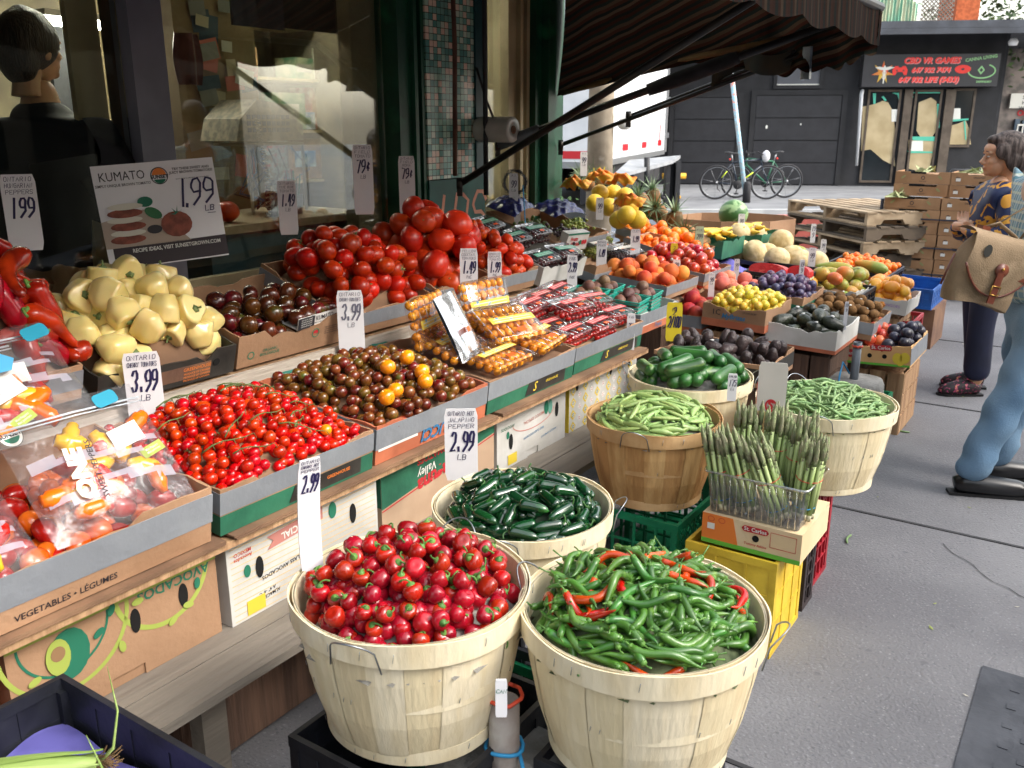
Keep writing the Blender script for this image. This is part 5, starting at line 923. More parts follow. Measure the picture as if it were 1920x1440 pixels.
# ============================================================ upper tier
KC = 'cardboard trays on the upper shelf'
def put(fr, W, D, base, h, r, protos, label, group, n=300, rot='free', seed=1, shape=None, mat=None, thick=None, root=None, lay=1.6, inside=None, m=.01, tries=14, ov=.86, labels=None, lin=True, drop=None, tol=.25, pw=2.6):
    tp = dome_rect(0, W, 0, D, base, h, pw); ins = inside or rect_in(0, W, 0, D, m + r * .7); th = thick or r * 2 * lay
    if lin: bedding(fr, protos, tp, th * .78, ins, (0, W, 0, D), min(260, W * D / (1.9 * r) ** 2 if shape is None or len(shape(random)[0]) == 1 else W * D / (5 * r * r * len(shape(random)[0]))), label.split(' in ')[0].split(' heaped')[0] + ' pile', seed)
    res = pack(ins, (0, W, 0, D), tp, shape or sph(r), n=n, thick=th, ov=ov, seed=seed, tries=tries, tol=tol)
    if root is not None and lin: liner(root, tp, drop or th * .93, (.008, W - .008, .008, D - .008), mat or CBI, lambda x, y: True, 12)
    return heap(fr, protos, res, label, group, rot, seed, labels)
A = 17
fr = FT(.42, -2.28, .90, A, 0); t_ = tray('grey taped cardboard tray of long red peppers at the left edge', fr, .87, .46, .105, seed=1, group=KC)
put(fr, .87, .46, .12, .34, .026, P_SHE, 'long twisted glossy red pepper heaped in the grey taped tray at left', 'long red peppers in the left tray', shape=rod(.16, .024), rot='lie', root=t_, lay=2, seed=5, ov=.72, m=-.03, pw=3)
fr = FT(1.335, -2.29, .855, A); t_ = tray('black printed cardboard tray of pale yellow peppers', fr, .475, .42, .1, CARB, None, group=KC, seed=2)
flat(t_, 'printed_panel', [(-.14, -.025), (.14, -.025), (.14, .02), (-.14, .02)], CBD, (.24, 0, .045)); txt(t_, 'GREENHOUSE', .016, INKO, (.33, 0, .052), lift=.0025)
for k in range(3): txt(t_, 'PRODUCE OF CANADA', .009, INKO, (.33, 0, .037 - .011 * k), lift=.0025)
flat(t_, 'vent_hole_shade', oval(.024, .024), DARK, (.40, 0, .055), lift=.003)
put(fr, .475, .42, .10, .165, .037, P_YEL, 'pale yellow sweet pepper in the heap beside the long red peppers', 'pale yellow peppers in the black tray', shape=sph(.042), rot='free', root=t_, seed=4, ov=.84)
fr = FT(1.83, -2.30, .855, A - 2); t_ = tray('brown cardboard tray with notched rim holding large brown tomatoes', fr, .505, .42, .115, CB, None, group=KC, seed=3, dips=(.018, .012, .005, .012))
for x, s_ in ((.1, 'ORGANIC'), (.1, 'BIOLOGIQUE')): txt(t_, s_, .014, INKG, (x + .035, 0, .045 if s_[0] == 'O' else .031))
ring(t_, 'printed_logo', .028, .028, .0035, INKG, (.055, 0, .038)); ring(t_, 'printed_logo', .034, .034, .003, INKG, (.34, 0, .062)); flat(t_, 'printed_logo', [(-.012, 0), (.012, 0), (.008, .009), (0, .012), (-.008, .009)], INKR, (.34, 0, .062))
for k in range(4): txt(t_, 'GROWN IN GREENHOUSES', .006, INKK, (.42, 0, .075 - .008 * k))
for k in range(2): B().box(.245 + .0 * k, .0, 0, .249, .40, .075, X=T(0, .008, .005)).obj('divider', CB, t_) if k == 0 else B().box(.008, 0, 0, .24, .004, .07, X=T(0, .2, .005)).obj('divider', CB, t_)
put(fr, .505, .30, .085, .05, .034, P_KUM, 'large dark brown tomato in the notched cardboard tray', 'brown tomatoes in the notched tray', root=t_, seed=8, lay=1.2)
# printed sleeve of four brown tomatoes
sl_ = thing('tomato_sleeve', 'white and black printed paper sleeve packed with brown tomatoes', 'package', fr @ T(.25, -.002, .1) @ Rm(4, 'Z'))
b = B(); b.box(0, 0, -.012, .23, .003, .03); b.box(0, .003, -.012, .23, .07, -.009); b.obj('paper_sleeve', M('sleeve_paper', '#d4d2ce', rough=.55), sl_)
flat(sl_, 'black_panel', [(-.04, -.021), (.04, -.021), (.04, .021), (-.04, .021)], INKK, (.04, 0, .009)); txt(sl_, 'KUMATO', .024, INKK, (.132, 0, .015), name='brand_text', sx=.9); txt(sl_, 'SIMPLY UNIQUE BROWN TOMATO', .0065, INKK, (.132, 0, .0))
for k in range(3): flat(sl_, 'tomato_picture', oval(.028, .007), M('pic_brown', '#5a2a1c', rough=.6) if k != 1 else INKW, (.195, 0, .0 + .007 * k), lift=.002 + .0008 * k)
for k in range(4): txt(sl_, 'GROWN BY SUNSET', .006, INKW, (.04, 0, .022 - .008 * k), lift=.0028)
for k in range(4): dup(P_KUM[k % 2], sl_.matrix_world @ T(.03 + .052 * k, .035, .018) @ Rm(40 * k, 'X'), 'large brown tomato standing in the printed paper sleeve', 'brown tomatoes in the paper sleeve')
fr = FT(2.30, -2.30, .86, 19); t_ = tray('grey taped cardboard tray heaped with medium red tomatoes', fr, .5, .45, .11, seed=4, group=KC, dips=(.01, .01, .0, .012))
put(fr, .5, .45, .10, .18, .038, P_VIN, 'medium glossy red tomato in the tray beside the brown tomatoes', 'medium red tomatoes', root=t_, seed=9, pw=3)
fr = FT(2.82, -2.29, .875, 18); t_ = tray('grey taped cardboard tray piled high with big field tomatoes', fr, .4, .46, .11, seed=5, group=KC)
put(fr, .4, .46, .10, .22, .057, P_TOM, 'big ribbed red field tomato in the highest heap', 'big field tomatoes', root=t_, seed=12, m=0, ov=.8, pw=2.6)
fr = FT(3.245, -2.28, .875, 18); t_ = tray('small grey taped cardboard tray of roma tomatoes behind the white price tags', fr, .34, .44, .105, seed=6, group=KC)
put(fr, .34, .44, .10, .11, .029, P_ROM, 'oval red roma tomato in the small grey tray right of the field tomatoes', 'roma tomatoes', root=t_, seed=13, shape=sph(.031))
# ============================================================ middle tier
KB = 'cardboard trays on the middle shelf'; C = 7
frb0 = FT(.30, -1.695, .656, 9); tb0 = tray('long grey taped cardboard box full of bagged sweet peppers', frb0, .93, .46, .15, seed=7, group=KB, tape=(.35, .86), dips=(.02, .01, .0, .01)); txt(tb0, 'VEGETABLES • LÉGUMES', .021, INKK, (.57, 0, .022))
put(frb0, .93, .46, .06, .03, .03, [fruit('loose_sweet_pepper', .026, M('orange_pepper_skin', '#e8711a', '#d85a10', sc=8, rough=.25, coat=.5), fl=1.3, pear=-.2), fruit('loose_sweet_pepper', .026, M('red_mini_skin', '#b31d12', '#9a120e', sc=8, rough=.25, coat=.5), fl=1.4, pear=-.2)], 'small red or orange sweet pepper seen through the bag film', 'bagged sweet peppers', root=tb0, seed=21, lay=1.0)
fr = FT(1.262, -1.70, .654, C); t_ = tray('grey taped cardboard tray of red cherry tomatoes on the vine', fr, .54, .5, .125, seed=8, group=KB, tape=(.45, .92), band=(0, .42, CARG))
flat(t_, 'printed_panel', [(-.1, -.022), (.17, -.022), (.17, .024), (-.08, .024)], CARB, (.32, 0, .03), lift=.0025); txt(t_, 'S', .05, INKO, (.27, 0, .028), lift=.004, shear=.3); txt(t_, 'GREENHOUSE', .014, INKO, (.4, 0, .035), lift=.004)
pc = put(fr, .54, .5, .115, .085, .0165, P_CHE, 'small red cherry tomato in the vine tomato tray', 'red cherry tomatoes', root=t_, seed=31, lay=1.3, tries=10, pw=2)
rnd = random.Random(5)
for k in range(16):
    x = rnd.uniform(.04, .4); y = rnd.uniform(.04, .42); a = rnd.uniform(-.6, .6); L = rnd.uniform(.07, .15); b = B(); pts = []
    for j in range(6):
        u = j / 5; xx, yy = x + L * u * cos(a), y + L * u * sin(a) * .8; pts.append((xx, yy, dome_rect(0, .54, 0, .5, .115, .085, 2)(xx, yy) + .022 + .006 * sin(u * 6)))
    b.tube(pts, [.0022, .002, .0018, .0017, .0015, .001], 5)
    for j in range(1, 6): p = Vector(pts[j]); b.tube([p, p + Vector((.008 * (-1) ** j * sin(a), .008 * (-1) ** j, -.012))], .0011, 4)
    tag(b.obj('tomato_vine', TWIG, None, fr), 'thin green vine stalk lying over the red cherry tomatoes', 'vine', 'vine stalks')
dup(fruit('orange_cherry_tomato', .0165, ORT, cat='tomato'), fr @ T(.40, .05, .148), 'single pale orange cherry tomato near the front right corner of the vine tray')
fr = FT(1.822, -1.705, .654, C); t_ = tray('grey taped cardboard tray of small brown tomatoes with blue lettering', fr, .555, .5, .125, CARO, seed=9, group=KB, tape=(.38, .92), band=None)
txt(t_, 'MUCCI', .055, INKB, (.3, 0, .034), rot=180, lift=.0035, shear=.25, bold=.03); flat(t_, 'white_stripe', [(-.09, -.004), (.09, -.004), (.09, .004), (-.09, .004)], INKW, (.1, 0, .045))
tp = dome_rect(0, .555, 0, .5, .115, .085, 2.2); sel = pack(rect_in(0, .555, 0, .5, .016), (0, .555, 0, .5), tp, sph(.0195), n=300, thick=.055, seed=33, tries=10); liner(t_, tp, .05, (.008, .547, .008, .492), CBI, lambda x, y: True, 12)
heap(fr, P_MKU, sel, 'small round brown or olive tomato in the blue lettered tray', 'small brown tomatoes', seed=33)
for (x, y), l_ in zip(((.215, .155), (.325, .17), (.10, .055), (.145, .06), (.275, .05), (.30, .085)), ('yellow tomato nearest the left of the brown tomato heap', 'yellow tomato at the back of the brown tomato heap', 'front left yellow tomato of the touching pair on the brown tomatoes', 'right yellow tomato of the touching pair at the front of the brown tomatoes', 'front yellow tomato of the right pair on the brown tomatoes', 'rear yellow tomato of the right pair on the brown tomatoes')):
    dup(P_ORT[0], fr @ T(x, y, tp(x, y) + .026) @ Rm(x * 900, 'X'), l_, 'yellow tomatoes on the brown ones')
frb3 = FT(2.395, -1.71, .654, C); tb3 = tray('grey taped cardboard tray of yellow tomato packs with black lettering panel', frb3, .585, .5, .125, seed=10, group=KB, tape=(.42, .95), band=(0, .4, CARG))
flat(tb3, 'printed_panel', [(-.14, -.024), (.14, -.024), (.14, .024), (-.12, .024)], CARB, (.38, 0, .03), lift=.0025); txt(tb3, 'S', .05, INKY, (.30, 0, .03), lift=.004, shear=.3); txt(tb3, 'GREENHOUSE', .014, INKY, (.42, 0, .035), lift=.004)
frb4 = FT(3.0, -1.715, .656, C); tb4 = tray('grey taped cardboard tray of grape tomato clamshells', frb4, .6, .5, .12, seed=11, group=KB, tape=(.45, .95), band=(0, .43, CARG))
flat(tb4, 'printed_panel', [(-.18, -.022), (.16, -.022), (.16, .022), (-.16, .022)], CARB, (.4, 0, .028), lift=.0025); txt(tb4, 'S', .045, INKY, (.27, 0, .028), lift=.004, shear=.3); txt(tb4, 'GREENHOUSE', .014, INKY, (.42, 0, .03), lift=.004)
fr = FT(3.68, -1.76, .68, 4); tb5 = tray('short white and orange cardboard tray of green fruit baskets', fr, .42, .46, .1, CARW, (.4, .99), seed=12, group=KB, band=(0, .35, CARO)); txt(tb5, 'Tropic', .03, INKB, (.2, 0, .02), lift=.003, shear=.3)
FB5 = fr
# ============================================================ cartons on the lower plank
c = carton('orange printed carton with yellow scrolls beside the avocado carton', FT(.22, -1.735, .379, 0), .5, .4, .235, M('orange_carton', '#b5562f', '#a54b28', sc=6, rough=.7), notch=False)
for x, z, r in ((.4, .16, .05), (.44, .07, .045), (.3, .1, .06)): ring(c, 'printed_scroll', r, r, .003, INKY, (x, 0, z), a1=300); ring(c, 'printed_scroll', r * .5, r * .5, .003, INKY, (x, 0, z), a0=60)
c = carton('brown and lime avocado carton standing upside down on the grey plank', FT(.745, -1.735, .379, 0), .52, .42, .238, CB, holes=((.13, .13), (.29, .145), (.42, .15)))
flat(c, 'green_stripe', [(-.26, -.006), (.26, -.006), (.26, .006), (-.26, .006)], INKG, (.26, 0, .231)); flat(c, 'lime_stripe', [(-.26, -.009), (.26, -.009), (.26, .009), (-.26, .009)], INKL, (.26, 0, .215))
ring(c, 'lime_ring', .26, .26, .012, INKL, (.37, 0, .226), a0=180, a1=360); ring(c, 'lime_ring', .30, .30, .010, INKL, (.13, 0, .205), a0=185, a1=360); ring(c, 'green_ring', .21, .21, .006, INKG, (.125, 0, .205), a0=180, a1=360)
flat(c, 'avocado_picture', [(x * 1.1 + .01 * z, z) for x, z in oval(.085, .12)], INKG, (.13, 0, .145), lift=.003); flat(c, 'avocado_picture', oval(.055, .085), INKL, (.105, 0, .15), lift=.004); flat(c, 'avocado_stone', oval(.032, .035), M('stone_ink', '#8a6a4a', rough=.7), (.105, 0, .158), lift=.005)
txt(c, 'AVOCADOS', .036, INKG, (.40, 0, .196), rot=180, bold=.02)
for x, z, a in ((.235, .2, 20), (.46, .165, 80), (.43, .12, 50), (.385, .10, 120), (.25, .1, 30), (.05, .12, 60), (.2, .16, 10), (.3, .19, 0)): flat(c, 'printed_leaf', [(p * cos(a) - q * sin(a), p * sin(a) + q * cos(a)) for p, q in oval(.03, .017)], INKG if x in (.235, .2, .46) else INKL, (x, 0, z), lift=.0035)
def striped(c, W, H, mat, n=10, x0=.01):
    b = B()
    for k in range(n): z = H * (k + .5) / n; b.add([(x0, z - .001, 0), (W - .01, z - .001, 0), (W - .01, z + .001, 0), (x0, z + .001, 0)], [(0, 1, 2, 3)])
    decal(c, 'printed_stripes', b.mesh('printed_stripes', mat), (0, 0, 0), lift=.0012)
c = carton('white avocado carton with yellow pinstripes right of the brown avocado carton', FT(1.29, -1.725, .379, 0), .555, .42, .236, CARW, holes=((.10, .13), (.45, .15)))
striped(c, .555, .236, M('stripe_yellow', '#d9b878', rough=.7), 14); flat(c, 'printed_ribbon', [(-.1, -.025), (.1, -.01), (.1, .03), (-.1, .012), (-.08, -.004)], INKP, (.23, 0, .19), lift=.0025); txt(c, 'ESPECIAL', .028, INKW, (.235, 0, .19), rot=184, lift=.004, bold=.02)
txt(c, 'FIRST CLASS AVOCADOS', .017, INKK, (.2, 0, .10), rot=184); txt(c, 'ALMACENESE\nA 4° -6°C', .014, INKK, (.12, 0, .045), rot=184); txt(c, 'Avocados\nMEXICO', .015, INKR, (.05, 0, .185), rot=182); flat(c, 'avocado_picture', oval(.022, .035), INKG, (.06, 0, .135)); flat(c, 'avocado_picture', oval(.03, .05), INKG, (.37, 0, .19)); flat(c, 'yellow_label', [(-.03, -.02), (.03, -.02), (.03, .02), (-.03, .02)], INKY, (.08, 0, .03))
c = carton('green and white tomato carton behind the jalapeno price tag', FT(1.875, -1.735, .379, 0), .6, .42, .236, M('white_green_carton', '#b59a80', '#a88d74', sc=6, rough=.75), notch=True)
flat(c, 'green_panel', [(0, -.0), (.6, .08), (.6, .13), (0, .13)], CARG, (0, 0, .105)); b = B(); b.box(-.0015, 0, .11, -.0002, .42, .236); b.obj('green_side', CARG, c); flat(c, 'red_line', [(0, -.004), (.6, .076), (.6, .08), (0, 0)], INKR, (0, 0, .1), lift=.002)
txt(c, 'TOMATOES', .034, INKR, (.26, 0, .212), rot=182, lift=.003, bold=.03); txt(c, 'Laguna', .07, INKR, (.27, 0, .135), rot=186, lift=.003, shear=.2, bold=.03); txt(c, 'Valley', .04, INKW, (.22, 0, .17), rot=186, lift=.004, shear=.2)
c = carton('white avocado carton with teal print under the yellow tomato packs', FT(2.53, -1.76, .379, 0), .49, .42, .236, CARW, holes=((.09, .1), (.42, .14)))
ring(c, 'printed_ribbon', .3, .1, .004, INKP, (.25, 0, .16), a0=180, a1=360); txt(c, 'MEXICO ESPECIAL', .018, INKP, (.25, 0, .15), rot=184); flat(c, 'avocado_picture', oval(.03, .06), INKG, (.34, 0, .17)); flat(c, 'avocado_picture', oval(.03, .06), M('pale_teal', '#5f9a8a', rough=.7), (.37, 0, .165)); txt(c, 'AVOCADOS', .016, INKG, (.07, 0, .16), rot=180); flat(c, 'avocado_picture', oval(.018, .03), INKG, (.07, 0, .13))
txt(c, 'THE WORLD FINEST AVOCADOS', .012, INKG, (.3, 0, .215), rot=182); txt(c, 'FIRST CLASS AVOCADOS', .013, INKB, (.25, 0, .09), rot=184); txt(c, 'PRODUCT OF MEXICO', .011, INKB, (.36, 0, .06), rot=184); flat(c, 'yellow_label', [(-.03, -.02), (.03, -.02), (.03, .02), (-.03, .02)], INKY, (.1, 0, .03))
c = carton('yellow sided carton printed with red yellow and green diamonds', FT(3.07, -1.77, .379, 0), .62, .42, .236, CARW, holes=((.06, .2), (.36, .2), (.54, .2)), notch=False)
b = B(); b.box(-.003, 0, 0, -.0003, .42, .236); b.obj('yellow_side', INKY, c); b1, b2, b3 = B(), B(), B()
for i in range(12):
    for j in range(5):
        x = .03 + i * .052; z = .02 + j * .052 + (i % 2) * .026
        if z > .215: continue
        for bb, r, l_ in ((b1, .024, 0), (b3, .014, .0006)):
            bb.add([(x - r, z, l_), (x, z - r, l_), (x + r, z, l_), (x, z + r, l_)], [(0, 1, 2, 3)], i % 2)
        for q in range(4): a = q * pi / 2 + .785; b2.add([(x + .006 * cos(a) + .003 * cos(a + k * pi / 2), z + .006 * sin(a) + .003 * sin(a + k * pi / 2), .0012) for k in range(4)], [(0, 1, 2, 3)], (i + 1) % 2)
decal(c, 'printed_diamonds', b1.mesh('printed_diamonds', [INKY, CARW]), (0, 0, 0), lift=.0012); decal(c, 'printed_diamonds', b3.mesh('d', [CARW, INKW]), (0, 0, 0), lift=.0012); decal(c, 'printed_crosses', b2.mesh('d', [INKR, INKG]), (0, 0, 0), lift=.0012)
wood_crate('dark wooden crate with three round holes on the ground under the grey plank', FT(1.12, -1.74, .02, 0), .46, .4, .29, WOODR, 1, holes=3)
wood_crate('dark wooden crate in shadow under the plank nearest the camera', FT(.6, -1.78, .02, 0), .46, .4, .29, WOODR, 2)
# ============================================================ bushel baskets and what carries them
crate('black plastic crate under the cherry pepper basket', SF(1.0, -.84, 0), .42, .36, .465, PBK, nx=6, nz=8, solid=True, group='black plastic crates')
crate('black plastic crate under the green chili basket', SF(1.24, -.50, .0), .3, .28, .44, PBK, nx=6, nz=8, solid=True, group='black plastic crates')
crate('green plastic crate in the shadow between the front baskets', SF(1.32, -.93, .0), .30, .25, .34, PGR, nx=5, nz=5, group='green plastic crates')
crate('black plastic crate under the jalapeno basket', SF(1.62, -.98, 0), .42, .36, .375, PBK, nx=6, nz=7, group='black plastic crates')
crate('green lattice crate under the sugar pea basket', SF(2.55, -1.05, 0), .46, .4, .345, PGR, nx=6, nz=4, diag=True, group='green plastic crates')
def bask(label, c, rim, seed, mats=STAVE, hoop=HOOP, R=.2285, **k): return basket(label, c, rim - .29, R, seed=seed, mats=mats, hoop=hoop, **k), SF(c[0], c[1], rim - .29)
def fill(bk, fr, R, protos, label, group, shape, h=.06, thick=.05, rot='roll', n=300, seed=1, ov=.84, tries=12, low=.026, labels=None, tol=.3, mat=None):
    tp = dome_round(R, .29 - low, h); ins = round_in(R - .013); s0 = shape(random)[0]; bedding(fr, protos, tp, thick * .7, round_in(R - (.026 if len(s0) == 1 else .027)), (-R, R, -R, R), min(480, 3 * R * R / (len(s0) * s0[0][3] ** 2 * 1.5 + .0002)), label.split(' in ')[0].split(' heaped')[0] + ' pile', seed, R if len(s0) > 1 else 0); res = pack(ins, (-R, R, -R, R), tp, shape, tang=R if len(s0) > 1 else 0, n=n, thick=thick, ov=ov, seed=seed, tries=tries, tol=tol)
    liner(bk, tp, thick * .92, (-R, R, -R, R), mat or M('newspaper', '#8f8c84', '#6f6c66', sc=40, rough=.9), round_in(R + .002)); return heap(fr, protos, res, label, group, rot, seed, labels)
bk, f_ = bask('pale bushel basket of round red cherry peppers at the front', (1.2, -1.04), .76, 1, handles=((195,), (15,)))
fill(bk, f_, .213, P_CPE, 'shiny round red cherry pepper heaped in the front left basket', 'red cherry peppers', lambda rnd: ([(0, 0, 0, .0195)], 0), h=.10, thick=.062, rot='tilt', n=300, seed=41, ov=.88)
bk, f_ = bask('pale bushel basket of green and red chilis at the front right', (1.395, -.635), .745, 2, handles=((95,), (-80,)))
fill(bk, f_, .213, {0: P_CHG[0], 1: P_CHG[1], 2: P_CHG[2], 3: P_CHG[3], 4: P_CHR[0], 5: P_CHR[1], 6: P_CHR[2]}, 'thin green chili in the mixed chili basket', 'green chilis', rod(.095, .0078, 5, lambda r: r.choice((0, 1, 2, 3) * 3 + (4, 5, 6))), h=.10, thick=.034, n=300, seed=42, ov=.74, tries=8, labels={k: 'thin red or rusty orange chili among the green ones' for k in (4, 5, 6)}, mat=M('chili_liner', '#5f6a4a', '#3f4a30', sc=40, rough=.9))
bk, f_ = bask('pale bushel basket of dark green jalapenos behind the front pair', (1.79, -1.165), .68, 3, handles=((200,), (-60,)))
fill(bk, f_, .213, P_JAL, 'glossy dark green jalapeno in the basket behind the cherry peppers', 'jalapeno peppers', rod(.075, .0145, 3), h=.085, thick=.045, seed=43, ov=.76, mat=M('dark_liner', '#1a2a1a', rough=.9))
bk, f_ = bask('tan bushel basket of pale green snap pea pods', (2.73, -1.235), .65, 4, STAVT, HOOPT, handles=((190,), (10,)))
fill(bk, f_, .213, P_PEA, 'pale green snap pea pod in the tan basket', 'snap pea pods', rod(.085, .0085, 4), h=.09, thick=.03, seed=44, n=300, ov=.72, tries=9)
bk, f_ = bask('pale bushel basket of cucumbers behind the snap peas', (3.12, -1.27), .70, 5, handles=((-60,), (100,)))
fill(bk, f_, .205, P_CUC, 'stubby dark green cucumber in the basket behind the peas', 'cucumbers', rod(.165, .0245, 5), h=.07, thick=.07, seed=45, ov=.85, low=.0)
bk, f_ = bask('pale bushel basket of thin green beans at the pavement side', (3.06, -.745), .705, 6, handles=((190,), (40,)))
fill(bk, f_, .213, P_BEA, 'thin green bean in the basket at the pavement side', 'green beans', rod(.12, .0055, 6), h=.07, thick=.026, seed=46, n=300, ov=.75, tries=9, mat=M('bean_liner', '#5f7a4a', '#4f6a3c', sc=60, rough=.9))
crate('red plastic crate beneath the green bean basket', SF(2.98, -.72, 0), .24, .3, .41, PRE, nx=5, nz=6, group='red plastic crates')
crate('dark brown plastic crate between the yellow and red crates', SF(2.845, -.70, 0), .12, .3, .30, PBR, nx=3, nz=5)
crate('yellow plastic crate standing under the asparagus box', SF(2.5, -.70, 0), .30, .30, .33, PYE, nx=3, nz=3, solid=True)
crate('green plastic crate under the cucumber basket', SF(2.95, -1.1, 0), .36, .34, .40, PGR, nx=5, nz=5, group='green plastic crates')
# ============================================================ clear packs, bags, far trays
CLR = Mglass('clear_plastic', (.97, .97, .97), .08, .7, .02, milk=.02); FILM = Mglass('bag_film', (.97, .97, .98), .3, .6, .04, bump=.3, milk=.025)
FPR = M('milky_print', '#c9c6d6', rough=.3); FPR.node_tree.nodes['Principled BSDF'].inputs['Alpha'].default_value = .42
def rrect(w, d, r=.012, n=4):
    o = []
    for cx, cy, a0 in ((w - r, d - r, 0), (r, d - r, 90), (r, r, 180), (w - r, r, 270)):
        for i in range(n + 1): a = radians(a0 + 90 * i / n); o.append((cx + r * cos(a), cy + r * sin(a)))
    return o
def shell(w, d, h, taper=.008, lip=.006):
    """thin open-topped plastic tub with ribs and a lip"""
    b = B(); R_ = []
    for z, e in ((0, taper), (.0, taper), (h * .5, taper * .5), (h, 0), (h, -lip), (h + .003, -lip)): R_.append([(x * (w - 2 * e) / w + e, y * (d - 2 * e) / d + e, z) for x, y in rrect(w, d)])
    n = len(R_[0]); vs = [p for r in R_ for p in r]; b.add(vs, [(i * n + j, i * n + (j + 1) % n, (i + 1) * n + (j + 1) % n, (i + 1) * n + j) for i in range(1, len(R_) - 1) for j in range(n)], 0, True)
    b.add(R_[1], [tuple(range(n))]); return b
GRAP = M('grape_tomato_skin', '#b3160f', '#8e0f0c', sc=20, rough=.2, coat=.5, rand=.15); LABR = M('red_label', '#b52a30', '#c8484a', sc=12, rough=.5)
P_GRA = [fruit('grape_tomato', .013, GRAP, fl=1.3, cat='tomato', n=10, m=7)]
CL = {}
def clam(key, label, X, w, d, h, skin, group=None, lid=True, labm=None, r=.013, orange=True):
    if key in CL: return dup(CL[key], X, label, group)
    o = thing('clamshell_pack', label, 'package', X, group); CL[key] = o
    shell(w, d, h).obj('clear_tub', CLR, o)
    b = B(); rnd = random.Random(3); nx, ny = int(w / (2 * r)), int(d / (2 * r))
    for i in range(nx):
        for j in range(ny):
            for k in range(max(1, int(h / (2 * r)))):
                b.ball(r * rnd.uniform(.9, 1.02), 8, 6, 0, T(r * 1.1 + i * (w - 2.2 * r) / max(1, nx - 1), r * 1.1 + j * (d - 2.2 * r) / max(1, ny - 1), r + k * r * 1.9 + rnd.random() * .003) @ Rm(rnd.random() * 90, 'X') @ Sc(1, 1, 1.12))
    f_ = b.obj('packed_fruit', skin, o); f_['kind'] = 'stuff'
    if lid:
        b = B()
        for k in range(5): x = w * (k + .5) / 5; b.tube([(x, .008, h + .012), (x, d - .008, h + .012)], .0022, 5)
        pts = rrect(w, d); n = len(pts); b.add([(x, y, h + .003) for x, y in pts] + [(x * .94 + w * .03, y * .94 + d * .03, h + .012) for x, y in pts], [(j, (j + 1) % n, n + (j + 1) % n, n + j) for j in range(n)] + [tuple(range(n, 2 * n))], 0, True); b.obj('clear_lid', CLR, o)
        lb = labm or LABR; z = h + .0165; b = B()
        b.add([(w * .06, d * .5 - .016, z), (w * .94, d * .5 - .016, z), (w * .94, d * .5 + .016, z), (w * .06, d * .5 + .016, z)], [(0, 1, 2, 3)]); b.obj('paper_label', lb, o)
        b = B(); 
        for k in range(2): y = d * .5 - .009 + .012 * k; b.add([(w * .12, y, z + .0004), (w * .88, y, z + .0004), (w * .88, y + .003, z + .0004), (w * .12, y + .003, z + .0004)], [(0, 1, 2, 3)])
        b.obj('label_lettering', INKW, o)
        if orange: b = B(); b.add([(w * .42, d * .12, z), (w * .6, d * .12, z), (w * .6, d * .24, z), (w * .42, d * .24, z)], [(0, 1, 2, 3)]); b.obj('price_sticker', M('orange_sticker', '#ee5a1c', rough=.5), o)
    return o
GL = ['front row grape tomato clamshell at the left of its tray', 'grape tomato clamshell lying on top in the middle of the heap', 'tall grape tomato clamshell at the back left of its tray', 'grape tomato clamshell at the right end of the front row', 'grape tomato clamshell at the back right leaning on the riser', 'lowest grape tomato clamshell tucked behind the flap', 'grape tomato clamshell in the middle of the front row', 'grape tomato clamshell on the second layer at right', 'grape tomato clamshell under the price tag', 'grape tomato clamshell at the back centre of the tray']
for (x, y, z, a, p), l_ in zip(((.03, .04, .085, 3, 4), (.16, .14, .15, -6, 8), (.02, .24, .15, 5, 6), (.40, .05, .10, -4, 3), (.36, .30, .15, 8, 4), (.02, .14, .09, 0, 5), (.22, .02, .085, 2, 4), (.34, .16, .145, -12, 6), (.0, .32, .12, 3, 3), (.2, .30, .14, 4, 5)), GL):
    clam('grape', l_, frb4 @ T(x, y, z) @ Rm(a, 'Z') @ Rm(p, 'X'), .185, .125, .05, GRAP, 'grape tomato clamshells')
b = B(); b.box(.01, .01, .02, .59, .49, .085); b.obj('box_filler', CBI, tb4)
# --- yellow tomato packs
YT = M('cocktail_tomato_skin', '#f0a61c', '#ec921a', sc=14, rough=.25, coat=.4); SILV = M('metal_film', '#d6d9dc', '#b9bdc2', sc=9, rough=.18, metal=.85, bump=.5, bsc=14)
clam('yel', 'yellow tomato pack lying flat at the front with a yellow printed band', frb3 @ T(.10, .03, .10) @ Rm(3, 'Z') @ Rm(3, 'X'), .26, .19, .035, YT, 'yellow tomato packs', labm=M('yellow_band', '#e0c04a', '#4f8fb0', sc=30, rough=.4, lo=.55, hi=.62), r=.017)
b = B(); b.box(.01, .01, .02, .575, .49, .09); b.obj('box_filler', CBI, tb3)
for (x, y, z, ax, az, ay), l_ in zip(((.27, .16, .14, 25, -12, 0), (.40, .03, .11, 6, 10, 0), (.0, .34, .13, 72, 12, 0), (.36, .38, .13, 68, -6, 0), (.04, .18, .11, 14, 8, 0), (.36, .22, .12, 12, 4, 0)), ('yellow tomato pack tilted on top of the others showing its gold label', 'yellow tomato pack at the right front corner of its tray', 'yellow tomato pack standing upright at the back left behind the silver film', 'yellow tomato pack standing upright beside the yellow cocktail price tag', 'yellow tomato pack lying under the silver film', 'yellow tomato pack lying at the back right')):
    clam('yel', l_, frb3 @ T(x, y, z) @ Rm(az, 'Z') @ Rm(ax, 'X'), .26, .19, .035, YT, 'yellow tomato packs')
b = B(); b.grid(lambda u, v: (.19 * u, .25 * v, .006 * sin(u * 9 + v * 3) + .018 * sin(pi * u)), 14, 16); b.grid(lambda u, v: (.19 * u, .25 * v, -.006 + .0 * u), 2, 2)
o = b.obj('silver_pack', SILV); o.matrix_world = frb3 @ T(.06, .16, .13) @ Rm(14, 'Z') @ Rm(58, 'X'); tag(o, 'upturned shiny silver foil pack standing among the yellow tomatoes', 'package')
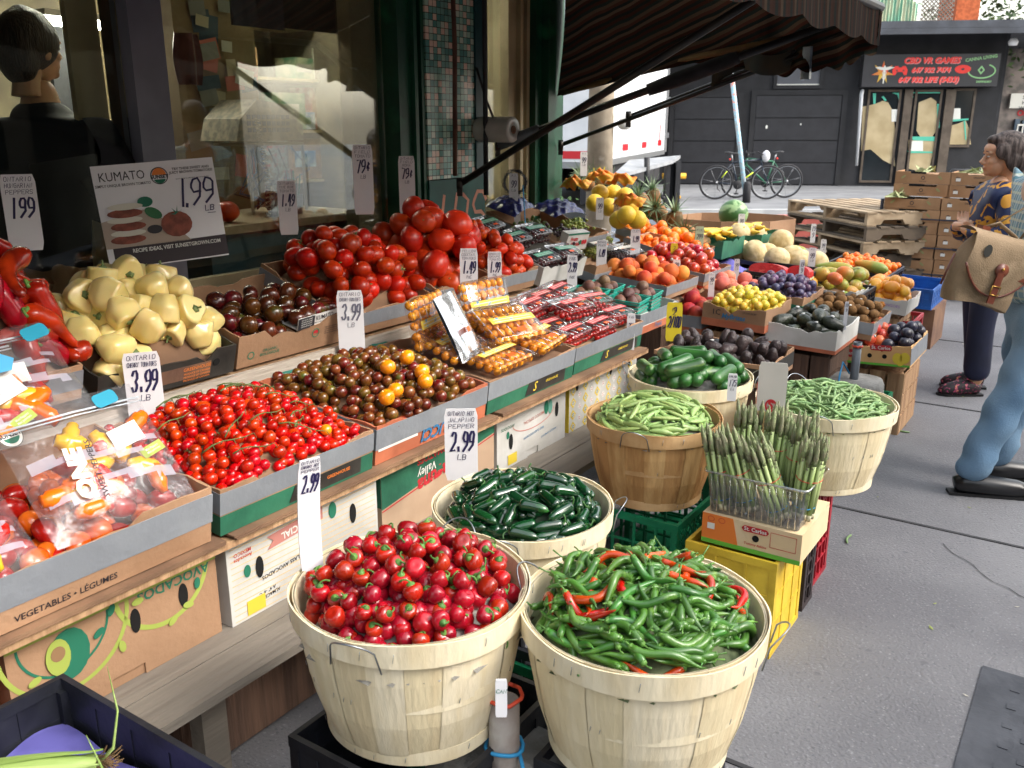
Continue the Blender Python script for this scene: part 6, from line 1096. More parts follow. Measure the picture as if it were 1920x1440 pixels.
for x in (.05, .1, .14): flat(o, 'air_hole_shade', oval(.005, .005, 8), DARK, (x, .1 + x, .03), Y=(0, 1, 0), lift=.001)
flat(o, 'price_sticker', [(-.013, -.01), (.013, -.01), (.013, .01), (-.013, .01)], MATS['orange_sticker'], (.1, .1, .026), Y=(0, 1, 0), lift=.002)
# --- bags of sweet peppers
def bag(label, X, w, h, seed, labs):
    o = thing('pepper_bag', label, 'bag', X, 'bags of sweet peppers'); rnd = random.Random(seed)
    def top(u, v): 
        e = (1 - abs(2 * u - 1) ** 3) * (1 - abs(2 * v - 1) ** 4); return (w * u, h * v, .004 + .045 * e * (1 if v < .8 else .4) + .004 * sin(u * 17 + seed) * sin(v * 13 + u * 5))
    b = B(); b.grid(top, 28, 24); b.grid(lambda u, v: (w * u, h * v, .0), 4, 4); b.obj('clear_bag', FILM, o)
    b = B(); b.grid(lambda u, v: (w * (.06 + .86 * u), h * (.12 + .5 * v), top(.06 + .86 * u, .12 + .5 * v)[2] + .0012), 22, 12); b.mi = [0 if (math.sin(i * .37 + seed) + math.sin(i * .051 + seed * 2)) > .55 else 1 for i in range(len(b.f))]; b.f = [f for f, m_ in zip(b.f, b.mi) if m_ == 0]; b.sm = [True] * len(b.f); b.mi = [0] * len(b.f); b.obj('printed_film', FPR, o)
    b = B(); b.tube([(0.004, h * .86, .014), (w / 2, h * .86, .022), (w - .004, h * .86, .014)], .0028, 6, flat=.6); b.tube([(0.004, h * .83, .014), (w / 2, h * .83, .024), (w - .004, h * .83, .014)], .002, 6, flat=.6); b.obj('zip_seal', M('zip_plastic', '#b9c0c8', rough=.3), o)
    inn = []
    for k in range(17):
        x = rnd.uniform(.05, w - .05); y = rnd.uniform(.05, h * .68); c_ = rnd.choice(('o', 'o', 'r', 'y'))
        pts, rad = bend(.085, .021, .03, lambda u: min(1, .35 + 2.2 * u) * (1 if u < .9 else .7), 10, 10, k); bb = B(); bb.tube(pts, rad, 10)
        m_ = {'o': M('mini_orange_pepper', '#ea7412', '#d95c0c', sc=8, rough=.25, coat=.5), 'r': M('mini_red_pepper', '#b0160f', '#8e0f0d', sc=8, rough=.2, coat=.5), 'y': M('mini_yellow_pepper', '#e2b32a', '#d9a320', sc=8, rough=.25, coat=.5)}[c_]
        q = bb.obj('sweet_pepper', m_); q.matrix_world = X @ T(x, y, .018) @ Rm(rnd.uniform(0, 360), 'Z'); tag(q, {'o': 'stubby orange', 'r': 'stubby red', 'y': 'stubby yellow'}[c_] + ' sweet pepper inside a clear zip bag', 'pepper', 'sweet peppers in the zip bags')
    pr = o
    def on(name, pts, mat, x, y, rot=0, l_=0): z = top(x / w, y / h)[2]; return flat(pr, name, pts, mat, (x, y, z + .002 + l_), Y=(0, 1, 0), rot=rot)
    R4 = lambda a, b_: [(-a / 2, -b_ / 2), (a / 2, -b_ / 2), (a / 2, b_ / 2), (-a / 2, b_ / 2)]
    for (x, y, kind, rot) in labs:
        z = top(x / w, y / h)[2]
        if kind == 'sun':
            on('round_logo', oval(.062, .062, 24), INKW, x, y, rot); on('logo_sun', [(.024 * cos(radians(a)), .024 * sin(radians(a))) for a in range(0, 181, 12)], INKO, x, y + .001, rot, .001); on('logo_field', [(.022 * cos(radians(a)), .022 * sin(radians(a))) for a in range(200, 341, 14)], INKG, x, y, rot, .001)
            ring(pr, 'logo_ring', .062, .062, .002, INKK, (x, y, z + .003), Y=(0, 1, 0)); txt(pr, 'SUNSET', .0165, INKK, (x, y, z + .004), Y=(0, 1, 0), rot=rot, name='brand_text', bold=.03)
        if kind == 'vit': on('vitamin_label', rrect(.07, .036), M('label_blue', '#168aa6', rough=.5), x - .035, y - .018, rot); txt(pr, 'VITAMIN C\nVITAMINE C', .0085, INKW, (x, y, z + .004), Y=(0, 1, 0), rot=rot)
        if kind == 'green': on('green_label', R4(.07, .026), INKL, x, y, rot); txt(pr, 'Mini Peppers\nMini poivrons', .008, INKW, (x, y, z + .004), Y=(0, 1, 0), rot=rot)
        if kind == 'one': txt(pr, 'ONE', .06, INKW, (x, y, z + .003), Y=(0, 1, 0), rot=rot, name='brand_text', bold=.06); txt(pr, 'SWEET PEPPERS', .021, INKK, (x + .045 * sin(radians(-rot)) * 0 + .04, y, z + .004), Y=(0, 1, 0), rot=rot, bold=.02)
        if kind == 'blue': on('blue_patch', [(-.05, -.01), (.02, -.025), (.05, 0), (.03, .03), (-.03, .02)], M('label_sky', '#4fa3cf', rough=.5), x, y, rot)
        if kind == 'white': on('white_patch', [(-.05, -.02), (.04, -.03), (.05, .02), (-.04, .03)], INKW, x, y, rot)
        if kind == 'pic': on('pepper_picture', oval(.055, .022), M('pic_red', '#9a3a1c', rough=.4), x, y, rot); on('pepper_picture', oval(.02, .012), INKO, x - .028, y - .012, rot, .001)
BG = 'stubby'
bag('front left clear bag with orange peppers and bold white lettering at the photo edge', frb0 @ T(.24, .03, .10) @ Rm(2, 'Z') @ Rm(32, 'X') @ Sc(.86, .95, 1), .36, .33, 1, [(.06, .11, 'one', 85), (.20, .17, 'green', 5), (.12, .2, 'white', 20), (.3, .26, 'sun', 5)])
bag('clear bag nearest the vine tomatoes with orange peppers and a blue vitamin label', frb0 @ T(.575, .04, .11) @ Rm(-2, 'Z') @ Rm(36, 'X') @ Sc(.85, 1, 1), .40, .34, 2, [(.12, .13, 'one', 80), (.03, .28, 'sun', 5), (.30, .30, 'vit', 8), (.33, .14, 'green', 12), (.28, .19, 'white', 15), (.08, .31, 'green', 20)])
bag('clear bag lying behind with a sky blue patch and tomato picture', frb0 @ T(.36, .22, .25) @ Rm(8, 'Z') @ Rm(30, 'X'), .42, .3, 3, [(.10, .06, 'sun', 10), (.33, .19, 'blue', 10), (.22, .13, 'pic', 25), (.3, .12, 'white', 20), (.1, .16, 'white', 10)])
bag('clear bag at the back leaning on the red pepper tray', frb0 @ T(.50, .33, .24) @ Rm(6, 'Z') @ Rm(40, 'X'), .38, .26, 4, [(.33, .21, 'vit', 8), (.1, .1, 'sun', 0), (.2, .12, 'white', 0)])
# ============================================================ helpers for the free-standing trays: near face drawn from its two lower corners
def NF(pL, pR, s):
    a, c = un(*pL, s=s), un(*pR, s=s); return frame(a, c - a, U), (c - a).length
def ntray(label, pL, pR, s, D, H, mat=None, tape=(.3, .95), **k):
    fr, W = NF(pL, pR, s); return tray(label, fr, W, D, H, mat, tape, seed=int(pL[0]), **k), fr, W
GF = 'trays on crates at the far end'
def under(label, pL, pR, s, D, zb=0, mat=WOODC, gap=.01, nb=2, holes=0, **k):
    """a wooden crate that carries a tray, from height zb up to the tray"""
    a, c = un(*pL, s=s), un(*pR, s=s); z = min(a.z, c.z) - gap; O = Vector((a.x, a.y, zb)); X = c - a; X.z = 0
    return wood_crate(label, frame(O + X.normalized() * .02 + U * .015, X, U), X.length - .04, D - .03, z - zb, mat, nb, holes=holes, **k)
t_, fr, W = ntray('grey tray of orange peaches tilted above the red peaches', (1113, 533), (1247, 563), 4.3, .42, .075, group=GF)
put(fr, W, .42, .06, .07, .04, P_PCH, 'orange peach in the tilted grey tray under the upper shelf', 'orange peaches', root=t_, seed=51, n=60)
t_, fr, W = ntray('grey tray of dark red nectarines behind the orange peaches', (1185, 505), (1318, 537), 4.78, .4, .075, group=GF)
put(fr, W, .4, .06, .08, .035, P_NEC, 'dark red nectarine in the tray behind the orange peaches', 'nectarines', root=t_, seed=52, n=60)
t_, fr, W = ntray('grey tray of big red and orange peaches left of the yellow plums', (1172, 603), (1313, 628), 4.42, .38, .1, band=(0, .3, CARO), group=GF)
put(fr, W, .38, .085, .07, .043, P_PCR, 'big red blushed peach in the tray left of the yellow plums', 'red blushed peaches', root=t_, seed=53, n=60)
t_, fr, W = ntray('tray of pinkish peaches behind the red peaches', (1290, 560), (1392, 578), 4.84, .36, .09, CB, None, group=GF)
put(fr, W, .36, .075, .05, .04, P_PPK, 'pinkish peach in the tray behind the yellow plums', 'pinkish peaches', root=t_, seed=54, n=50)
t_, fr, W = ntray('brown and orange cardboard tray of small yellow plums', (1315, 607), (1432, 626), 4.4, .42, .12, CB, None, band=(0, .32, CARO), group=GF)
txt(t_, '1C', .04, INKK, (.075, 0, .075)); txt(t_, 'MyBrisas', .035, INKB, (W * .5, 0, .06), bold=.03, shear=.2); txt(t_, 'STONE FRUIT', .012, INKK, (W * .75, 0, .09))
put(fr, W, .42, .105, .06, .023, P_MIR, 'small round yellow plum in the brown and orange tray', 'yellow plums', root=t_, seed=55, n=170)
t_, fr, W = ntray('green edged cardboard tray of purple plums behind the yellow plums', (1392, 560), (1502, 585), 4.92, .4, .08, CB, None, band=(0, .4, INKG), group=GF)
put(fr, W, .4, .07, .07, .025, P_PLU, 'purple blue plum in the tray behind the yellow ones', 'purple plums', root=t_, seed=56, n=120)
t_, fr, W = ntray('white and orange cardboard tray of dark green avocados', (1433, 645), (1565, 666), 4.46, .44, .12, CARW, None, band=(0, .16, CARO), group=GF)
put(fr, W, .44, .1, .05, .036, P_AVO, 'large dark green avocado in the white cardboard tray', 'green avocados', root=t_, seed=57, n=45, shape=rod(.105, .037, 3), rot='lie')
t_, fr, W = ntray('grey tray of fuzzy brown kiwis behind the green avocados', (1492, 610), (1632, 640), 4.93, .42, .1, group=GF)
put(fr, W, .42, .09, .07, .026, P_KIW, 'fuzzy brown kiwi in the tray behind the avocados', 'kiwis', root=t_, seed=58, n=75, shape=rod(.062, .025, 3), rot='roll')
t_, fr, W = ntray('mango printed tray of red and black plums at the pavement side', (1572, 678), (1706, 690), 4.92, .46, .115, M('mango_print_box', '#d9b07c', '#d0a26c', sc=5, rough=.65), None, group=GF)
flat(t_, 'green_edge', [(0, 0), (W, 0), (W, .012), (0, .012)], M('leaf_green_ink', '#5fae3a', rough=.6), (0, 0, 0)); flat(t_, 'red_banner', rrect(.11, .03), INKR, (.16, 0, .08), lift=.002); txt(t_, 'St. Carlos', .024, INKW, (.215, 0, .095), lift=.003, bold=.02)
flat(t_, 'round_logo', oval(.05, .045), INKR, (.06, 0, .055)); txt(t_, 'MIF', .02, INKW, (.06, 0, .052), lift=.003); flat(t_, 'vent_hole_shade', oval(.024, .024), DARK, (.16, 0, .05)); flat(t_, 'vent_hole_shade', oval(.024, .024), DARK, (.235, 0, .05))
for x, z, w in ((.30, .045, .05), (.335, .05, .05), (.315, .035, .045)): flat(t_, 'mango_picture', oval(w, .06), INKY, (x, 0, z), lift=.002 + w * .01)
b = B(); b.box(W + .0002, 0, .01, W + .002, .46, .1); b.obj('tape_band', TAPE, t_)
put(fr, W * .6, .46, .1, .07, .033, P_PLR, 'rosy red plum in the mango printed tray', 'rosy red plums', root=t_, seed=59, n=40)
put(fr @ T(W * .55, 0, 0), W * .45, .46, .1, .07, .035, P_PLK, 'blue black plum in the mango printed tray', 'blue black plums', lin=False, seed=60, n=30)
t_, fr, W = ntray('white carton tray of yellow mangoes with pink print', (1600, 575), (1697, 593), 5.95, .42, .1, CARW, None, group=GF); txt(t_, 'MEXICAN MANGOES', .025, M('violet_ink', '#9a7ab0', rough=.6), (W / 2, 0, .05), rot=0)
put(fr, W, .42, .09, .09, .036, P_MAY, 'yellow mango in the white carton tray', 'yellow mangoes', root=t_, seed=61, n=40, shape=rod(.095, .036, 3), rot='lie')
t_, fr, W = ntray('white tray with green circles full of red and green mangoes', (1497, 556), (1602, 572), 5.6, .46, .08, CARW, None, group=GF); txt(t_, 'HERENCIA', .03, INKB, (W / 2, 0, .03), bold=.02)
for x in (.05, W - .09): flat(t_, 'green_circle', [(.03 * cos(radians(a)), .03 * sin(radians(a))) for a in range(0, 181, 15)], M('mint_ink', '#6fb08a', rough=.6), (x, 0, .03))
put(fr, W, .55, .08, .07, .042, P_MAN, 'red and green mango in the white tray with green circles', 'red and green mangoes', root=t_, seed=62, n=30, shape=rod(.11, .04, 3), rot='lie')
for k, (px, py) in enumerate(((1375 + 90, 497), (1500 + 65, 505), (1520, 487))): pass
for (px, py, z, a), l_ in zip(((1395 + 15, 497, .8, 5), (1580, 505, .74, 10), (1513, 478, .86, -10), (1455, 492, .8, 0)), ('x',) * 4): pass
def at_z(px, py, z): return un(px, py, z=z)
for (px, py, s_, a), l_ in zip(((1490, 500, 6.05, 15), (1565, 503, 6.05, 5), (1482, 470, 6.7, 10)), ('long yellow papaya resting above the mangoes', 'yellow papaya at the right of the mango tray', 'orange papaya showing behind the cantaloupes')):
    dup(P_PAP[0], frame(un(px, py, s=s_), N, U) @ Rm(a, 'Z'), l_)
# black crates along the melon row
def ncrate(label, pL, pR, s, D, H, mat, **k):
    fr, W = NF(pL, pR, s); return crate(label, fr, W, D, H, mat, **k), fr, W
c1, f1, W1 = ncrate('black plastic crate with a violet cloth liner below the cantaloupes', (1296, 552), (1392, 572), 5.45, .46, .2, PBK, nx=5, nz=4, group='black plastic crates')
b = B(); b.grid(lambda u, v: (.01 + (W1 - .02) * u, .01 + .44 * v, .165 + .03 * sin(u * 9) * sin(v * 7 + 1)), 18, 14); tag(b.obj('cloth_liner', M('violet_cloth', '#6a66b4', '#5a569e', sc=12, rough=.85), None, None), 'crumpled violet cloth lining the black crate', 'cloth').matrix_world = f1
c2, f2, W2 = ncrate('black plastic crate holding cut watermelon wedges', (1387, 572), (1497, 588), 5.42, .46, .22, PBK, nx=5, nz=4, group='black plastic crates')
for k, (x, y, L, l_) in enumerate(((.02, .03, W2 * .62, 'long cut watermelon wedge with red flesh at the front of the black crate'), (W2 * .66, .08, W2 * .36, 'short cut watermelon wedge at the right end of the black crate'))):
    b = B(); n = 16; vs = []
    for i in range(n + 1):
        q = pi * i / n; w = sqrt(max(.02, 1 - (2 * i / n - 1) ** 2)) * .5 + .5; vs += [(L * i / n, 0, 0), (L * i / n, .02, .075 * w), (L * i / n, .11, .06 * w), (L * i / n, .13, 0)]
    b.add(vs, [(4 * i + j, 4 * i + j + 1, 4 * i + 5 + j, 4 * i + 4 + j) for i in range(n) for j in range(3)] + [(0, 1, 2, 3), (4 * n + 3, 4 * n + 2, 4 * n + 1, 4 * n)], 0)
    o = b.obj('watermelon_wedge', MELF); o.matrix_world = f2 @ T(x, y, .2); tag(o, l_, 'watermelon'); B().box(0, -.006, -.012, L, .136, -.001).obj('rind', RIND, o)
wood_crate('wooden crate under the violet lined black crate', frame(P(5.46, -2.45, 0), N, U), .55, .4, .42, WOODC, 2); wood_crate('wooden crate under the watermelon wedge crate', frame(P(5.44, -1.88, 0), N, U), .52, .4, .38, WOODR, 3)
tag(B().box(0, 0, 0, .98, .9, .02).obj('melon_shelf', WOODG, None), 'grey plank shelf carrying the cantaloupes', 'shelf').matrix_world = frame(P(5.95, -2.75, .70), N, U)
tag(B().box(0, 0, 0, .9, .7, .66).obj('shelf_support', WOODR, None), 'brown wooden support box beneath the cantaloupe shelf', 'box').matrix_world = frame(P(6.05, -2.7, 0), N, U)
for (px, py, s_), l_ in zip(((1385, 440, 6.35), (1417, 441, 6.55), (1465, 452, 6.4), (1388, 472, 6.1), (1415, 473, 6.05), (1437, 478, 6.2), (1485, 482, 6.2), (1500, 490, 6.05), (1457, 486, 5.95), (1530, 493, 6.2), (1405, 465, 6.5), (1440, 470, 6.5)), ('tallest cantaloupe at the left of the melon heap', 'cantaloupe on top beside the leftmost one', 'large cantaloupe on top at the right of the heap', 'cantaloupe at the lower left corner of the heap', 'front cantaloupe in the lower row', 'cantaloupe squeezed behind the front one', 'cantaloupe under the papaya', 'cantaloupe beside the price tag at right', 'cantaloupe just behind the watermelon wedge', 'rightmost cantaloupe half hidden by price tags', 'cantaloupe hidden between the top two', 'cantaloupe low in the middle of the heap')):
    dup(P_CAN[0], frame(un(px, py, s=s_), N, U) @ Rm(px * 7, 'X') @ Rm(py * 5, 'Y'), l_, 'cantaloupes')
c3, f3, W3 = ncrate('black plastic crate of small tangerines before the carton stack', (1540, 530), (1652, 560), 6.75, .6, .16, PBK, nx=5, nz=3, group='black plastic crates')
put(f3, W3, .6, .15, .04, .028, P_TAN, 'small tangerine in the black crate by the carton stack', 'tangerines in the black crate', lin=True, root=c3, seed=63, n=150)
dup(P_PAP[0], f3 @ T(W3 * .7, .03, .2), 'peach coloured papaya at the corner of the tangerine crate')
tag(B().box(0, 0, 0, .55, .55, .38).obj('crate_support', WOODR, None), 'brown box under the tangerine crate', 'box').matrix_world = frame(P(6.78, -2.05, 0), N, U)
c4, f4, W4 = ncrate('blue plastic crate on the pavement behind the yellow mangoes', (1650, 570), (1745, 582), 7.1, .6, .15, PBL, nx=5, nz=2, solid=True); 
tag(B().box(0, 0, 0, .36, .5, f4.translation.z - .01).obj('crate_support', CBD, None), 'brown carton standing below the blue crate', 'box').matrix_world = frame(Vector((f4.translation.x, f4.translation.y, 0)) + N * .02 + U * .04, N, U)
k_, fk, Wk = ncrate('black plastic crate under the mango tray', (1500, 603), (1603, 618), 5.5, .44, .2, PBK, nx=5, nz=4, group='black plastic crates')
# crates that carry them
under('light wooden crate under the yellow plums', (1318, 612), (1430, 630), 4.42, .4, .28, nb=2); under('weathered wooden crate on the ground below the yellow plum crate', (1318, 715), (1430, 733), 4.43, .4, 0, nb=2)
under('light wooden crate under the red blushed peaches', (1175, 608), (1312, 632), 4.44, .36, .28, nb=2); under('wooden crate on the ground below the red peach crate', (1175, 715), (1312, 735), 4.45, .36, 0, nb=3)
under('brown slatted wooden crate under the green avocados', (1440, 650), (1562, 670), 4.48, .42, .22, mat=WOODR, nb=3); under('brown wooden crate on the ground below the avocados', (1440, 735), (1562, 750), 4.48, .42, 0, mat=WOODR, nb=3)
under('wooden crate under the tilted peach tray', (1130, 540), (1247, 566), 4.32, .4, .3, mat=WOODR, nb=2); under('wooden crate under the nectarines', (1200, 512), (1318, 540), 4.82, .4, .0, nb=3)
under('wooden crate under the purple plums', (1395, 566), (1500, 588), 4.95, .38, .0, mat=WOODR, nb=3); under('wooden crate under the kiwis', (1500, 620), (1630, 646), 4.96, .4, .0, mat=WOODR, nb=3)
under('wooden crate with a row of round holes under the yellow mangoes', (1602, 580), (1692, 596), 5.97, .4, .28, nb=1, holes=3); under('wooden crate on the ground at the pavement side below the mangoes', (1602, 655), (1692, 668), 5.97, .4, 0, nb=2)
under('slatted wooden crate on the ground under the mango printed tray', (1590, 684), (1704, 694), 4.95, .46, 0, nb=3); under('wooden crate below the pinkish peaches', (1300, 572), (1390, 586), 4.9, .34, 0, nb=3)
crate('red plastic crate standing behind the mango crates at the pavement', frame(P(6.1, -1.25, 0), N, U), .26, .36, .4, PRE, nx=4, nz=5, group='red plastic crates')
crate('black plastic crate stacked below the mango crate', frame(P(5.55, -1.70, 0), N, U), .46, .44, .3, PBK, nx=5, nz=6, group='black plastic crates')
crate('green plastic crate holding the concrete umbrella foot', frame(P(4.36, -1.13, 0), N, U), .30, .42, .29, PGR, nx=4, nz=3, group='green plastic crates')
# concrete foot with a steel tube
CONC = M('rough_concrete', '#8f8d88', '#76746f', sc=12, rough=.95, bump=.8, bsc=50)
def foot(label, X, r, h, tube_r, tube_h, tube_mat, sq=.6, cat='umbrella base'):
    o = thing('concrete_foot', label, cat, X); b = B(); b.lathe([(r * .95, 0), (r, h * .15), (r * .98, h * .8), (r * .9, h), (.001, h)], 28, 0, True, None, lambda q, rr, z: rr * (1 / (abs(cos(q)) ** 4 + abs(sin(q)) ** 4) ** .25) ** sq); b.obj('concrete_block', CONC, o)
    b = B(); b.lathe([(tube_r, 0), (tube_r, tube_h), (tube_r * .85, tube_h), (tube_r * .85, 0)], 18, cap=False); b.obj('steel_tube', tube_mat, o, T(0, 0, h - .01)); return o
ft = foot('rough concrete block with a grey steel tube standing in the green crate', frame(P(4.57, -.985, .255), N, U), .145, .13, .021, .2, GTUBE)
b = B(); b.tube([(.022 * cos(a * .5), .022 * sin(a * .5), .30 + .002 * sin(a * 3)) for a in range(14)], .006, 6); b.obj('red_tape', M('red_tape', '#c8452a', rough=.5), ft)
BLUR = M('blue_rope', '#2f8fc4', rough=.6); b = B(); b.tube([(-.02, -.02, .16), (-.05, -.05, .22), (-.05, -.09, .16), (-.04, -.14, .1), (-.04, -.155, 0), (-.035, -.16, -.06)], .0045, 6); b.obj('blue_cord', BLUR, ft)
f5 = foot('grey concrete block with a taped pipe between the front baskets', SF(1.22, -.835, .34) , .15, .075, .03, .155, M('taped_pipe', '#8a7f78', '#a8a39c', sc=9, rough=.6, bump=.4, c3='#8f4a3a'))
b = B(); b.tube([(.037 * cos(a * .45), .037 * sin(a * .45), .12 + .004 * sin(a)) for a in range(15)] + [(-.03, -.07, .09), (-.05, -.1, .05)], .004, 6); b.obj('blue_cord', BLUR, f5); b = B(); b.tube([(.035 * cos(a * .45), .035 * sin(a * .45), .232 + .003 * sin(a * 2)) for a in range(15)], .004, 6); b.obj('red_tape', MATS['red_tape'], f5)
crate('green plastic crate carrying the taped pipe block', SF(1.10, -.70, .0), .24, .24, .335, PGR, nx=4, nz=5, group='green plastic crates')
# ============================================================ price tags
CARD = M('price_card', '#e4e3e6', '#dcdbdf', sc=4, rough=.7); CARDY = M('yellow_card', '#e0c92c', '#d6bd28', sc=4, rough=.7); PEN = M('marker_ink', '#1f1c4a', rough=.6); PENF = M('faded_marker', '#6a6a7a', rough=.7)
def sign(lab, bot, top, w, lines, z=None, t=None, s=None, mat=None, ink=None, turn=0, name='price_tag', cat='price tag', curl=.0, h0=None):
    """a hand-lettered card on its own long cardboard tail; bot/top/w are where and how wide it shows"""
    Pb = un(*bot, z=z, t=t, s=s); d = Vector((Pb.x, Pb.y, 0)).normalized(); d = (Rm(turn, 'Z') @ d.to_4d()).xyz; r = un(top[0], top[1], s=1) - Vector((0, 0, CH)); C0 = Vector((0, 0, CH)); k = (Pb - C0).dot(d) / r.dot(d); Pt = C0 + r * k
    up = Pt - Pb; L = up.length; X = up.normalized().cross(d) * 1; X = d.cross(Vector((0, 0, 1))); X.normalize()
    dep = (Pb - C0).dot(Vector((0, cos(PITCH), -sin(PITCH)))); W = w * dep / F; fr = frame(Pb, X, up)
    o = thing(name, lab, cat, fr, 'handwritten price tags'); b = B(); n = 10; rnd = random.Random(lab)
    cv = lambda y: curl * L * (y / L) ** 2 - curl * L * .3 * sin(3 * y / L)
    vs = []
    for i in range(n + 1):
        y = L * i / n; c_ = .06 * W if i in (0, n) else 0
        for x in (-W / 2 + c_, W / 2 - c_): vs += [(x, y, cv(y)), (x, y, cv(y) - .003)]
    fs = []
    for i in range(n): a = 4 * i; fs += [(a, a + 2, a + 6, a + 4), (a + 3, a + 1, a + 5, a + 7), (a + 1, a, a + 4, a + 5), (a + 2, a + 3, a + 7, a + 6)]
    fs += [(0, 1, 3, 2), (4 * n, 4 * n + 2, 4 * n + 3, 4 * n + 1)]; b.add(vs, fs); b.obj('card', mat or CARD, o)
    b = B(); 
    for body, y, hh, wd in lines:        # y from the top as a share of W, letter height and total width as shares of W
        m_ = len(body); gw = wd * W / (m_ * 1.45); pen(b, body, 0, L - y * W - hh * W, hh * W, gw, slant=.12, th=max(hh * W * .12, .0011), rnd=rnd)
    b.v = [(x, y, z_ + cv(y) + .0012) for x, y, z_ in b.v]; b.obj('handwriting', ink or PEN, o); return o
def std(a, pr, unit='LB', y0=.08, big=.6):
    L_ = []; y = y0
    for k, q in enumerate(a): L_.append((q, y, .13, .8 if len(q) > 4 else .5)); y += .2
    L_.append((pr, y + .06, big, .72)); 
    if unit: L_.append((unit, y + .06 + big + .12, .17, .28))
    return L_
sign('white price tag for hungarian peppers at the left edge by the window', (52, 470), (28, 327), 58, std(['ONTARIO', 'HUNGARIAN', 'PEPPERS'], '199', None), t=-2.72)
sign('small leaning price tag reading 1.49 behind the medium tomatoes', (543, 440), (576, 346), 34, std(['ONTARIO', 'VINE RIPE', 'TOMATO'], '1.49'), t=-2.74)
sign('tall price tag reading 79 cents standing behind the field tomatoes', (684, 402), (699, 273), 37, std(['ONTARIO', 'FIELD', 'TOMATO'], '79¢'), t=-2.72)
sign('slim price tag reading 79 cents for roma in front of the green pilaster', (765, 405), (779, 294), 30, std(['ONTARIO', 'FIELD', 'ROMA'], '79¢'), t=-2.73)
sign('price tag for yellow cocktail tomatoes reading 1.49 per pack', (880, 575), (886, 466), 33, std(['YELLOW', 'COCKTAIL', 'TOMATOES'], '1.49', 'PAC', big=.65), t=-2.215)
sign('tall slim price tag for grape tomatoes reading 1.99', (928, 592), (950, 474), 26, std(['ORGANIC', 'GRAPE', 'TOMATO'], '1.99', 'PAC', big=.7), t=-2.20)
sign('broad faded price tag reading 3.99 stuck behind the brown tomatoes', (661, 665), (684, 547), 48, std(['ONTARIO', 'CHERRY TOMATOES'], '3.99'), t=-2.21, ink=PENF)
sign('large price tag reading 3.99 for cherry tomatoes below the pale peppers', (278, 790), (311, 664), 64, std(['ONTARIO', 'CHERRY TOMATOES'], '3.99'), t=-2.2)
sign('large price tag reading 2.99 above the jalapeno basket', (866, 900), (888, 768), 61, std(['ONTARIO HOT', 'JALAPINO', 'PEPPER'], '2.99'), t=-1.50)
sign('tall bent price tag reading 2.99 stuck in the cherry pepper basket', (588, 1080), (650, 850), 44, std(['ONTARIO', 'CHERRY HOT', 'PEPPER'], '2.99', None, big=.8), t=-1.24, turn=25, curl=.08)
sign('price tag reading 2.99 standing before the fig box', (1072, 552), (1073, 479), 19, [('FIGS', .15, .3, .6), ('2.99', .7, .9, .8), ('PACK', 2.0, .25, .5)], t=-2.2)
sign('curling price tag at the left of the orange peaches', (1127, 512), (1138, 451), 19, [('ONTARIO', .1, .2, .8), ('PEACH', .4, .2, .7), ('1.49', .9, .7, .6)], s=4.35)
sign('leaning price tag between the tangerines and the nectarines', (1190, 488), (1207, 432), 18, [('CLEM', .1, .2, .7), ('1.99', .7, .6, .6)], s=4.75)
sign('thin yellow price tag standing among the nectarines', (1262, 512), (1277, 458), 13, [('2', .4, .5, .3), ('LB', 1.2, .3, .4)], s=4.9, mat=CARDY)
sign('white slip price tag below the thin yellow tag', (1267, 527), (1268, 487), 14, [('99', .4, .6, .5)], s=4.75)
sign('broad yellow price tag reading 2 for 1.00 in front of the peach crate', (1262, 640), (1273, 568), 29, [('2', .3, .5, .25), ('FOR', .35, .2, .3), ('2/100', .9, .7, .8)], t=-1.62, mat=CARDY)
for k, (bt, tp_, w_, s_, l_) in enumerate((((1378, 549), (1380, 486), 10, 5.3, 'narrow price tag between the violet cloth crate and the wedge crate'), ((1332, 568), (1337, 512), 11, 4.75, 'narrow price tag between the red peaches and the yellow plums'), ((1499, 552), (1502, 487), 9, 5.5, 'narrow price tag at the right end of the watermelon wedge crate'), ((1540, 500), (1545, 449), 10, 6.5, 'tall narrow price tag right of the papaya'), ((1523, 455), (1524, 420), 9, 6.9, 'small price tag standing behind the orange papaya'), ((1441, 610), (1445, 559), 9, 4.7, 'narrow price tag between yellow plums and green avocados'), ((1583, 618), (1588, 566), 7, 4.6, 'very thin price tag at the right of the green avocados'), ((1389, 432), (1391, 401), 12, 6.4, 'price tag stuck between the two highest cantaloupes'), ((1521, 500), (1533, 466), 13, 5.9, 'leaning price tag in front of the rightmost cantaloupe'), ((1503, 585), (1506, 522), 8, 5.2, 'narrow price tag at the left corner of the mango tray'), ((970, 430), (978, 365), 12, 4.35, 'price tag at the left of the small radish printed box'), ((1041, 350), (1048, 312), 14, 5.0, 'small price tag leaning on the green corner column'), ((1094, 330), (1100, 285), 13, 5.4, 'price tag in front of the concrete pole'), ((1124, 412), (1104, 376), 14, 4.75, 'price tag leaning left between the pomelos and the grapes'), ((1156, 402), (1161, 371), 11, 5.0, 'price tag in front of the lowest yellow pomelo bag'), ((963, 378), (930, 337), 17, 4.3, 'long curled price tag leaning on the doorway glass'))):
    sign(l_, bt, tp_, w_, [('A1', .1, .25, .6), ('99', .8, .7, .6), ('LB', 1.7, .25, .5)] if w_ > 9 else [('19', .5, .9, .7), ('9', 1.8, .9, .4)], s=s_)
sign('thin white price tag edge on beside the small fig baskets', (1181, 668), (1187, 588), 15, [('FIG', .3, .3, .6), ('299', 1.2, .7, .7)], t=-1.72)
sign('slim white price tag reading 1.75 in front of the cucumbers', (1371, 752), (1366, 701), 17, [('ENGLISH', .2, .2, .8), ('175', .7, .7, .8), ('EA', 1.6, .3, .4)], t=-.98)
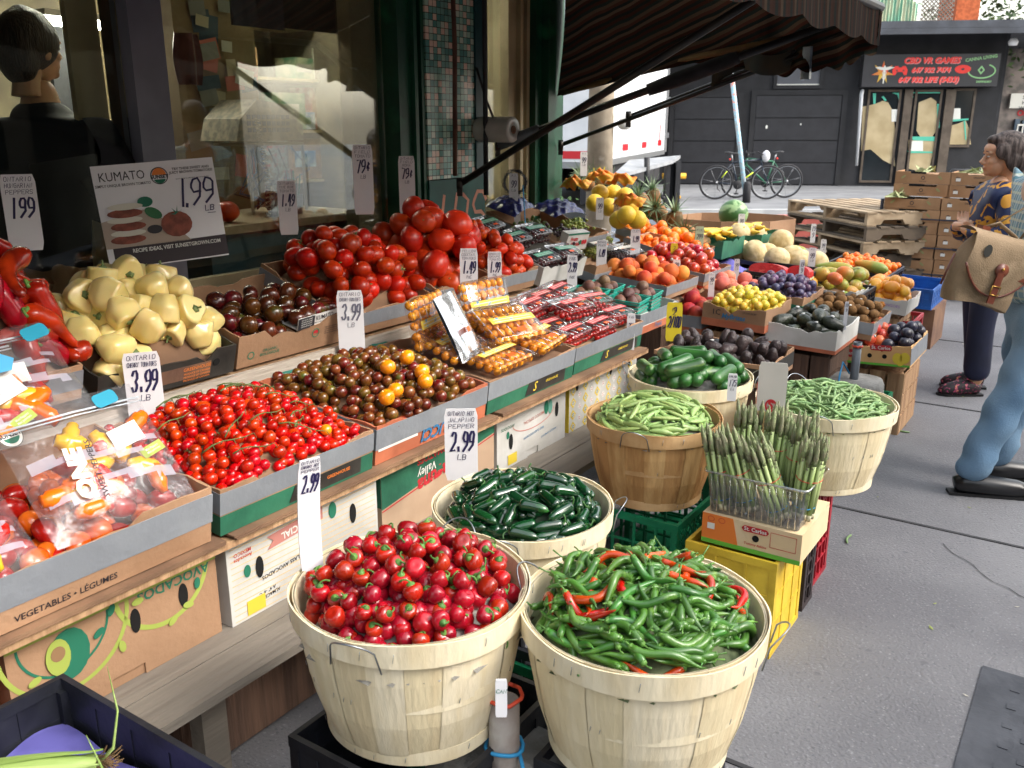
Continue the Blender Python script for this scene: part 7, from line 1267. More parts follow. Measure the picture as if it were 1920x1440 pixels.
g_ = sign('big blank cardboard tag with a red round logo in the bean basket', (1444, 772), (1452, 680), 52, [], t=-.86, mat=M('grey_card', '#c2beb6', '#b8b4ac', sc=5, rough=.8)); ring(g_, 'printed_logo', .038, .044, .006, INKR, (-.0, .022, .0), Y=(0, 1, 0), lift=.003); txt(g_, 'S', .04, INKR, (0, .022, 0), Y=(0, 1, 0), lift=.003, bold=.05); flat(g_, 'red_edge', [(-.048, .0), (-.046, 0), (-.046, .1), (-.048, .1)], INKR, (0, 0, 0), Y=(0, 1, 0), lift=.003)
sign('torn white paper slip standing in the taped pipe', (940, 1345), (936, 1275), 22, [('CAN', .9, .35, .9)], t=-.73, ink=INKG, name='paper_slip', cat='paper')
# ---- printed window sign
KP = un(322, 492, t=-2.74); kd = Vector((KP.x, KP.y, 0)).normalized(); kx = kd.cross(Z); fr = frame(KP, (Rm(10, 'Z') @ kx.to_4d()).xyz, Z + kd * .1) @ Rm(3.5, 'Z')
WK, HK = .40, .345; kg = thing('printed_shop_card', 'large printed tomato advert card with a handwritten 1.99 in front of the window', 'sign', fr)
B().box(-WK / 2, 0, -.003, WK / 2, HK, 0).obj('card', CARD, kg); K0 = (0, 1, 0)
def kt(s_, x, y, sz, m_=None, **k): txt(kg, s_, sz, m_ or INKK, (x, y, 0), Y=K0, **k)
flat(kg, 'dark_strip', [(-.12, -.002), (WK / 2, 0), (WK / 2, .07), (-WK / 2 + .02, .065), (-WK / 2 + .02, .03)], M('strip_maroon', '#2a2026', rough=.6), (0, .005, 0), Y=K0); kt('RECIPE IDEAS, VISIT SUNSETGROWN.COM', .03, .055, .0185, INKW, lift=.003, sx=.85, bold=.02)
kt('KUMATO', -.108, .305, .042, sx=.84, bold=0); kt('SIMPLY UNIQUE BROWN TOMATO', -.108, .277, .0125, sx=.9); ring(kg, 'logo_ring', .058, .058, .003, INKK, (.012, .297, 0), Y=K0); flat(kg, 'logo_sun', [(.023 * cos(radians(a)), .023 * sin(radians(a))) for a in range(0, 181, 12)], INKO, (.012, .3, 0), Y=K0); flat(kg, 'logo_field', [(.021 * cos(radians(a)), .021 * sin(radians(a))) for a in range(200, 341, 14)], INKG, (.012, .292, 0), Y=K0); kt('SUNSET', .012, .293, .0165, lift=.004, bold=.04)
kt('TRY THESE SWEET AND\nJUICY BROWN TOMATOES!', .12, .309, .0118, bold=.02); kt('GREAT FOR BLTS, APPETIZERS AND SANDWICHES', .12, .281, .005)
b = B(); pen(b, '199', .118, .19, .085, .03, slant=.12, th=.0075, rnd=random.Random(2)); pen(b, '.', .085, .185, .05, .02, th=.009); pen(b, 'LB', .16, .165, .018, .012, th=.003); pen(b, '-', .165, .15, .012, .05, th=.002); decal(kg, 'handwriting', b.mesh('h', PEN), (0, 0, 0), Y=K0, lift=.003)
PB1, PB2 = M('pic_tomato_dark', '#6a2f1e', '#8a4430', sc=30, rough=.6), M('pic_mozzarella', '#cfcabc', rough=.6)
flat(kg, 'plate_picture', [(-.2, .07), (.08, .07), (.02, .14), (-.06, .19), (-.2, .16)], M('pic_plate', '#a8988a', rough=.7), (0, 0, 0), Y=K0)  # flat grey brown print of the plate
for k in range(6): flat(kg, 'slice_picture', oval(.115, .03 if k % 2 == 0 else .022), PB1 if k % 2 == 0 else PB2, (-.125 + .004 * (k % 3), .095 + .022 * k, 0), Y=K0, lift=.0025 + .0007 * k)
flat(kg, 'leaf_picture', oval(.05, .035), INKG, (-.05, .215, 0), Y=K0, lift=.003); flat(kg, 'leaf_picture', oval(.06, .035), M('pic_leaf', '#23683c', rough=.6), (-.03, .175, 0), Y=K0, rot=-30, lift=.004); flat(kg, 'olive_picture', oval(.05, .03), INKK, (-.035, .12, 0), Y=K0, lift=.003); flat(kg, 'tomato_picture', oval(.105, .088), PB1, (.04, .13, 0), Y=K0, lift=.005); flat(kg, 'stalk_picture', [(0, .0), (.02, .012), (.004, .004), (.006, .028), (0, .006), (-.014, .02), (-.004, .002), (-.022, 0), (-.004, -.004)], INKG, (.045, .165, 0), Y=K0, lift=.007)
# ============================================================ asparagus stand
afr = frame(P(2.52, -.955, .335), N, U); ab = carton('orange and green mango carton printed St. Carlos under the asparagus', afr, .315, .3, .1, M('peach_print_box', '#d9c4a0', '#d0b890', sc=5, rough=.65), name='mango_carton', group='printed mango boxes', notch=False)
flat(ab, 'orange_panel', [(0, .015), (.12, .015), (.1, .1), (0, .1)], INKO, (0, 0, 0)); flat(ab, 'green_edge', [(0, 0), (.315, 0), (.315, .015), (0, .015)], M("leaf_green_ink","#5fae3a",rough=.6), (0, 0, 0)); flat(ab, "red_banner", rrect(.085, .02), INKR, (.13, 0, .07), lift=.003); txt(ab, 'St. Carlos', .018, INKW, (.173, 0, .08), lift=.004, bold=.02); flat(ab, 'vent_hole_shade', oval(.022, .022), DARK, (.175, 0, .052)); txt(ab, 'Tommy Atkins', .012, INKR, (.175, 0, .03)); flat(ab, 'barcode', [(-.012, -.01), (.012, -.01), (.012, .01), (-.012, .01)], INKW, (.03, 0, .06), lift=.003)
for x, w in ((.03, .022), (.065, .022)): ring(ab, 'care_icon', w, .018, .0015, INKR, (x, 0, .085), lift=.004)
b = B(); [b.box(x0, -.0012, z0, x1, -.0004, z1) for x0, z0, x1, z1 in ((.22, .035, .3, .0362), (.22, .084, .3, .0852), (.22, .035, .2212, .085), (.2988, .035, .3, .085))]; b.obj('printed_frame', INKR, ab)
TB_ = Mglass('tub_plastic', (.93, .95, .95), .08, 1.0, .08, milk=.1); tfm = afr @ T(.012, .0, .101); tub = thing('asparagus_tub', 'clear ribbed plastic tub holding bunches of asparagus on the mango carton', 'tub', tfm); shell(.31, .22, .14, .016, .008).obj('clear_tub', TB_, tub, T(-.01, 0, 0)); b = B()
for k in range(14): x = .01 + k * .0205; b.tube([(x, .004, .01), (x - .001, -.003, .13)], .0016, 4)
b.obj('tub_ribs', TB_, tub); b = B(); rr_ = rrect(.326, .236, .02); b.tube([(x - .018, y - .008, .142) for x, y in rr_] + [(rr_[0][0] - .018, rr_[0][1] - .008, .142)], .004, 6); b.obj('tub_lip', TB_, tub)
ASP = M('asparagus_stalk', '#a9b87c', '#8fa860', sc=9, rough=.45, rand=.1, stretch=(1, 1, .5), c3='#a39c78'); AST = M('asparagus_tip', '#869466', '#7f7c62', sc=40, rough=.6, rand=.15, bump=.4); ASB = M('asparagus_butt', '#c2bfa0', '#a89a7a', sc=20, rough=.6); RBR = M('red_rubber_band', '#c4503c', rough=.6)
def spear(L, r, seed):
    rnd = random.Random(seed); b = B(); b.tube([(0, 0, 0), (0, 0, .02)], [r * 1.05, r * 1.03], 7, 2); b.tube([(0, 0, .02), (0, 0, L * .4), (.002, 0, L * .72)], [r * 1.03, r, r * .85], 7, 0); b.tube([(.002, 0, L * .72), (.002, 0, L * .82), (.003, 0, L * .93), (.003, 0, L)], [r * .85, r * 1.1, r * .85, r * .1], 7, 1)
    for k in range(10):
        z = L * (.25 + .072 * k); a = rnd.uniform(0, 6.3); q = r * (1 if k < 6 else 1.15); h = .012 if k < 6 else .013; b.add([(q * cos(a - .6), q * sin(a - .6), z), (q * cos(a + .6), q * sin(a + .6), z), ((q + .0007) * cos(a), (q + .0007) * sin(a), z + h * .6), (q * .95 * cos(a), q * .95 * sin(a), z + h)], [(0, 1, 2), (0, 2, 3), (1, 3, 2)], 1)
    return b.mesh('asparagus_spear', [ASP, AST, ASB])
SPM = [spear(.27, .0072, k) for k in range(5)]
for k, (x, y, lx, ly, h, l_) in enumerate(((.045, .045, -.22, .02, .0, 'asparagus bunch leaning out at the left of the tub'), (.12, .05, -.34, -.02, .01, 'front asparagus bunch leaning left behind the first'), (.22, .06, -.42, -.02, .0, 'asparagus bunch leaning strongly left in front'), (.07, .14, -.05, .10, .05, 'tallest asparagus bunch at the back left'), (.15, .15, .0, .12, .06, 'asparagus bunch standing upright at the back middle'), (.22, .16, .04, .08, .04, 'asparagus bunch upright at the back right'), (.27, .10, .08, .0, .01, 'pale stalked asparagus bunch at the right of the tub'))):
    o = thing('asparagus_bunch', l_, 'asparagus', tfm @ T(x, y, .006 + h * .3) @ Matrix(((1, 0, lx, 0), (0, 1, ly, 0), (0, 0, 1, 0), (0, 0, 0, 1))) @ Rm(0, 'Z'), 'asparagus bunches'); o.matrix_world = tfm @ T(x, y, .006 + h) @ Rm(math.degrees(math.atan(lx)), 'Y') @ Rm(-math.degrees(math.atan(ly)), 'X'); rnd = random.Random(k)
    j = 0
    for (q, n) in ((0, 1), (.0145, 6), (.0285, 11)):
        for i in range(n):
            a = 2 * pi * i / n + rnd.uniform(-.1, .1); sp = 1.25 + rnd.uniform(-.05, .1); ex = Vector((q * cos(a) * (sp - 1) * 5, q * sin(a) * (sp - 1) * 5, 1)).to_track_quat('Z', 'Y').to_matrix().to_4x4(); ob('asparagus_spear', SPM[j % 5], o, T(q * cos(a), q * sin(a), rnd.uniform(-.004, .008)) @ ex @ Sc(1, 1, rnd.uniform(.88, 1.06))); j += 1
    for z, m_ in ((.135, RBR), (.045, BLUR)):
        b = B(); n = 20; q = .033 + z * .045; b.tube([(q * cos(2 * pi * i / n), q * sin(2 * pi * i / n), z + .006 * sin(2 * pi * i / n)) for i in range(n + 1)], .0016, 5); b.obj('rubber_band', m_, o)
# ============================================================ corn crate in the near left corner
PBN = PBK; cf = SF(.79, -1.60, .30)   # far corner; the crate comes towards the camera
cc = crate('large black plastic crate of corn at the bottom left corner', SF(.30, -1.03, .28), .485, .56, .30, PBK, nx=5, nz=4, solid=True, group='black plastic crates'); tag(cc, group='black plastic crates')
fc = SF(.30, -1.03, .27); b = B(); b.grid(lambda u, v: (.015 + .45 * u, .015 + .53 * v, .215 + .03 * sin(pi * u) * sin(pi * v) + .012 * sin(u * 14 + v * 5) * sin(v * 11)), 30, 30); o = b.obj('cloth_liner', MATS['violet_cloth']); o.matrix_world = fc; tag(o, 'crumpled blue violet cloth under the corn in the black crate', 'cloth')
HUSK = M('corn_husk', '#7f9a4a', '#9fb36a', sc=6, rough=.55, stretch=(.4, 5, 5), rand=.1); SILK = M('corn_silk', '#5a4428', '#7a6040', sc=40, rough=.9)
def corn(lab, X, L=.22):
    o = thing('corn_cob', lab, 'corn', X, 'corn cobs'); b = B(); b.tube([(L * u, 0, 0) for u in (0, .1, .3, .6, .85, 1)], [.016, .026, .03, .028, .02, .012], 14); b.obj('husk', HUSK, o); rnd = random.Random(lab)
    for k in range(5):
        a = 2 * pi * k / 5; b = B(); vs = []; n = 10
        for i in range(n + 1):
            u = i / n; x = L * u * 1.05; q = .031 * sqrt(max(.05, 1 - (u - .35) ** 2 * 1.6)) + .014 * max(0, u - .8) * 5 * rnd.random(); w = .5 * (1 - u ** 2) + .05
            for s_ in (-w, 0, w): vs.append((x, (q + (.003 if s_ == 0 else 0)) * cos(a + s_), (q + (.003 if s_ == 0 else 0)) * sin(a + s_)))
        b.add(vs, [(3 * i + j, 3 * i + j + 1, 3 * i + 4 + j, 3 * i + 3 + j) for i in range(n) for j in range(2)], 0, True); b.obj('husk_leaf', HUSK, o)
    b = B()
    for k in range(50): a = rnd.uniform(0, 6.3); q = rnd.uniform(0, .022); e = rnd.uniform(.015, .04); b.tube([(L * .97, q * .4 * cos(a), q * .4 * sin(a)), (L + e * .5, q * cos(a), q * sin(a)), (L + e, (q + .01) * cos(a + .5), (q + .01) * sin(a + .5))], .0012, 3)
    b.obj('silk', SILK, o); b = B(); b.tube([(L, 0, 0), (L + .03, .0, .03), (L + .04, .02, .09), (L + .02, .07, .15)], [.008, .007, .005, .001], 6, flat=.4); b.obj('flag_leaf', HUSK, o); return o
corn('green corn cob pointing right with a long curled leaf', fc @ T(.24, .47, .265) @ Rm(-44, 'Z')); corn('second green corn cob lying at the very bottom of the photo', fc @ T(.20, .40, .27) @ Rm(-50, 'Z') @ Rm(40, 'X')); corn('half hidden corn cob deep in the black crate', fc @ T(.05, .36, .25) @ Rm(-8, 'Z') @ Rm(120, 'X'))
o = thing('concrete_foot', 'hidden', 'x'); bpy.data.objects.remove(o)
tag(B().box(.0, .0, 0, .42, .5, .265).obj('crate_support', CBD), 'brown carton under the black corn crate', 'carton'); bpy.data.objects['crate_support'].matrix_world if 0 else None
[setattr(q, 'matrix_world', SF(.33, -1.06, 0)) for q in COL.objects if q.get('label') == 'brown carton under the black corn crate']
# ============================================================ hass avocado box behind the cucumbers, fig baskets
fr = frame(P(3.55, -1.62, .56), N, U); t_ = tray('black printed tray of dark wrinkled avocados behind the cucumbers', fr, .5, .4, .1, CB, None, band=(.2, .8, CARB)); put(fr, .5, .4, .09, .05, .03, P_AVH, 'dark wrinkled avocado in the tray behind the cucumbers', 'dark wrinkled avocados', root=t_, seed=71, shape=rod(.08, .03, 3), n=60)
wood_crate('wooden crate under the dark wrinkled avocado tray', frame(P(3.57, -1.6, .0), N, U), .46, .37, .55, WOODR, 3)
TQ = M('turquoise_plastic', '#1fa08c', '#178a78', sc=8, rough=.45)
for k, (x, y, l_) in enumerate(((.03, .03, 'turquoise pint basket of figs at the front of the short tray'), (.22, .05, 'turquoise pint basket of figs at the right of the short tray'), (.02, .24, 'turquoise pint basket at the back left of the short tray'), (.2, .25, 'turquoise pint basket at the back right of the short tray'))):
    X = FB5 @ T(x, y, .06) @ Rm(8, 'Z'); o = thing('pint_basket', l_, 'basket', X, 'turquoise pint baskets'); b = B(); w = .16; b.box(0, 0, 0, w, w, .004)
    for s_ in range(4):
        for j in range(4): b.box(0, 0, .012 + j * .018, w, .003, .02 + j * .018, X=T(w / 2, w / 2, 0) @ Rm(90 * s_, 'Z') @ T(-w / 2, -w / 2 - .0005 * j, 0))
    b.box(-.004, -.006, .078, w + .004, 0, .084); b.box(-.004, w, .078, w + .004, w + .006, .084); b.box(-.006, 0, .078, 0, w, .084); b.box(w, 0, .078, w + .006, w, .084); b.obj('basket_frame', TQ, o); b = B(); b.box(.004, .004, .006, w - .004, w - .004, .045); b.obj('paper_pad', MATS['newspaper'], o)
    for i, (fx, fy) in enumerate(((.05, .05), (.11, .05), (.05, .11), (.11, .11), (.08, .08))): dup(P_FIG[0], X @ T(fx, fy, .07 + (.03 if i == 4 else 0)) @ Rm(50 * i, 'X') @ Rm(70 * i + 40 * k, 'Y'), 'brown purple fig in a turquoise pint basket', 'figs')
fr = frame(P(3.66, -2.66, .855), U, -N) ; X = FT(3.66, -2.29, .86, 16); t_ = tray('white fronted carton tray of dark cherry clamshells right of the roma tomatoes', X, .42, .45, .1, CARW, None, seed=15)
CHRY = M('dark_cherry_skin', '#4a0f14', '#360a10', sc=20, rough=.2, coat=.4); FL = ['cherry clamshell at the front left of the white fronted tray', 'cherry clamshell at the front right of the white fronted tray', 'cherry clamshell at the back left with a green label', 'cherry clamshell at the back right with a green label', 'cherry clamshell on top of the roma tomatoes edge']
for (x, y, z, a), l_ in zip(((.02, .02, .05, 2), (.22, .03, .06, -5), (.02, .2, .09, 4), (.22, .22, .1, 0), (-.08, .3, .13, 8)), FL): clam('cher', l_, X @ T(x, y, z) @ Rm(a, 'Z') @ Rm(4, 'X'), .18, .13, .055, CHRY, 'cherry clamshells', labm=M('green_film_label', '#2a8a68', '#3a9a78', sc=8, rough=.4))
# ============================================================ far upper shelf: grapes, pomelos, oranges, pineapples, bananas
us = thing('far_shelf', 'stepped plank shelf beyond the doorway carrying grapes and oranges', 'shelf', S0); b = B(); sbox(b, 4.12, -2.42, .70, 7.4, -2.9, .73); b.obj('shelf_plank', WOODG, us); b = B(); sbox(b, 4.12, -2.4, .5, 7.4, -2.42, .735); sbox(b, 5.3, -2.38, .60, 7.6, -2.399, .80); b.obj('front_board', WOODW, us); b = B(); [sbox(b, x, -2.45, 0, x + .07, -2.85, .699) for x in (4.2, 5.2, 6.3, 7.2)]; b.obj('post', WOODG, us)
fr = FT(4.20, -2.56, .89, 17); t_ = tray('grey taped tray of bagged grapes beside the doorway', fr, .6, .48, .12, seed=16); GBL = M('blue_grape_bag', '#1c1f4a', '#262a60', sc=7, rough=.25, bump=.5, bsc=20)
wood_crate('wooden crate propping the grape tray', FT(4.25, -2.5, .735, 0), .5, .3, .14, WOODC, 1)
for k, (x, y, z, a, l_) in enumerate(((.0, .32, .15, 10, 'dark blue grape bag with green print at the back left'), (.28, .22, .16, -8, 'dark blue grape bag with green print lying in front'))):
    o = thing('grape_bag', l_, 'bag', fr @ T(x, y, z) @ Rm(a, 'Z'), 'dark blue grape bags'); b = B(); b.grid(lambda u, v: (.32 * u, .2 * v - .03, .07 * sin(pi * min(1, u * 1.02)) ** .6 * sin(pi * (.08 + .9 * v)) ** .6 + .008 * sin(u * 25) * sin(v * 17)), 30, 20); b.obj('bag_film', GBL, o)
    for j in range(7): flat(o, 'printed_leaf', oval(.03, .014), M('bag_leaf_green', '#5f9a3a', rough=.4), (.12 + .025 * j, .05 + .02 * (j % 3), .076), Y=(0, 1, 0), rot=40 * j)
def bunch(lab, X, mat, n, seed, sx=.1, sy=.07):
    o = thing('grape_bunch', lab, 'grapes', X, 'grape bunches'); rnd = random.Random(seed); b = B()
    for k in range(n): b.ball(.0105, 8, 6, 0, T(rnd.gauss(0, sx * .5), rnd.gauss(0, sy * .5), abs(rnd.gauss(0, .018)) + .01))
    q = b.obj('grape_berries', mat, o); q['kind'] = 'stuff'; b = B(); b.tube([(-sx, 0, .04), (0, 0, .05), (sx * .6, 0, .03)], .002, 5); b.obj('stalk', TWIG, o)
bunch('green grape bunch spilling right of the blue bags', fr @ T(.46, .14, .1), GRP, 90, 1); bunch('olive green grape bunch at the left under the blue bag', fr @ T(.08, .2, .1), M('olive_grape', '#5a6a2c', '#4a5824', sc=9, rough=.35), 90, 2); bunch('dark grape bunch behind the radish printed box', fr @ T(.22, .08, .1), GRD, 80, 3)
bx = carton('small white box printed with red lettering and radishes on the grape tray', fr @ T(.06, -.035, .07) @ Rm(-6, 'Z'), .2, .05, .1, CARW, notch=False, name='printed_box', group='small printed boxes'); flat(bx, 'green_edge', [(0, .09), (.2, .09), (.2, .1), (0, .1)], INKG, (0, 0, 0)); txt(bx, 'Fruits\nde Floride', .03, INKR, (.065, 0, .05), bold=.04)
for x, m_ in ((.125, INKG), (.15, INKR), (.172, INKR)): flat(bx, 'radish_picture', oval(.028, .028), m_, (x, 0, .045), lift=.002 + x * .01)
fr = FT(4.18, -2.28, .80, 14); t_ = tray('empty brown cardboard tray with cut out flaps beside the grape tray', fr, .62, .34, .1, CB, (.0, .5), seed=17, dips=(.03, .02, .03, .02))
for k, (px, py, s_, a, m_, l_) in enumerate(((1080, 478, 4.45, 5, 'g', 'green grape clamshell at the left of its row'), (1120, 487, 4.55, -4, 'g', 'green grape clamshell in front of its row'), (1125, 462, 4.9, 3, 'g', 'green grape clamshell further back'), (1170, 497, 4.6, -6, 'd', 'dark grape clamshell beside the small tangerines'))):
    clam('gr' + m_, l_, frame(un(px, py + 4, s=s_), U, -N) @ Rm(a, 'Z') @ Rm(14, 'X'), .19, .15, .07, GRP if m_ == 'g' else GRD, 'grape clamshells', labm=M('white_orange_label', '#c8c4b8', '#d8752a', sc=20, rough=.5, lo=.6, hi=.66), r=.012)
for k in range(9):
    x, y = (k % 3), k // 3; px, py, s_ = ((1175, 403, 4.9), (1142, 388, 5.1), (1180, 388, 5.1), (1125, 362, 5.4), (1150, 362, 5.5), (1172, 368, 5.5), (1195, 412, 4.95), (1160, 412, 4.95), (1115, 380, 5.2))[k]
    dup(P_POM[0], frame(un(px, py, s=s_), N, U) @ Rm(k * 50, 'X'), 'yellow pomelo in an orange net bag above the oranges', 'yellow pomelos')
NET = M('orange_net', '#d9701c', '#c9982a', sc=30, rough=.6)
for k, (px, py, s_, l_) in enumerate(((1180, 378, 5.0, 'orange net bag top over the lowest pomelos'), (1125, 332, 5.35, 'crumpled orange net bag at the far left top'), (1165, 338, 5.4, 'yellow orange net bag knot between the pomelos'), (1080, 345, 5.0, 'bright orange net bag lying on the blue grape bag'))):
    b = B(); b.grid(lambda u, v: (.2 * (u - .5), .08 * (v - .5), .05 * sin(pi * u) * sin(pi * v) + .05 * mnoise.noise(Vector((u * 5 + k * 3, v * 4, k))) * (4 * u * (1 - u))), 30, 16); o = b.obj('net_bag', NET); o.matrix_world = frame(un(px, py, s=s_), N, -U * .3 + Z); o.matrix_world = frame(un(px, py, s=s_), N, U) @ Rm(35, 'X'); tag(o, l_, 'net bag', 'orange net bags')
fr, W = NF((1165, 470), (1290, 512), 4.95); t_ = tray('brown cardboard tray of small tangerines under the oranges', fr, W, .35, .09, CB, (.2, .9), seed=18); put(fr, W, .35, .07, .05, .025, P_TAN, 'small tangerine in the tray under the navel oranges', 'tangerines under the oranges', root=t_, seed=73, n=60)
fr, W = NF((1152, 445), (1300, 497), 5.3); t_ = tray('grey taped tray of navel oranges stepping down to the street', fr, W, .3, .09, seed=19); put(fr, W, .3, .07, .06, .037, P_ORA, 'bright orange in the stepped tray left of the pineapples', 'navel oranges', root=t_, seed=74, n=80)
for k, (px, py, s_, rx, ry, l_) in enumerate(((1098, 325, 5.8, 60, 20, 'pineapple at the far left top leaning on the pole'), (1125, 325, 6.1, 70, -30, 'pineapple lying at the top of the heap'), (1150, 345, 6.2, 50, 10, 'pineapple lying just below the top of the heap'), (1180, 360, 6.0, 70, 30, 'pineapple lying above the oranges'), (1205, 372, 5.8, 30, -10, 'upright pineapple over the orange logo card'), (1235, 385, 5.8, 60, 10, 'pineapple leaning forward in the middle of the slope'), (1265, 405, 5.75, 15, 5, 'upright pineapple at the right of the heap'), (1290, 425, 5.7, 70, 20, 'pineapple lying low beside the bananas'), (1312, 445, 5.6, 100, -20, 'upside down pineapple at the foot of the bananas'), (1225, 360, 6.6, 20, 0, 'pineapple standing behind the lift gate side'), (1250, 425, 5.7, 80, 0, 'pineapple lying just behind the oranges'))):
    dup(P_PIN[0], frame(un(px, py + 14, s=s_), N, U) @ Rm(ry, 'Y') @ Rm(rx, 'X') @ Rm(k * 40, 'Z'), l_, 'pineapples')
b = B(); b.box(-.07, 0, 0, .07, .012, .1); inp_ = b.obj('logo_card', M('green_card', '#3f6a35', '#5a7a3a', sc=9, rough=.6)); inp_.matrix_world = frame(un(1222, 412, s=5.75), N, U); tag(inp_, 'small dark green card with an orange disc among the pineapples', 'card'); flat(inp_, 'orange_disc', oval(.06, .06), INKO, (0, 0, .05))
sign('small pale green card leaning by the low pineapples', (1310, 468), (1305, 425), 16, [('PINE', .3, .25, .7), ('299', .9, .5, .7)], s=5.4, mat=M('mint_card', '#a8c4a8', rough=.7))
for k, (pL, pR, s_, l_) in enumerate((((1283, 475), (1352, 487), 5.6, 'green printed carton tray of bananas at the left'), ((1340, 462), (1425, 472), 6.3, 'green printed carton tray of bananas at the right'))):
    fr, W = NF(pL, pR, s_); t_ = tray(l_, fr, W, .4, .12, CARG, None, seed=20 + k, name='banana_tray')
    for j in range(9): dup(P_BAN[0], fr @ T(W * (.3 + .4 * (j % 3) / 2), .1 + .1 * (j // 3), .12 + .025 * (j % 2)) @ Rm(60 + 30 * (j % 3), 'Z') @ Rm(68, 'X'), 'yellow banana in a bunch above the green cartons', 'bananas')
ob_ = thing('octagonal_bin', 'low brown cardboard melon bin behind the cantaloupes', 'bin', T(*un(1375, 425, s=7.3)) @ T(0, 0, -.25)); b = B(); R_ = .5; pts = [(R_ * cos(radians(22.5 + 45 * k)), R_ * sin(radians(22.5 + 45 * k)) * .8) for k in range(8)]
for k in range(8): p, q = Vector((*pts[k], 0)), Vector((*pts[(k + 1) % 8], 0)); L_ = (q - p).length; b.prism([(0, 0), (L_, 0), (L_, .33), (0, .33)], .008, 0, frame(p, q - p, Z))
b.obj('bin_walls', CB, ob_); b = B(); b.prism(pts, .01, 0, T(0, 0, .2)); b.obj('bin_floor', CBI, ob_); tag(B().box(-.4, -.3, 0, .4, .3, max(.1, ob_.matrix_world.translation.z - .005)).obj('pallet_block', WOODR), 'wooden block stack under the melon bin', 'block').matrix_world = T(ob_.matrix_world.translation.x, ob_.matrix_world.translation.y, 0)
dup(P_WAT[0], T(*un(1375, 401, s=7.2)) @ Rm(80, 'X') @ Rm(20, 'Y'), 'round striped green watermelon sitting above the melon bin')
# ============================================================ pallets and carton stack
PW = M('pallet_wood', '#ab977c', '#8a765c', sc=4, rough=.85, bump=.4, bsc=18, rand=.14); PWD = M('old_pallet_wood', '#6a5d4e', '#4f463c', sc=4, rough=.9, rand=.1)
def pallet(lab, X, W=1.2, D=1.0, mat=PW):
    o = thing('wooden_pallet', lab, 'pallet', X, 'stacked wooden pallets'); b = B()
    for k in range(7): y = D * k / 6.8; b.box(0, y, .118, W, y + .1, .134)
    b.obj('deck_boards', mat, o); b = B()
    for k in range(3): y = (D - .1) * k / 2; b.box(0, y, 0, W, y + .1, .014)
    b.obj('bottom_boards', mat, o); b = B()
    for k in range(3):
        x = (W - .05) * k / 2; b.prism([(.002, .0145), (D - .002, .0145), (D - .002, .1175), (.002, .1175)] if 0 else [(.002, .0145), (.15, .0145), (.18, .06), (.38, .06), (.41, .0145), (D - .41, .0145), (D - .38, .06), (D - .18, .06), (D - .15, .0145), (D - .002, .0145), (D - .002, .1175), (.002, .1175)], .045, 0, frame(Vector((x, 0, 0)), Vector((0, 1, 0)), Z))
    b.obj('stringers', mat, o)
SPX = 0
c0, c1 = un(1478, 374, z=.82), un(1628, 398, z=.82); PX_ = (c1 - c0).normalized(); PL = (c1 - c0).length; nm = ('topmost pale pallet', 'second pallet from the top with dark blocks', 'third pallet from the top', 'fourth pallet from the top', 'second pallet from the ground', 'lowest pallet')
for k in range(6): X = frame(Vector((c0.x, c0.y, .137 * (5 - k))) + PX_ * (.0, .02, -.06, -.02, .05, .0)[k] - U * (.0, .02, .05, .02, 0, .03)[k], PX_, U); pallet(nm[k] + ' of the stack behind the melons', X, PL * (1, 1, 1.04, .98, 1, 1)[k], 1.0, PW if k in (0, 2, 5) else PWD)
KW = M('kraft_carton', '#a47f5c', '#94704e', sc=5, rough=.8, rand=.08); STR = M('blue_strapping', '#2a3446', rough=.5)
BS = un(1642, 520, z=.15); n1 = .50; bsf = frame(Vector((BS.x, BS.y, 0)), N, U); pallet('pallet carrying the tall stack of brown produce cartons', bsf @ T(-.04, -.02, .0), 1.2, .9, PW)
def pcarton(lab, X, W, D, H, side, grp='brown cartons in the tall stack'):
    o = thing('produce_carton', lab, 'carton', X, grp); b = B(); b.prism([(0, 0), (W, 0), (W, H), (W * .78, H), (W * .76, H - .022), (W * .28, H - .022), (W * .26, H), (0, H)], .006, 0, frame(Vector((0, .006, 0)), Vector((1, 0, 0)), Z)); b.box(0, .006, 0, W, D, H - .024); b.box(0, .006, H - .0239, .006, D, H); b.box(W - .006, .006, H - .0239, W, D, H); b.obj('carton_body', KW, o)
    ring(o, 'round_logo', .036, .036, .006, INKK, (W * (.5 if not side else .12), 0, H * .5)); flat(o, 'vent_slot_shade', rrect(.14 if not side else .09, .02, .009), DARK, (W * (.27 if not side else .45), 0, H * (.82 if not side else .14)), lift=.002)
    if side: txt(o, 'ORGANIC', .022, INKK, (W * .45, 0, H * .62)); txt(o, 'FRESH', .016, INKK, (W * .8, 0, H * .62)); flat(o, 'paper_label', [(-.02, -.014), (.02, -.014), (.02, .014), (-.02, .014)], INKW, (W * .13, 0, H * .42), lift=.004)
    else: txt(o, 'PRODUCE', .014, INKK, (W * .5, 0, H * .2)); [flat(o, 'printed_carrot', oval(.05, .02), M('faded_print', '#8a8a5c', rough=.8), (W * q, 0, H * .55), rot=a) for q, a in ((.15, 40), (.8, -40))]
hs = .116; ords = ('first', 'second', 'third', 'fourth', 'fifth', 'sixth', 'seventh', 'eighth', 'ninth', 'tenth')
for k in range(9): off = (0, .005, -.006, .004, 0, .008, .0, .05, .055)[k]; pcarton('left hand brown carton of the tall stack, %s from the pallet' % ords[k], bsf @ T(off, .0 + (.1 if k > 6 else 0), .138 + hs * k), n1, .4, hs - .003, False)
for k in range(9): off = (0, .004, -.004, .006, 0, .004, .0, .02, .03)[k]; pcarton('right hand brown carton of the tall stack, %s from the pallet' % ords[k], bsf @ T(n1 + .012 + off, .0 + (.1 if k > 6 else 0), .138 + hs * k), .55, .4, hs - .003, True)
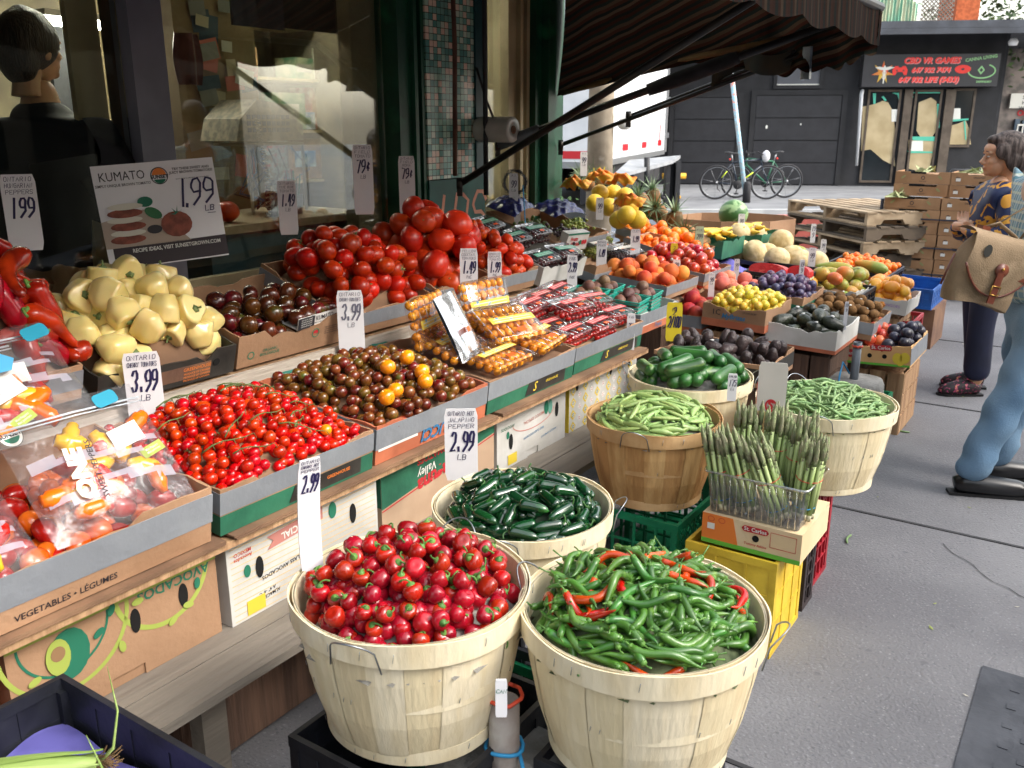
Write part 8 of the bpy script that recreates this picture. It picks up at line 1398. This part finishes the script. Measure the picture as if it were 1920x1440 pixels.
b = B(); [b.box(-.012, -.012, .138 + z, n1 * 2 + .1, -.006, .15 + z) for z in (.08, .33, .60)]; b.box(-.03, -.02, .14, -.012, .05, .92); tag(b.obj('blue_strapping', STR, None, bsf), 'dark blue straps and corner post binding the carton stack', 'strap')
HUS = M('corn_husk_pale', '#8f9a6a', '#a8ad80', sc=12, rough=.7)
for k, (x, z) in enumerate(((.10, 7), (.30, 9), (.75, 9), (.95, 9))):
    b = B(); rnd = random.Random(k)
    for j in range(26): a = rnd.uniform(0, 6.3); L_ = rnd.uniform(.03, .1); b.add([(0 + rnd.gauss(0, .05), rnd.gauss(0, .05), 0), (rnd.gauss(0, .05), rnd.gauss(0, .05) + .012, .0), (L_ * cos(a), L_ * sin(a), rnd.uniform(.01, .07))], [(0, 1, 2)])
    o = b.obj('leafy_greens', HUS); o.matrix_world = bsf @ T(x, .2 if z > 7 else .03, .13 + hs * z); tag(o, 'tuft of pale leaves showing at carton rim number %s from the left' % ('one', 'two', 'three', 'four')[k], 'leaves')
tr_ = thing('hand_truck', 'black tubular hand truck handle behind the carton stack', 'hand truck', T(*un(1800, 345, Y=11))); b = B(); b.tube([(-.15, 0, -1), (-.15, 0, .12), (-.12, 0, .16), (.26, 0, .16), (.3, 0, .12), (.3, 0, -1)], .018, 8); b.tube([(.08, 0, -1), (.08, 0, .16)], .018, 8); b.obj('steel_frame', BM, tr_); torus(.12, .04, 20, 8).obj('wheel', RUB, tr_, T(-.2, .05, -1.1) @ Rm(90, 'Z'))
# things on the doorstep left of the grapes
tb_ = tray('flat white edged cardboard tray on the doorstep shelf', FT(4.12, -2.80, 1.0, 0), .34, .22, .035, CARW, None, seed=23); B().box(.006, .006, .03, .33, .21, .034).obj('cardboard_sheet', CB, tb_)
tag(B().box(0, 0, 0, .36, .24, .24).obj('doorstep_box', CARW), 'pale box on the doorstep under the flat tray', 'box').matrix_world = FT(4.12, -2.8, .755, 0)
b = B(); rnd = random.Random(5); b.tube([(.06 * cos(k * 1.1) * (1 + .3 * rnd.random()), .03 * sin(k * .7), .06 * sin(k * 1.1) * (1 + .3 * rnd.random())) for k in range(70)], .0015, 4); o = b.obj('wire_tangle', BM); o.matrix_world = T(*un(965, 342, s=4.35)); tag(o, 'tangled ball of thin black wire by the doorway', 'wire')
b = B(); b.tube([P(4.17, -2.72, 1.3), P(4.175, -2.7, 1.0), P(4.17, -2.72, .7)], .0035, 5); tag(b.obj('blue_string', BLUR), 'thin blue string hanging down past the doorstep tray', 'string')
# ============================================================ people
def skin(name, V, Eg, Rd, mats, parent=None, sub=2, X=None, fn=None, flatr=None):
    """one continuous surface grown round a skeleton: V joints, Eg edges, Rd radii"""
    me = bpy.data.meshes.new(name); me.from_pydata(V, Eg, []); o = bpy.data.objects.new(name, me); COL.objects.link(o); o.modifiers.new('s', 'SKIN'); sv = me.skin_vertices[0].data
    for i, r in enumerate(Rd): sv[i].radius = r if isinstance(r, tuple) else (r, r)
    sv[0].use_root = True; m_ = o.modifiers.new('u', 'SUBSURF'); m_.levels = m_.render_levels = sub
    dg = bpy.context.evaluated_depsgraph_get(); m2 = bpy.data.meshes.new_from_object(o.evaluated_get(dg)); bpy.data.objects.remove(o); m2.materials.clear()
    for q in (mats if isinstance(mats, list) else [mats]): m2.materials.append(q)
    m2.polygons.foreach_set('use_smooth', [True] * len(m2.polygons)); m2.name = name
    if fn:
        for v in m2.vertices: v.co = fn(v.co)
    return ob(name, m2, parent, X)
def chain(*segs):
    """segs: lists of (x,y,z,r); the first point of each later list may be an index into the joints so far"""
    V, Eg, Rd = [], [], []
    for s_ in segs:
        prev = None
        for q in s_:
            if isinstance(q, int): prev = q; continue
            V.append(q[:3]); Rd.append(q[3] if len(q) == 4 else (q[3], q[4]))
            if prev is not None: Eg.append((prev, len(V) - 1))
            prev = len(V) - 1
    return V, Eg, Rd
def remesh(name, b, mat, parent, vox=.006, X=None, sm=3):
    o = b.obj('tmp', mat); m_ = o.modifiers.new('r', 'REMESH'); m_.mode = 'VOXEL'; m_.voxel_size = vox; m3 = o.modifiers.new('sm', 'SMOOTH'); m3.iterations = sm; m3.factor = .5
    dg = bpy.context.evaluated_depsgraph_get(); m2 = bpy.data.meshes.new_from_object(o.evaluated_get(dg)); bpy.data.objects.remove(o); m2.polygons.foreach_set('use_smooth', [True] * len(m2.polygons)); m2.name = name; m2.materials.clear(); m2.materials.append(mat); return ob(name, m2, parent, X)
SKN = M('skin', '#c49a7c', '#b48868', sc=9, rough=.5, sss=.2); HAIRG = M('greying_dark_hair', '#2a2220', '#5a504c', sc=8, rough=.6, spec=.25, stretch=(6, 6, 1), bump=.6, bsc=30); HAIRD = M('dark_hair', '#1c1512', '#2e211a', sc=14, rough=.45, stretch=(6, 6, 1), bump=.6, bsc=30)
def E3(b, x, y, z, a, c, d, rot=None): b.ball(1, 20, 14, 0, T(x, y, z) @ (rot or Matrix.Identity(4)) @ Sc(a, c, d))
def head(par, X, skinm=SKN):
    """faces +x; origin at the centre of the skull"""
    b = B(); E3(b, -.01, 0, .02, .094, .076, .10); E3(b, .035, 0, -.045, .058, .056, .066); E3(b, .07, 0, -.085, .024, .026, .018); E3(b, .05, .0, .045, .045, .06, .04)
    for s_ in (-1, 1): E3(b, .058, .034 * s_, -.02, .026, .024, .024); E3(b, -.005, .077 * s_, -.015, .018, .008, .030); E3(b, .078, .028 * s_, .026, .014, .026, .008)
    b.tube([(.082, 0, .015), (.10, 0, -.012), (.112, 0, -.028)], [.009, .011, .014], 8); E3(b, .098, 0, -.031, .012, .018, .010); E3(b, .088, 0, -.055, .012, .022, .0065); E3(b, .086, 0, -.067, .012, .020, .0065)
    b.tube([(-.03, 0, -.04), (-.045, 0, -.11), (-.05, 0, -.17)], [.05, .047, .056], 14)
    o = remesh('head', b, skinm, par, .0045, X)
    for s_ in (-1, 1):
        e = B(); E3(e, .083, .030 * s_, .006, .008, .011, .0055); e.obj('eye', M('eye_white', '#b9b0a8', rough=.3), o); e = B(); E3(e, .0895, .030 * s_, .006, .003, .0045, .0048); e.obj('iris', M('iris_dark', '#1c120c', rough=.2), o); e = B(); e.tube([(.088, .014 * s_, .032), (.094, .03 * s_, .037), (.082, .048 * s_, .03)], [.0018, .003, .0014], 5); e.obj('eyebrow', HAIRD, o)
    e = B(); e.tube([(.092, -.022, -.061), (.1005, 0, -.0605), (.092, .022, -.061)], [.001, .003, .001], 6); e.obj('lips', M('lip', '#8f4f44', rough=.4), o); return o
def hand(par, X, m=SKN):
    b = B(); E3(b, .045, 0, 0, .05, .038, .015); b.tube([(-.03, 0, 0), (.03, 0, 0)], [.024, .028], 10); E3(b, .02, .03, -.005, .03, .016, .014)
    for k, (y, L) in enumerate(((.028, .068), (.010, .078), (-.009, .072), (-.027, .056))): b.tube([(.075, y, 0), (.075 + L * .45, y * 1.1, -.008), (.075 + L * .75, y * 1.1, -.026), (.075 + L * .85, y * 1.1, -.042)], [.0105, .0095, .0085, .007], 8)
    b.tube([(.01, .035, -.002), (.04, .058, -.01), (.065, .064, -.022)], [.013, .011, .009], 8); return remesh('hand', b, m, par, .0045, X, 2)
# --- woman in the navy and gold blouse, arms folded, looking left
wf = un(1812, 738, z=0); WX = T(wf.x + .03, wf.y + .05, 0) @ Rm(180 - 8, 'Z'); wm = thing('person', 'older woman in a navy and gold patterned blouse and navy trousers with folded arms', 'person', WX)
NAVY = M('navy_trousers', '#12172e', '#181e3a', sc=5, rough=.8, bump=.2); BLO = M('navy_gold_blouse', '#10224a', '#142a58', sc=9, rough=.6, bump=.15, c3='#c08a2a'); n = BLO.node_tree.nodes; l = BLO.node_tree.links
cr = [q for q in n if q.type == 'VALTORGB'][0]; nz = [q for q in n if q.type == 'TEX_NOISE' and q.inputs['Scale'].default_value == 9][0]; nz.inputs['Distortion'].default_value = 2.2; nz.inputs['Detail'].default_value = 1; cr.color_ramp.elements[1].position = .54; cr.color_ramp.elements[2].position = .565; cr.color_ramp.elements[1].color = hexc('#10224a')
V = chain([(0, 0, .86, .13), (.0, 0, 1.0, .12), (-.01, 0, 1.12, .125), (-.02, 0, 1.22, .10), (-.02, 0, 1.28, .055), (-.0, 0, 1.33, .05)], [0, (0, .09, .78, .085), (.01, .09, .47, .055), (-.01, .085, .25, .05), (-.02, .085, .09, .038), (.09, .09, .035, .03)], [0, (0, -.09, .78, .085), (-.03, -.09, .47, .055), (-.07, -.085, .25, .05), (-.09, -.085, .09, .038), (.02, -.09, .035, .03)], [3, (-.01, .15, 1.19, .05), (.0, .19, .98, .04), (.14, .14, .99, .033), (.19, .06, 1.03, .026)], [3, (-.01, -.15, 1.19, .05), (.0, -.19, .98, .04), (.14, -.12, .98, .033), (.20, -.02, 1.04, .026)])
bd = skin('body', *V, SKN, wm)
skin('blouse', *chain([(0, 0, .80, .155, .17), (0, 0, .95, .15, .165), (-.01, 0, 1.1, .145, .165), (-.02, 0, 1.22, .12, .13), (-.015, 0, 1.31, .075)], [3, (-.015, .155, 1.22, .08), (-.01, .21, 1.0, .066), (.13, .15, .99, .058), (.17, .09, 1.01, .048)], [3, (-.015, -.155, 1.22, .08), (-.01, -.215, .99, .066), (.12, -.15, .975, .06), (.17, -.05, 1.02, .05)]), BLO, wm, fn=lambda c: c + Vector((.006 * sin(c.z * 60 + c.y * 25), .006 * sin(c.z * 45 + c.x * 40), 0)))
skin('trousers', *chain([(0, 0, .84, .135, .15), (0, 0, .76, .13, .15)], [1, (0, .085, .68, .10), (.01, .09, .45, .08), (-.0, .087, .22, .082), (-.01, .087, .085, .085)], [1, (0, -.085, .68, .10), (-.02, -.09, .45, .08), (-.06, -.087, .22, .082), (-.085, -.087, .085, .085)]), NAVY, wm)
head(wm, T(.0, 0, 1.435) @ Rm(4, 'Y') @ Sc(1.03, 1.03, 1.03)); hand(wm, T(.16, .03, 1.045) @ Rm(-100, 'Z') @ Rm(-10, 'Y') @ Rm(180, 'X')); hand(wm, T(.20, .03, 1.03) @ Rm(150, 'Z') @ Rm(20, 'X'))
b = B(); E3(b, -.03, 0, .045, .115, .096, .105); E3(b, -.075, 0, -.02, .075, .088, .09); E3(b, .02, 0, .095, .075, .07, .035); [E3(b, .015, .082 * s_, .03, .055, .02, .05) or E3(b, -.03, .085 * s_, -.02, .04, .016, .055) for s_ in (-1, 1)]
hr = remesh('hair', b, HAIRG, wm, .007, T(.0, 0, 1.435), 4)
FLW = M('patterned_shoe', '#1c1418', '#b03a6a', sc=60, rough=.6, lo=.55, hi=.62, c3='#c9a63a'); SOLE = M('shoe_sole', '#0f0f11', rough=.7)
def shoe(par, x, y, yaw, L, m_, nm='shoe'):
    b = B(); b.tube([(-.06, 0, .045), (-.02, 0, .055), (.05, 0, .052), (L - .13, 0, .038), (L - .085, 0, .032), (L - .06, 0, .026)], [.036, .047, .05, .046, .036, .014], 12, flat=.95); o = b.obj(nm, m_, par, T(x, y, 0) @ Rm(yaw, 'Z')); b = B(); b.prism([(-.085, -.03), (.03, -.036), (L - .1, -.044), (L - .055, -.02), (L - .055, .02), (L - .1, .044), (.03, .036), (-.085, .03)], .013, 0, T(0, 0, .001)); b.obj('sole', SOLE, o)
shoe(wm, .03, .09, 6, .24, FLW); shoe(wm, -.05, -.09, -8, .24, FLW)
# --- man in the plaid shirt and jeans with a canvas shoulder bag, his head beyond the picture
mf = un(1822, 930, z=0); MX = T(mf.x + .22, mf.y + .10, 0) @ Rm(-6, 'Z'); mn = thing('person', 'man in light blue plaid shirt and blue jeans with a tan bag', 'person', MX)
JEAN = M('blue_denim', '#5f7f9c', '#7c98ae', sc=3, rough=.85, bump=.35, bsc=160, c3='#8fabc0', lo=.35, hi=.65)
PLD = M('plaid_shirt', '#8fb4bf', rough=.8); n = PLD.node_tree.nodes; l = PLD.node_tree.links; bb = n['Principled BSDF']; tc = n.new('ShaderNodeTexCoord'); cur = None
for ax, sc_, w_, col in (('Y', 16, .16, '#2aa5b4'), ('Z', 14, .14, '#2aa5b4'), ('Y', 16, .5, '#6a8794'), ('Z', 28, .3, '#c9cdb4'), ('Y', 40, .25, '#d4dcd8')):
    sp = n.new('ShaderNodeSeparateXYZ'); l.new(tc.outputs['Object'], sp.inputs[0]); mu = n.new('ShaderNodeMath'); mu.operation = 'MULTIPLY_ADD'; mu.inputs[1].default_value = sc_; mu.inputs[2].default_value = w_ * 3; l.new(sp.outputs[ax], mu.inputs[0]); fr_ = n.new('ShaderNodeMath'); fr_.operation = 'FRACT'; l.new(mu.outputs[0], fr_.inputs[0]); lt = n.new('ShaderNodeMath'); lt.operation = 'LESS_THAN'; lt.inputs[1].default_value = w_; l.new(fr_.outputs[0], lt.inputs[0]); m5 = n.new('ShaderNodeMath'); m5.operation = 'MULTIPLY'; m5.inputs[1].default_value = .7; l.new(lt.outputs[0], m5.inputs[0]); mx = n.new('ShaderNodeMix'); mx.data_type = 'RGBA'; l.new(m5.outputs[0], mx.inputs['Factor'])
    if cur: l.new(cur, mx.inputs['A'])
    else: mx.inputs['A'].default_value = hexc('#86a9b8')
    mx.inputs['B'].default_value = hexc(col); cur = mx.outputs['Result']
l.new(cur, bb.inputs['Base Color'])
V = chain([(0, 0, .96, .14), (0, 0, 1.12, .13), (.0, 0, 1.28, .15), (0, 0, 1.4, .12), (0, 0, 1.48, .06), (.02, 0, 1.53, .055)], [0, (.02, .1, .86, .09), (.04, .1, .5, .06), (.0, .1, .28, .055), (-.05, .1, .1, .035), (.03, .1, .04, .025)], [0, (0, -.1, .86, .09), (-.09, -.1, .5, .06), (-.16, -.1, .3, .055), (-.24, -.1, .12, .035), (-.17, -.1, .04, .025)], [3, (0, .19, 1.37, .055), (.02, .24, 1.1, .045), (.14, .22, .95, .036), (.22, .2, .9, .026)], [3, (0, -.19, 1.37, .055), (.0, -.25, 1.1, .045), (.1, -.25, .92, .036), (.16, -.24, .86, .026)])
skin('body', *V, SKN, mn); skin('jeans', *chain([(0, 0, .97, .15, .165), (0, 0, .86, .145, .16)], [1, (.02, .1, .75, .115), (.04, .1, .5, .095), (.0, .1, .28, .078), (-.05, .1, .06, .076)], [1, (.0, -.1, .75, .115), (-.09, -.1, .5, .085), (-.165, -.1, .28, .076), (-.235, -.1, .06, .078)]), JEAN, mn, fn=lambda c: Vector((c.x, c.y, max(c.z, .035))) + Vector((.012 * sin(c.z * 34 + c.y * 22 + c.x * 9) * max(0, 1 - abs(c.z - .45) * 1.4) + .004 * sin(c.z * 70 + c.x * 40) * (c.z < .22), .008 * sin(c.z * 27 + c.x * 31), 0)))
skin('plaid_shirt', *chain([(0, 0, .84, .185, .20), (0, 0, .98, .175, .19), (0, 0, 1.2, .165, .19), (0, 0, 1.38, .14, .15), (.0, 0, 1.47, .075)], [3, (0, .2, 1.38, .085), (.02, .25, 1.12, .08), (.12, .23, .98, .06)], [3, (0, -.2, 1.38, .085), (0, -.26, 1.12, .08), (.08, -.26, .96, .06)]), PLD, mn)
head(mn, T(.02, 0, 1.64) @ Sc(1.05, 1.05, 1.05)); b = B(); E3(b, -.03, 0, .045, .11, .092, .1); remesh('hair', b, HAIRD, mn, .008, T(.02, 0, 1.65)); hand(mn, T(.22, .2, .89) @ Rm(30, 'Y')); hand(mn, T(.16, -.24, .85) @ Rm(40, 'Y'))
BSH = M('black_shoe_leather', '#121214', '#1c1c1f', sc=9, rough=.3); shoe(mn, -.03, .1, 4, .33, BSH); shoe(mn, -.22, -.1, -4, .33, BSH)
# shoulder bag, worn on his near side
CANV = M('tan_canvas', '#8f7a60', '#7a674e', sc=5, rough=.85, bump=.35, bsc=180, c3='#a08c72'); LEA = M('brown_leather', '#5a2a1c', '#6f3a26', sc=9, rough=.4); BRS = M('brass_buckle', '#b58f4a', rough=.35, metal=.9)
bc = un(1848, 505, Y=mf.y - .13); sb_ = thing('shoulder_bag', 'tan canvas shoulder bag with brown leather straps hanging at the man side', 'bag', frame(bc, Vector((1, .12, 0)), Vector((-.12, 1, 0))) @ Rm(14, 'Y'))
def bagf(u, v):
    a = 2 * pi * u; w = .155 * (1 - .26 * v ** 2) * (.86 + .14 * sin(pi * v)); d = .062 * (1 - .5 * v ** 3) + .012 * sin(pi * v); c_, s_ = cos(a), sin(a); sq = (abs(c_) ** 4 + abs(s_) ** 4) ** -.25; return (w * c_ * sq * .95, d * s_ * sq + .008 * sin(v * 9 + a * 3), -.135 + .27 * v - .02 * c_ * c_ * (1 - v))
b = B(); b.grid(bagf, 32, 14); b.add([bagf(i / 32, 0) for i in range(32)], [tuple(range(32))]); b.add([bagf(i / 32, 1) for i in range(32)], [tuple(range(32))]); b.obj('bag_body', CANV, sb_)
def flapf(u, v): x = -.15 + .30 * u; top = .137; k = 1 - abs(2 * u - 1) ** 2.2 * .45; z = top - (.235 * k) * max(0, v - .3) / .7; y = .05 - .12 * min(1, v / .3) if v < .3 else -.078 - .012 * sin(pi * (v - .3) / .7); return (x * (1 if v < .35 else .985), y, z + (.012 * sin(pi * v / .3) if v < .3 else 0))
b = B(); b.grid(flapf, 24, 14); f_ = b.obj('flap', CANV, sb_); b = B(); b.tube([flapf(i / 24, 1) for i in range(25)], .0045, 6); b.obj('leather_edge', LEA, f_)
b = B(); b.box(-.014, -.102, -.125, .014, -.094, .0); b.lathe([(.028, -.003), (.028, .003)], 16, X=T(0, -.098, .01) @ Rm(90, 'X')); b.obj('front_strap', LEA, sb_); b = B(); b.tube([(-.018, -.104, -.09), (.018, -.104, -.09), (.018, -.104, -.055), (-.018, -.104, -.055), (-.018, -.104, -.09)], .003, 6); b.ball(.006, 8, 6, 0, T(0, -.104, .015)); b.obj('buckle', BRS, sb_)
b = B(); b.tube([(-.075, 0, .155), (-.04, -.03, .185), (.05, -.03, .15), (.09, 0, .125)], .012, 8, flat=.5); b.obj('top_handle', CANV, sb_); b = B(); b.box(-.095, -.025, .14, -.06, .015, .163); b.box(.075, -.025, .118, .11, .015, .14); b.box(.09, -.086, -.015, .16, -.07, .045); b.obj('leather_patch', LEA, sb_); flat(sb_, 'dark_badge', oval(.035, .05), M('badge_dark', '#2c2c28', rough=.5), (-.085, -.088, .07), lift=.006)
b = B(); b.tube([(-.155, .0, .03), (-.17, -.01, -.04), (-.175, -.01, -.1)], .008, 6, flat=.4); b.obj('side_strap', LEA, sb_)
p0, p1 = bc + Vector((-.03, .0, .15)), MX @ Vector((-.0, -.12, 1.46)); q_ = sb_.matrix_world.inverted(); b = B(); b.tube([q_ @ p0, q_ @ (p0.lerp(p1, .5) + Vector((-.03, -.10, 0))), q_ @ p1, q_ @ (bc + Vector((.14, .05, .1)))], .017, 8, flat=.22); b.obj('shoulder_strap', CANV, sb_)
# --- person inside the shop, seen from behind
hp = un(62, 92, t=-3.42); PX2 = T(hp.x, hp.y, 0) @ Rm(66, 'Z'); pi_ = thing('person', 'person behind the shop glass with tied dark hair and black shirt', 'person', PX2); hz = hp.z; BLKS = M('black_shirt', '#101116', '#16181f', sc=4, rough=.85, bump=.2)
skin('body', *chain([(0, 0, hz - .62, .15), (0, 0, hz - .40, .15), (0, 0, hz - .24, .08), (0, 0, hz - .1, .055)], [1, (0, .2, hz - .30, .06), (.03, .28, hz - .58, .05), (.15, .2, hz - .7, .04)], [1, (0, -.2, hz - .30, .06), (.03, -.28, hz - .58, .05), (.15, -.2, hz - .7, .04)], [0, (0, .1, .85, .1), (0, .1, .45, .06), (0, .1, .08, .05)], [0, (0, -.1, .85, .1), (0, -.1, .45, .06), (0, -.1, .08, .05)]), SKN, pi_)
skin('black_shirt', *chain([(0, 0, hz - .85, .18, .21), (0, 0, hz - .6, .18, .21), (0, 0, hz - .36, .16, .17), (0, 0, hz - .25, .11), (0, 0, hz - .17, .07)], [2, (0, .2, hz - .32, .10), (.02, .29, hz - .55, .09), (.08, .28, hz - .68, .07)], [2, (0, -.2, hz - .32, .10), (.02, -.29, hz - .55, .09), (.08, -.28, hz - .68, .07)]), BLKS, pi_, fn=lambda c: Vector((c.x * 1.1, c.y * 1.25, c.z)))
skin('dark_trousers', *chain([(0, 0, hz - .86, .17), (0, 0, hz - .95, .17)], [1, (0, .1, .7, .11), (0, .1, .1, .08)], [1, (0, -.1, .7, .11), (0, -.1, .1, .08)]), NAVY, pi_)
head(pi_, T(0, 0, hz)); b = B(); E3(b, -.02, 0, .03, .115, .095, .115); E3(b, -.07, 0, -.03, .062, .084, .1); E3(b, -.03, 0, .12, .04, .04, .03); remesh('hair', b, HAIRD, pi_, .008, T(0, 0, hz)); b = B(); b.lathe([(.036, -.014), (.048, 0), (.036, .014)], 14); b.obj('red_hair_tie', M('red_tie_fabric', '#8f2a22', rough=.8), pi_, T(-.02, 0, hz + .118))
# ============================================================ take the prototypes away again
for o in [o for o in COL.objects if 'proto' in o and o.get('label') is None]:
    for k in [k for k in COL.objects if k.parent == o]: bpy.data.objects.remove(k)
    bpy.data.objects.remove(o)
for o in COL.objects:
    if 'proto' in o: del o['proto']
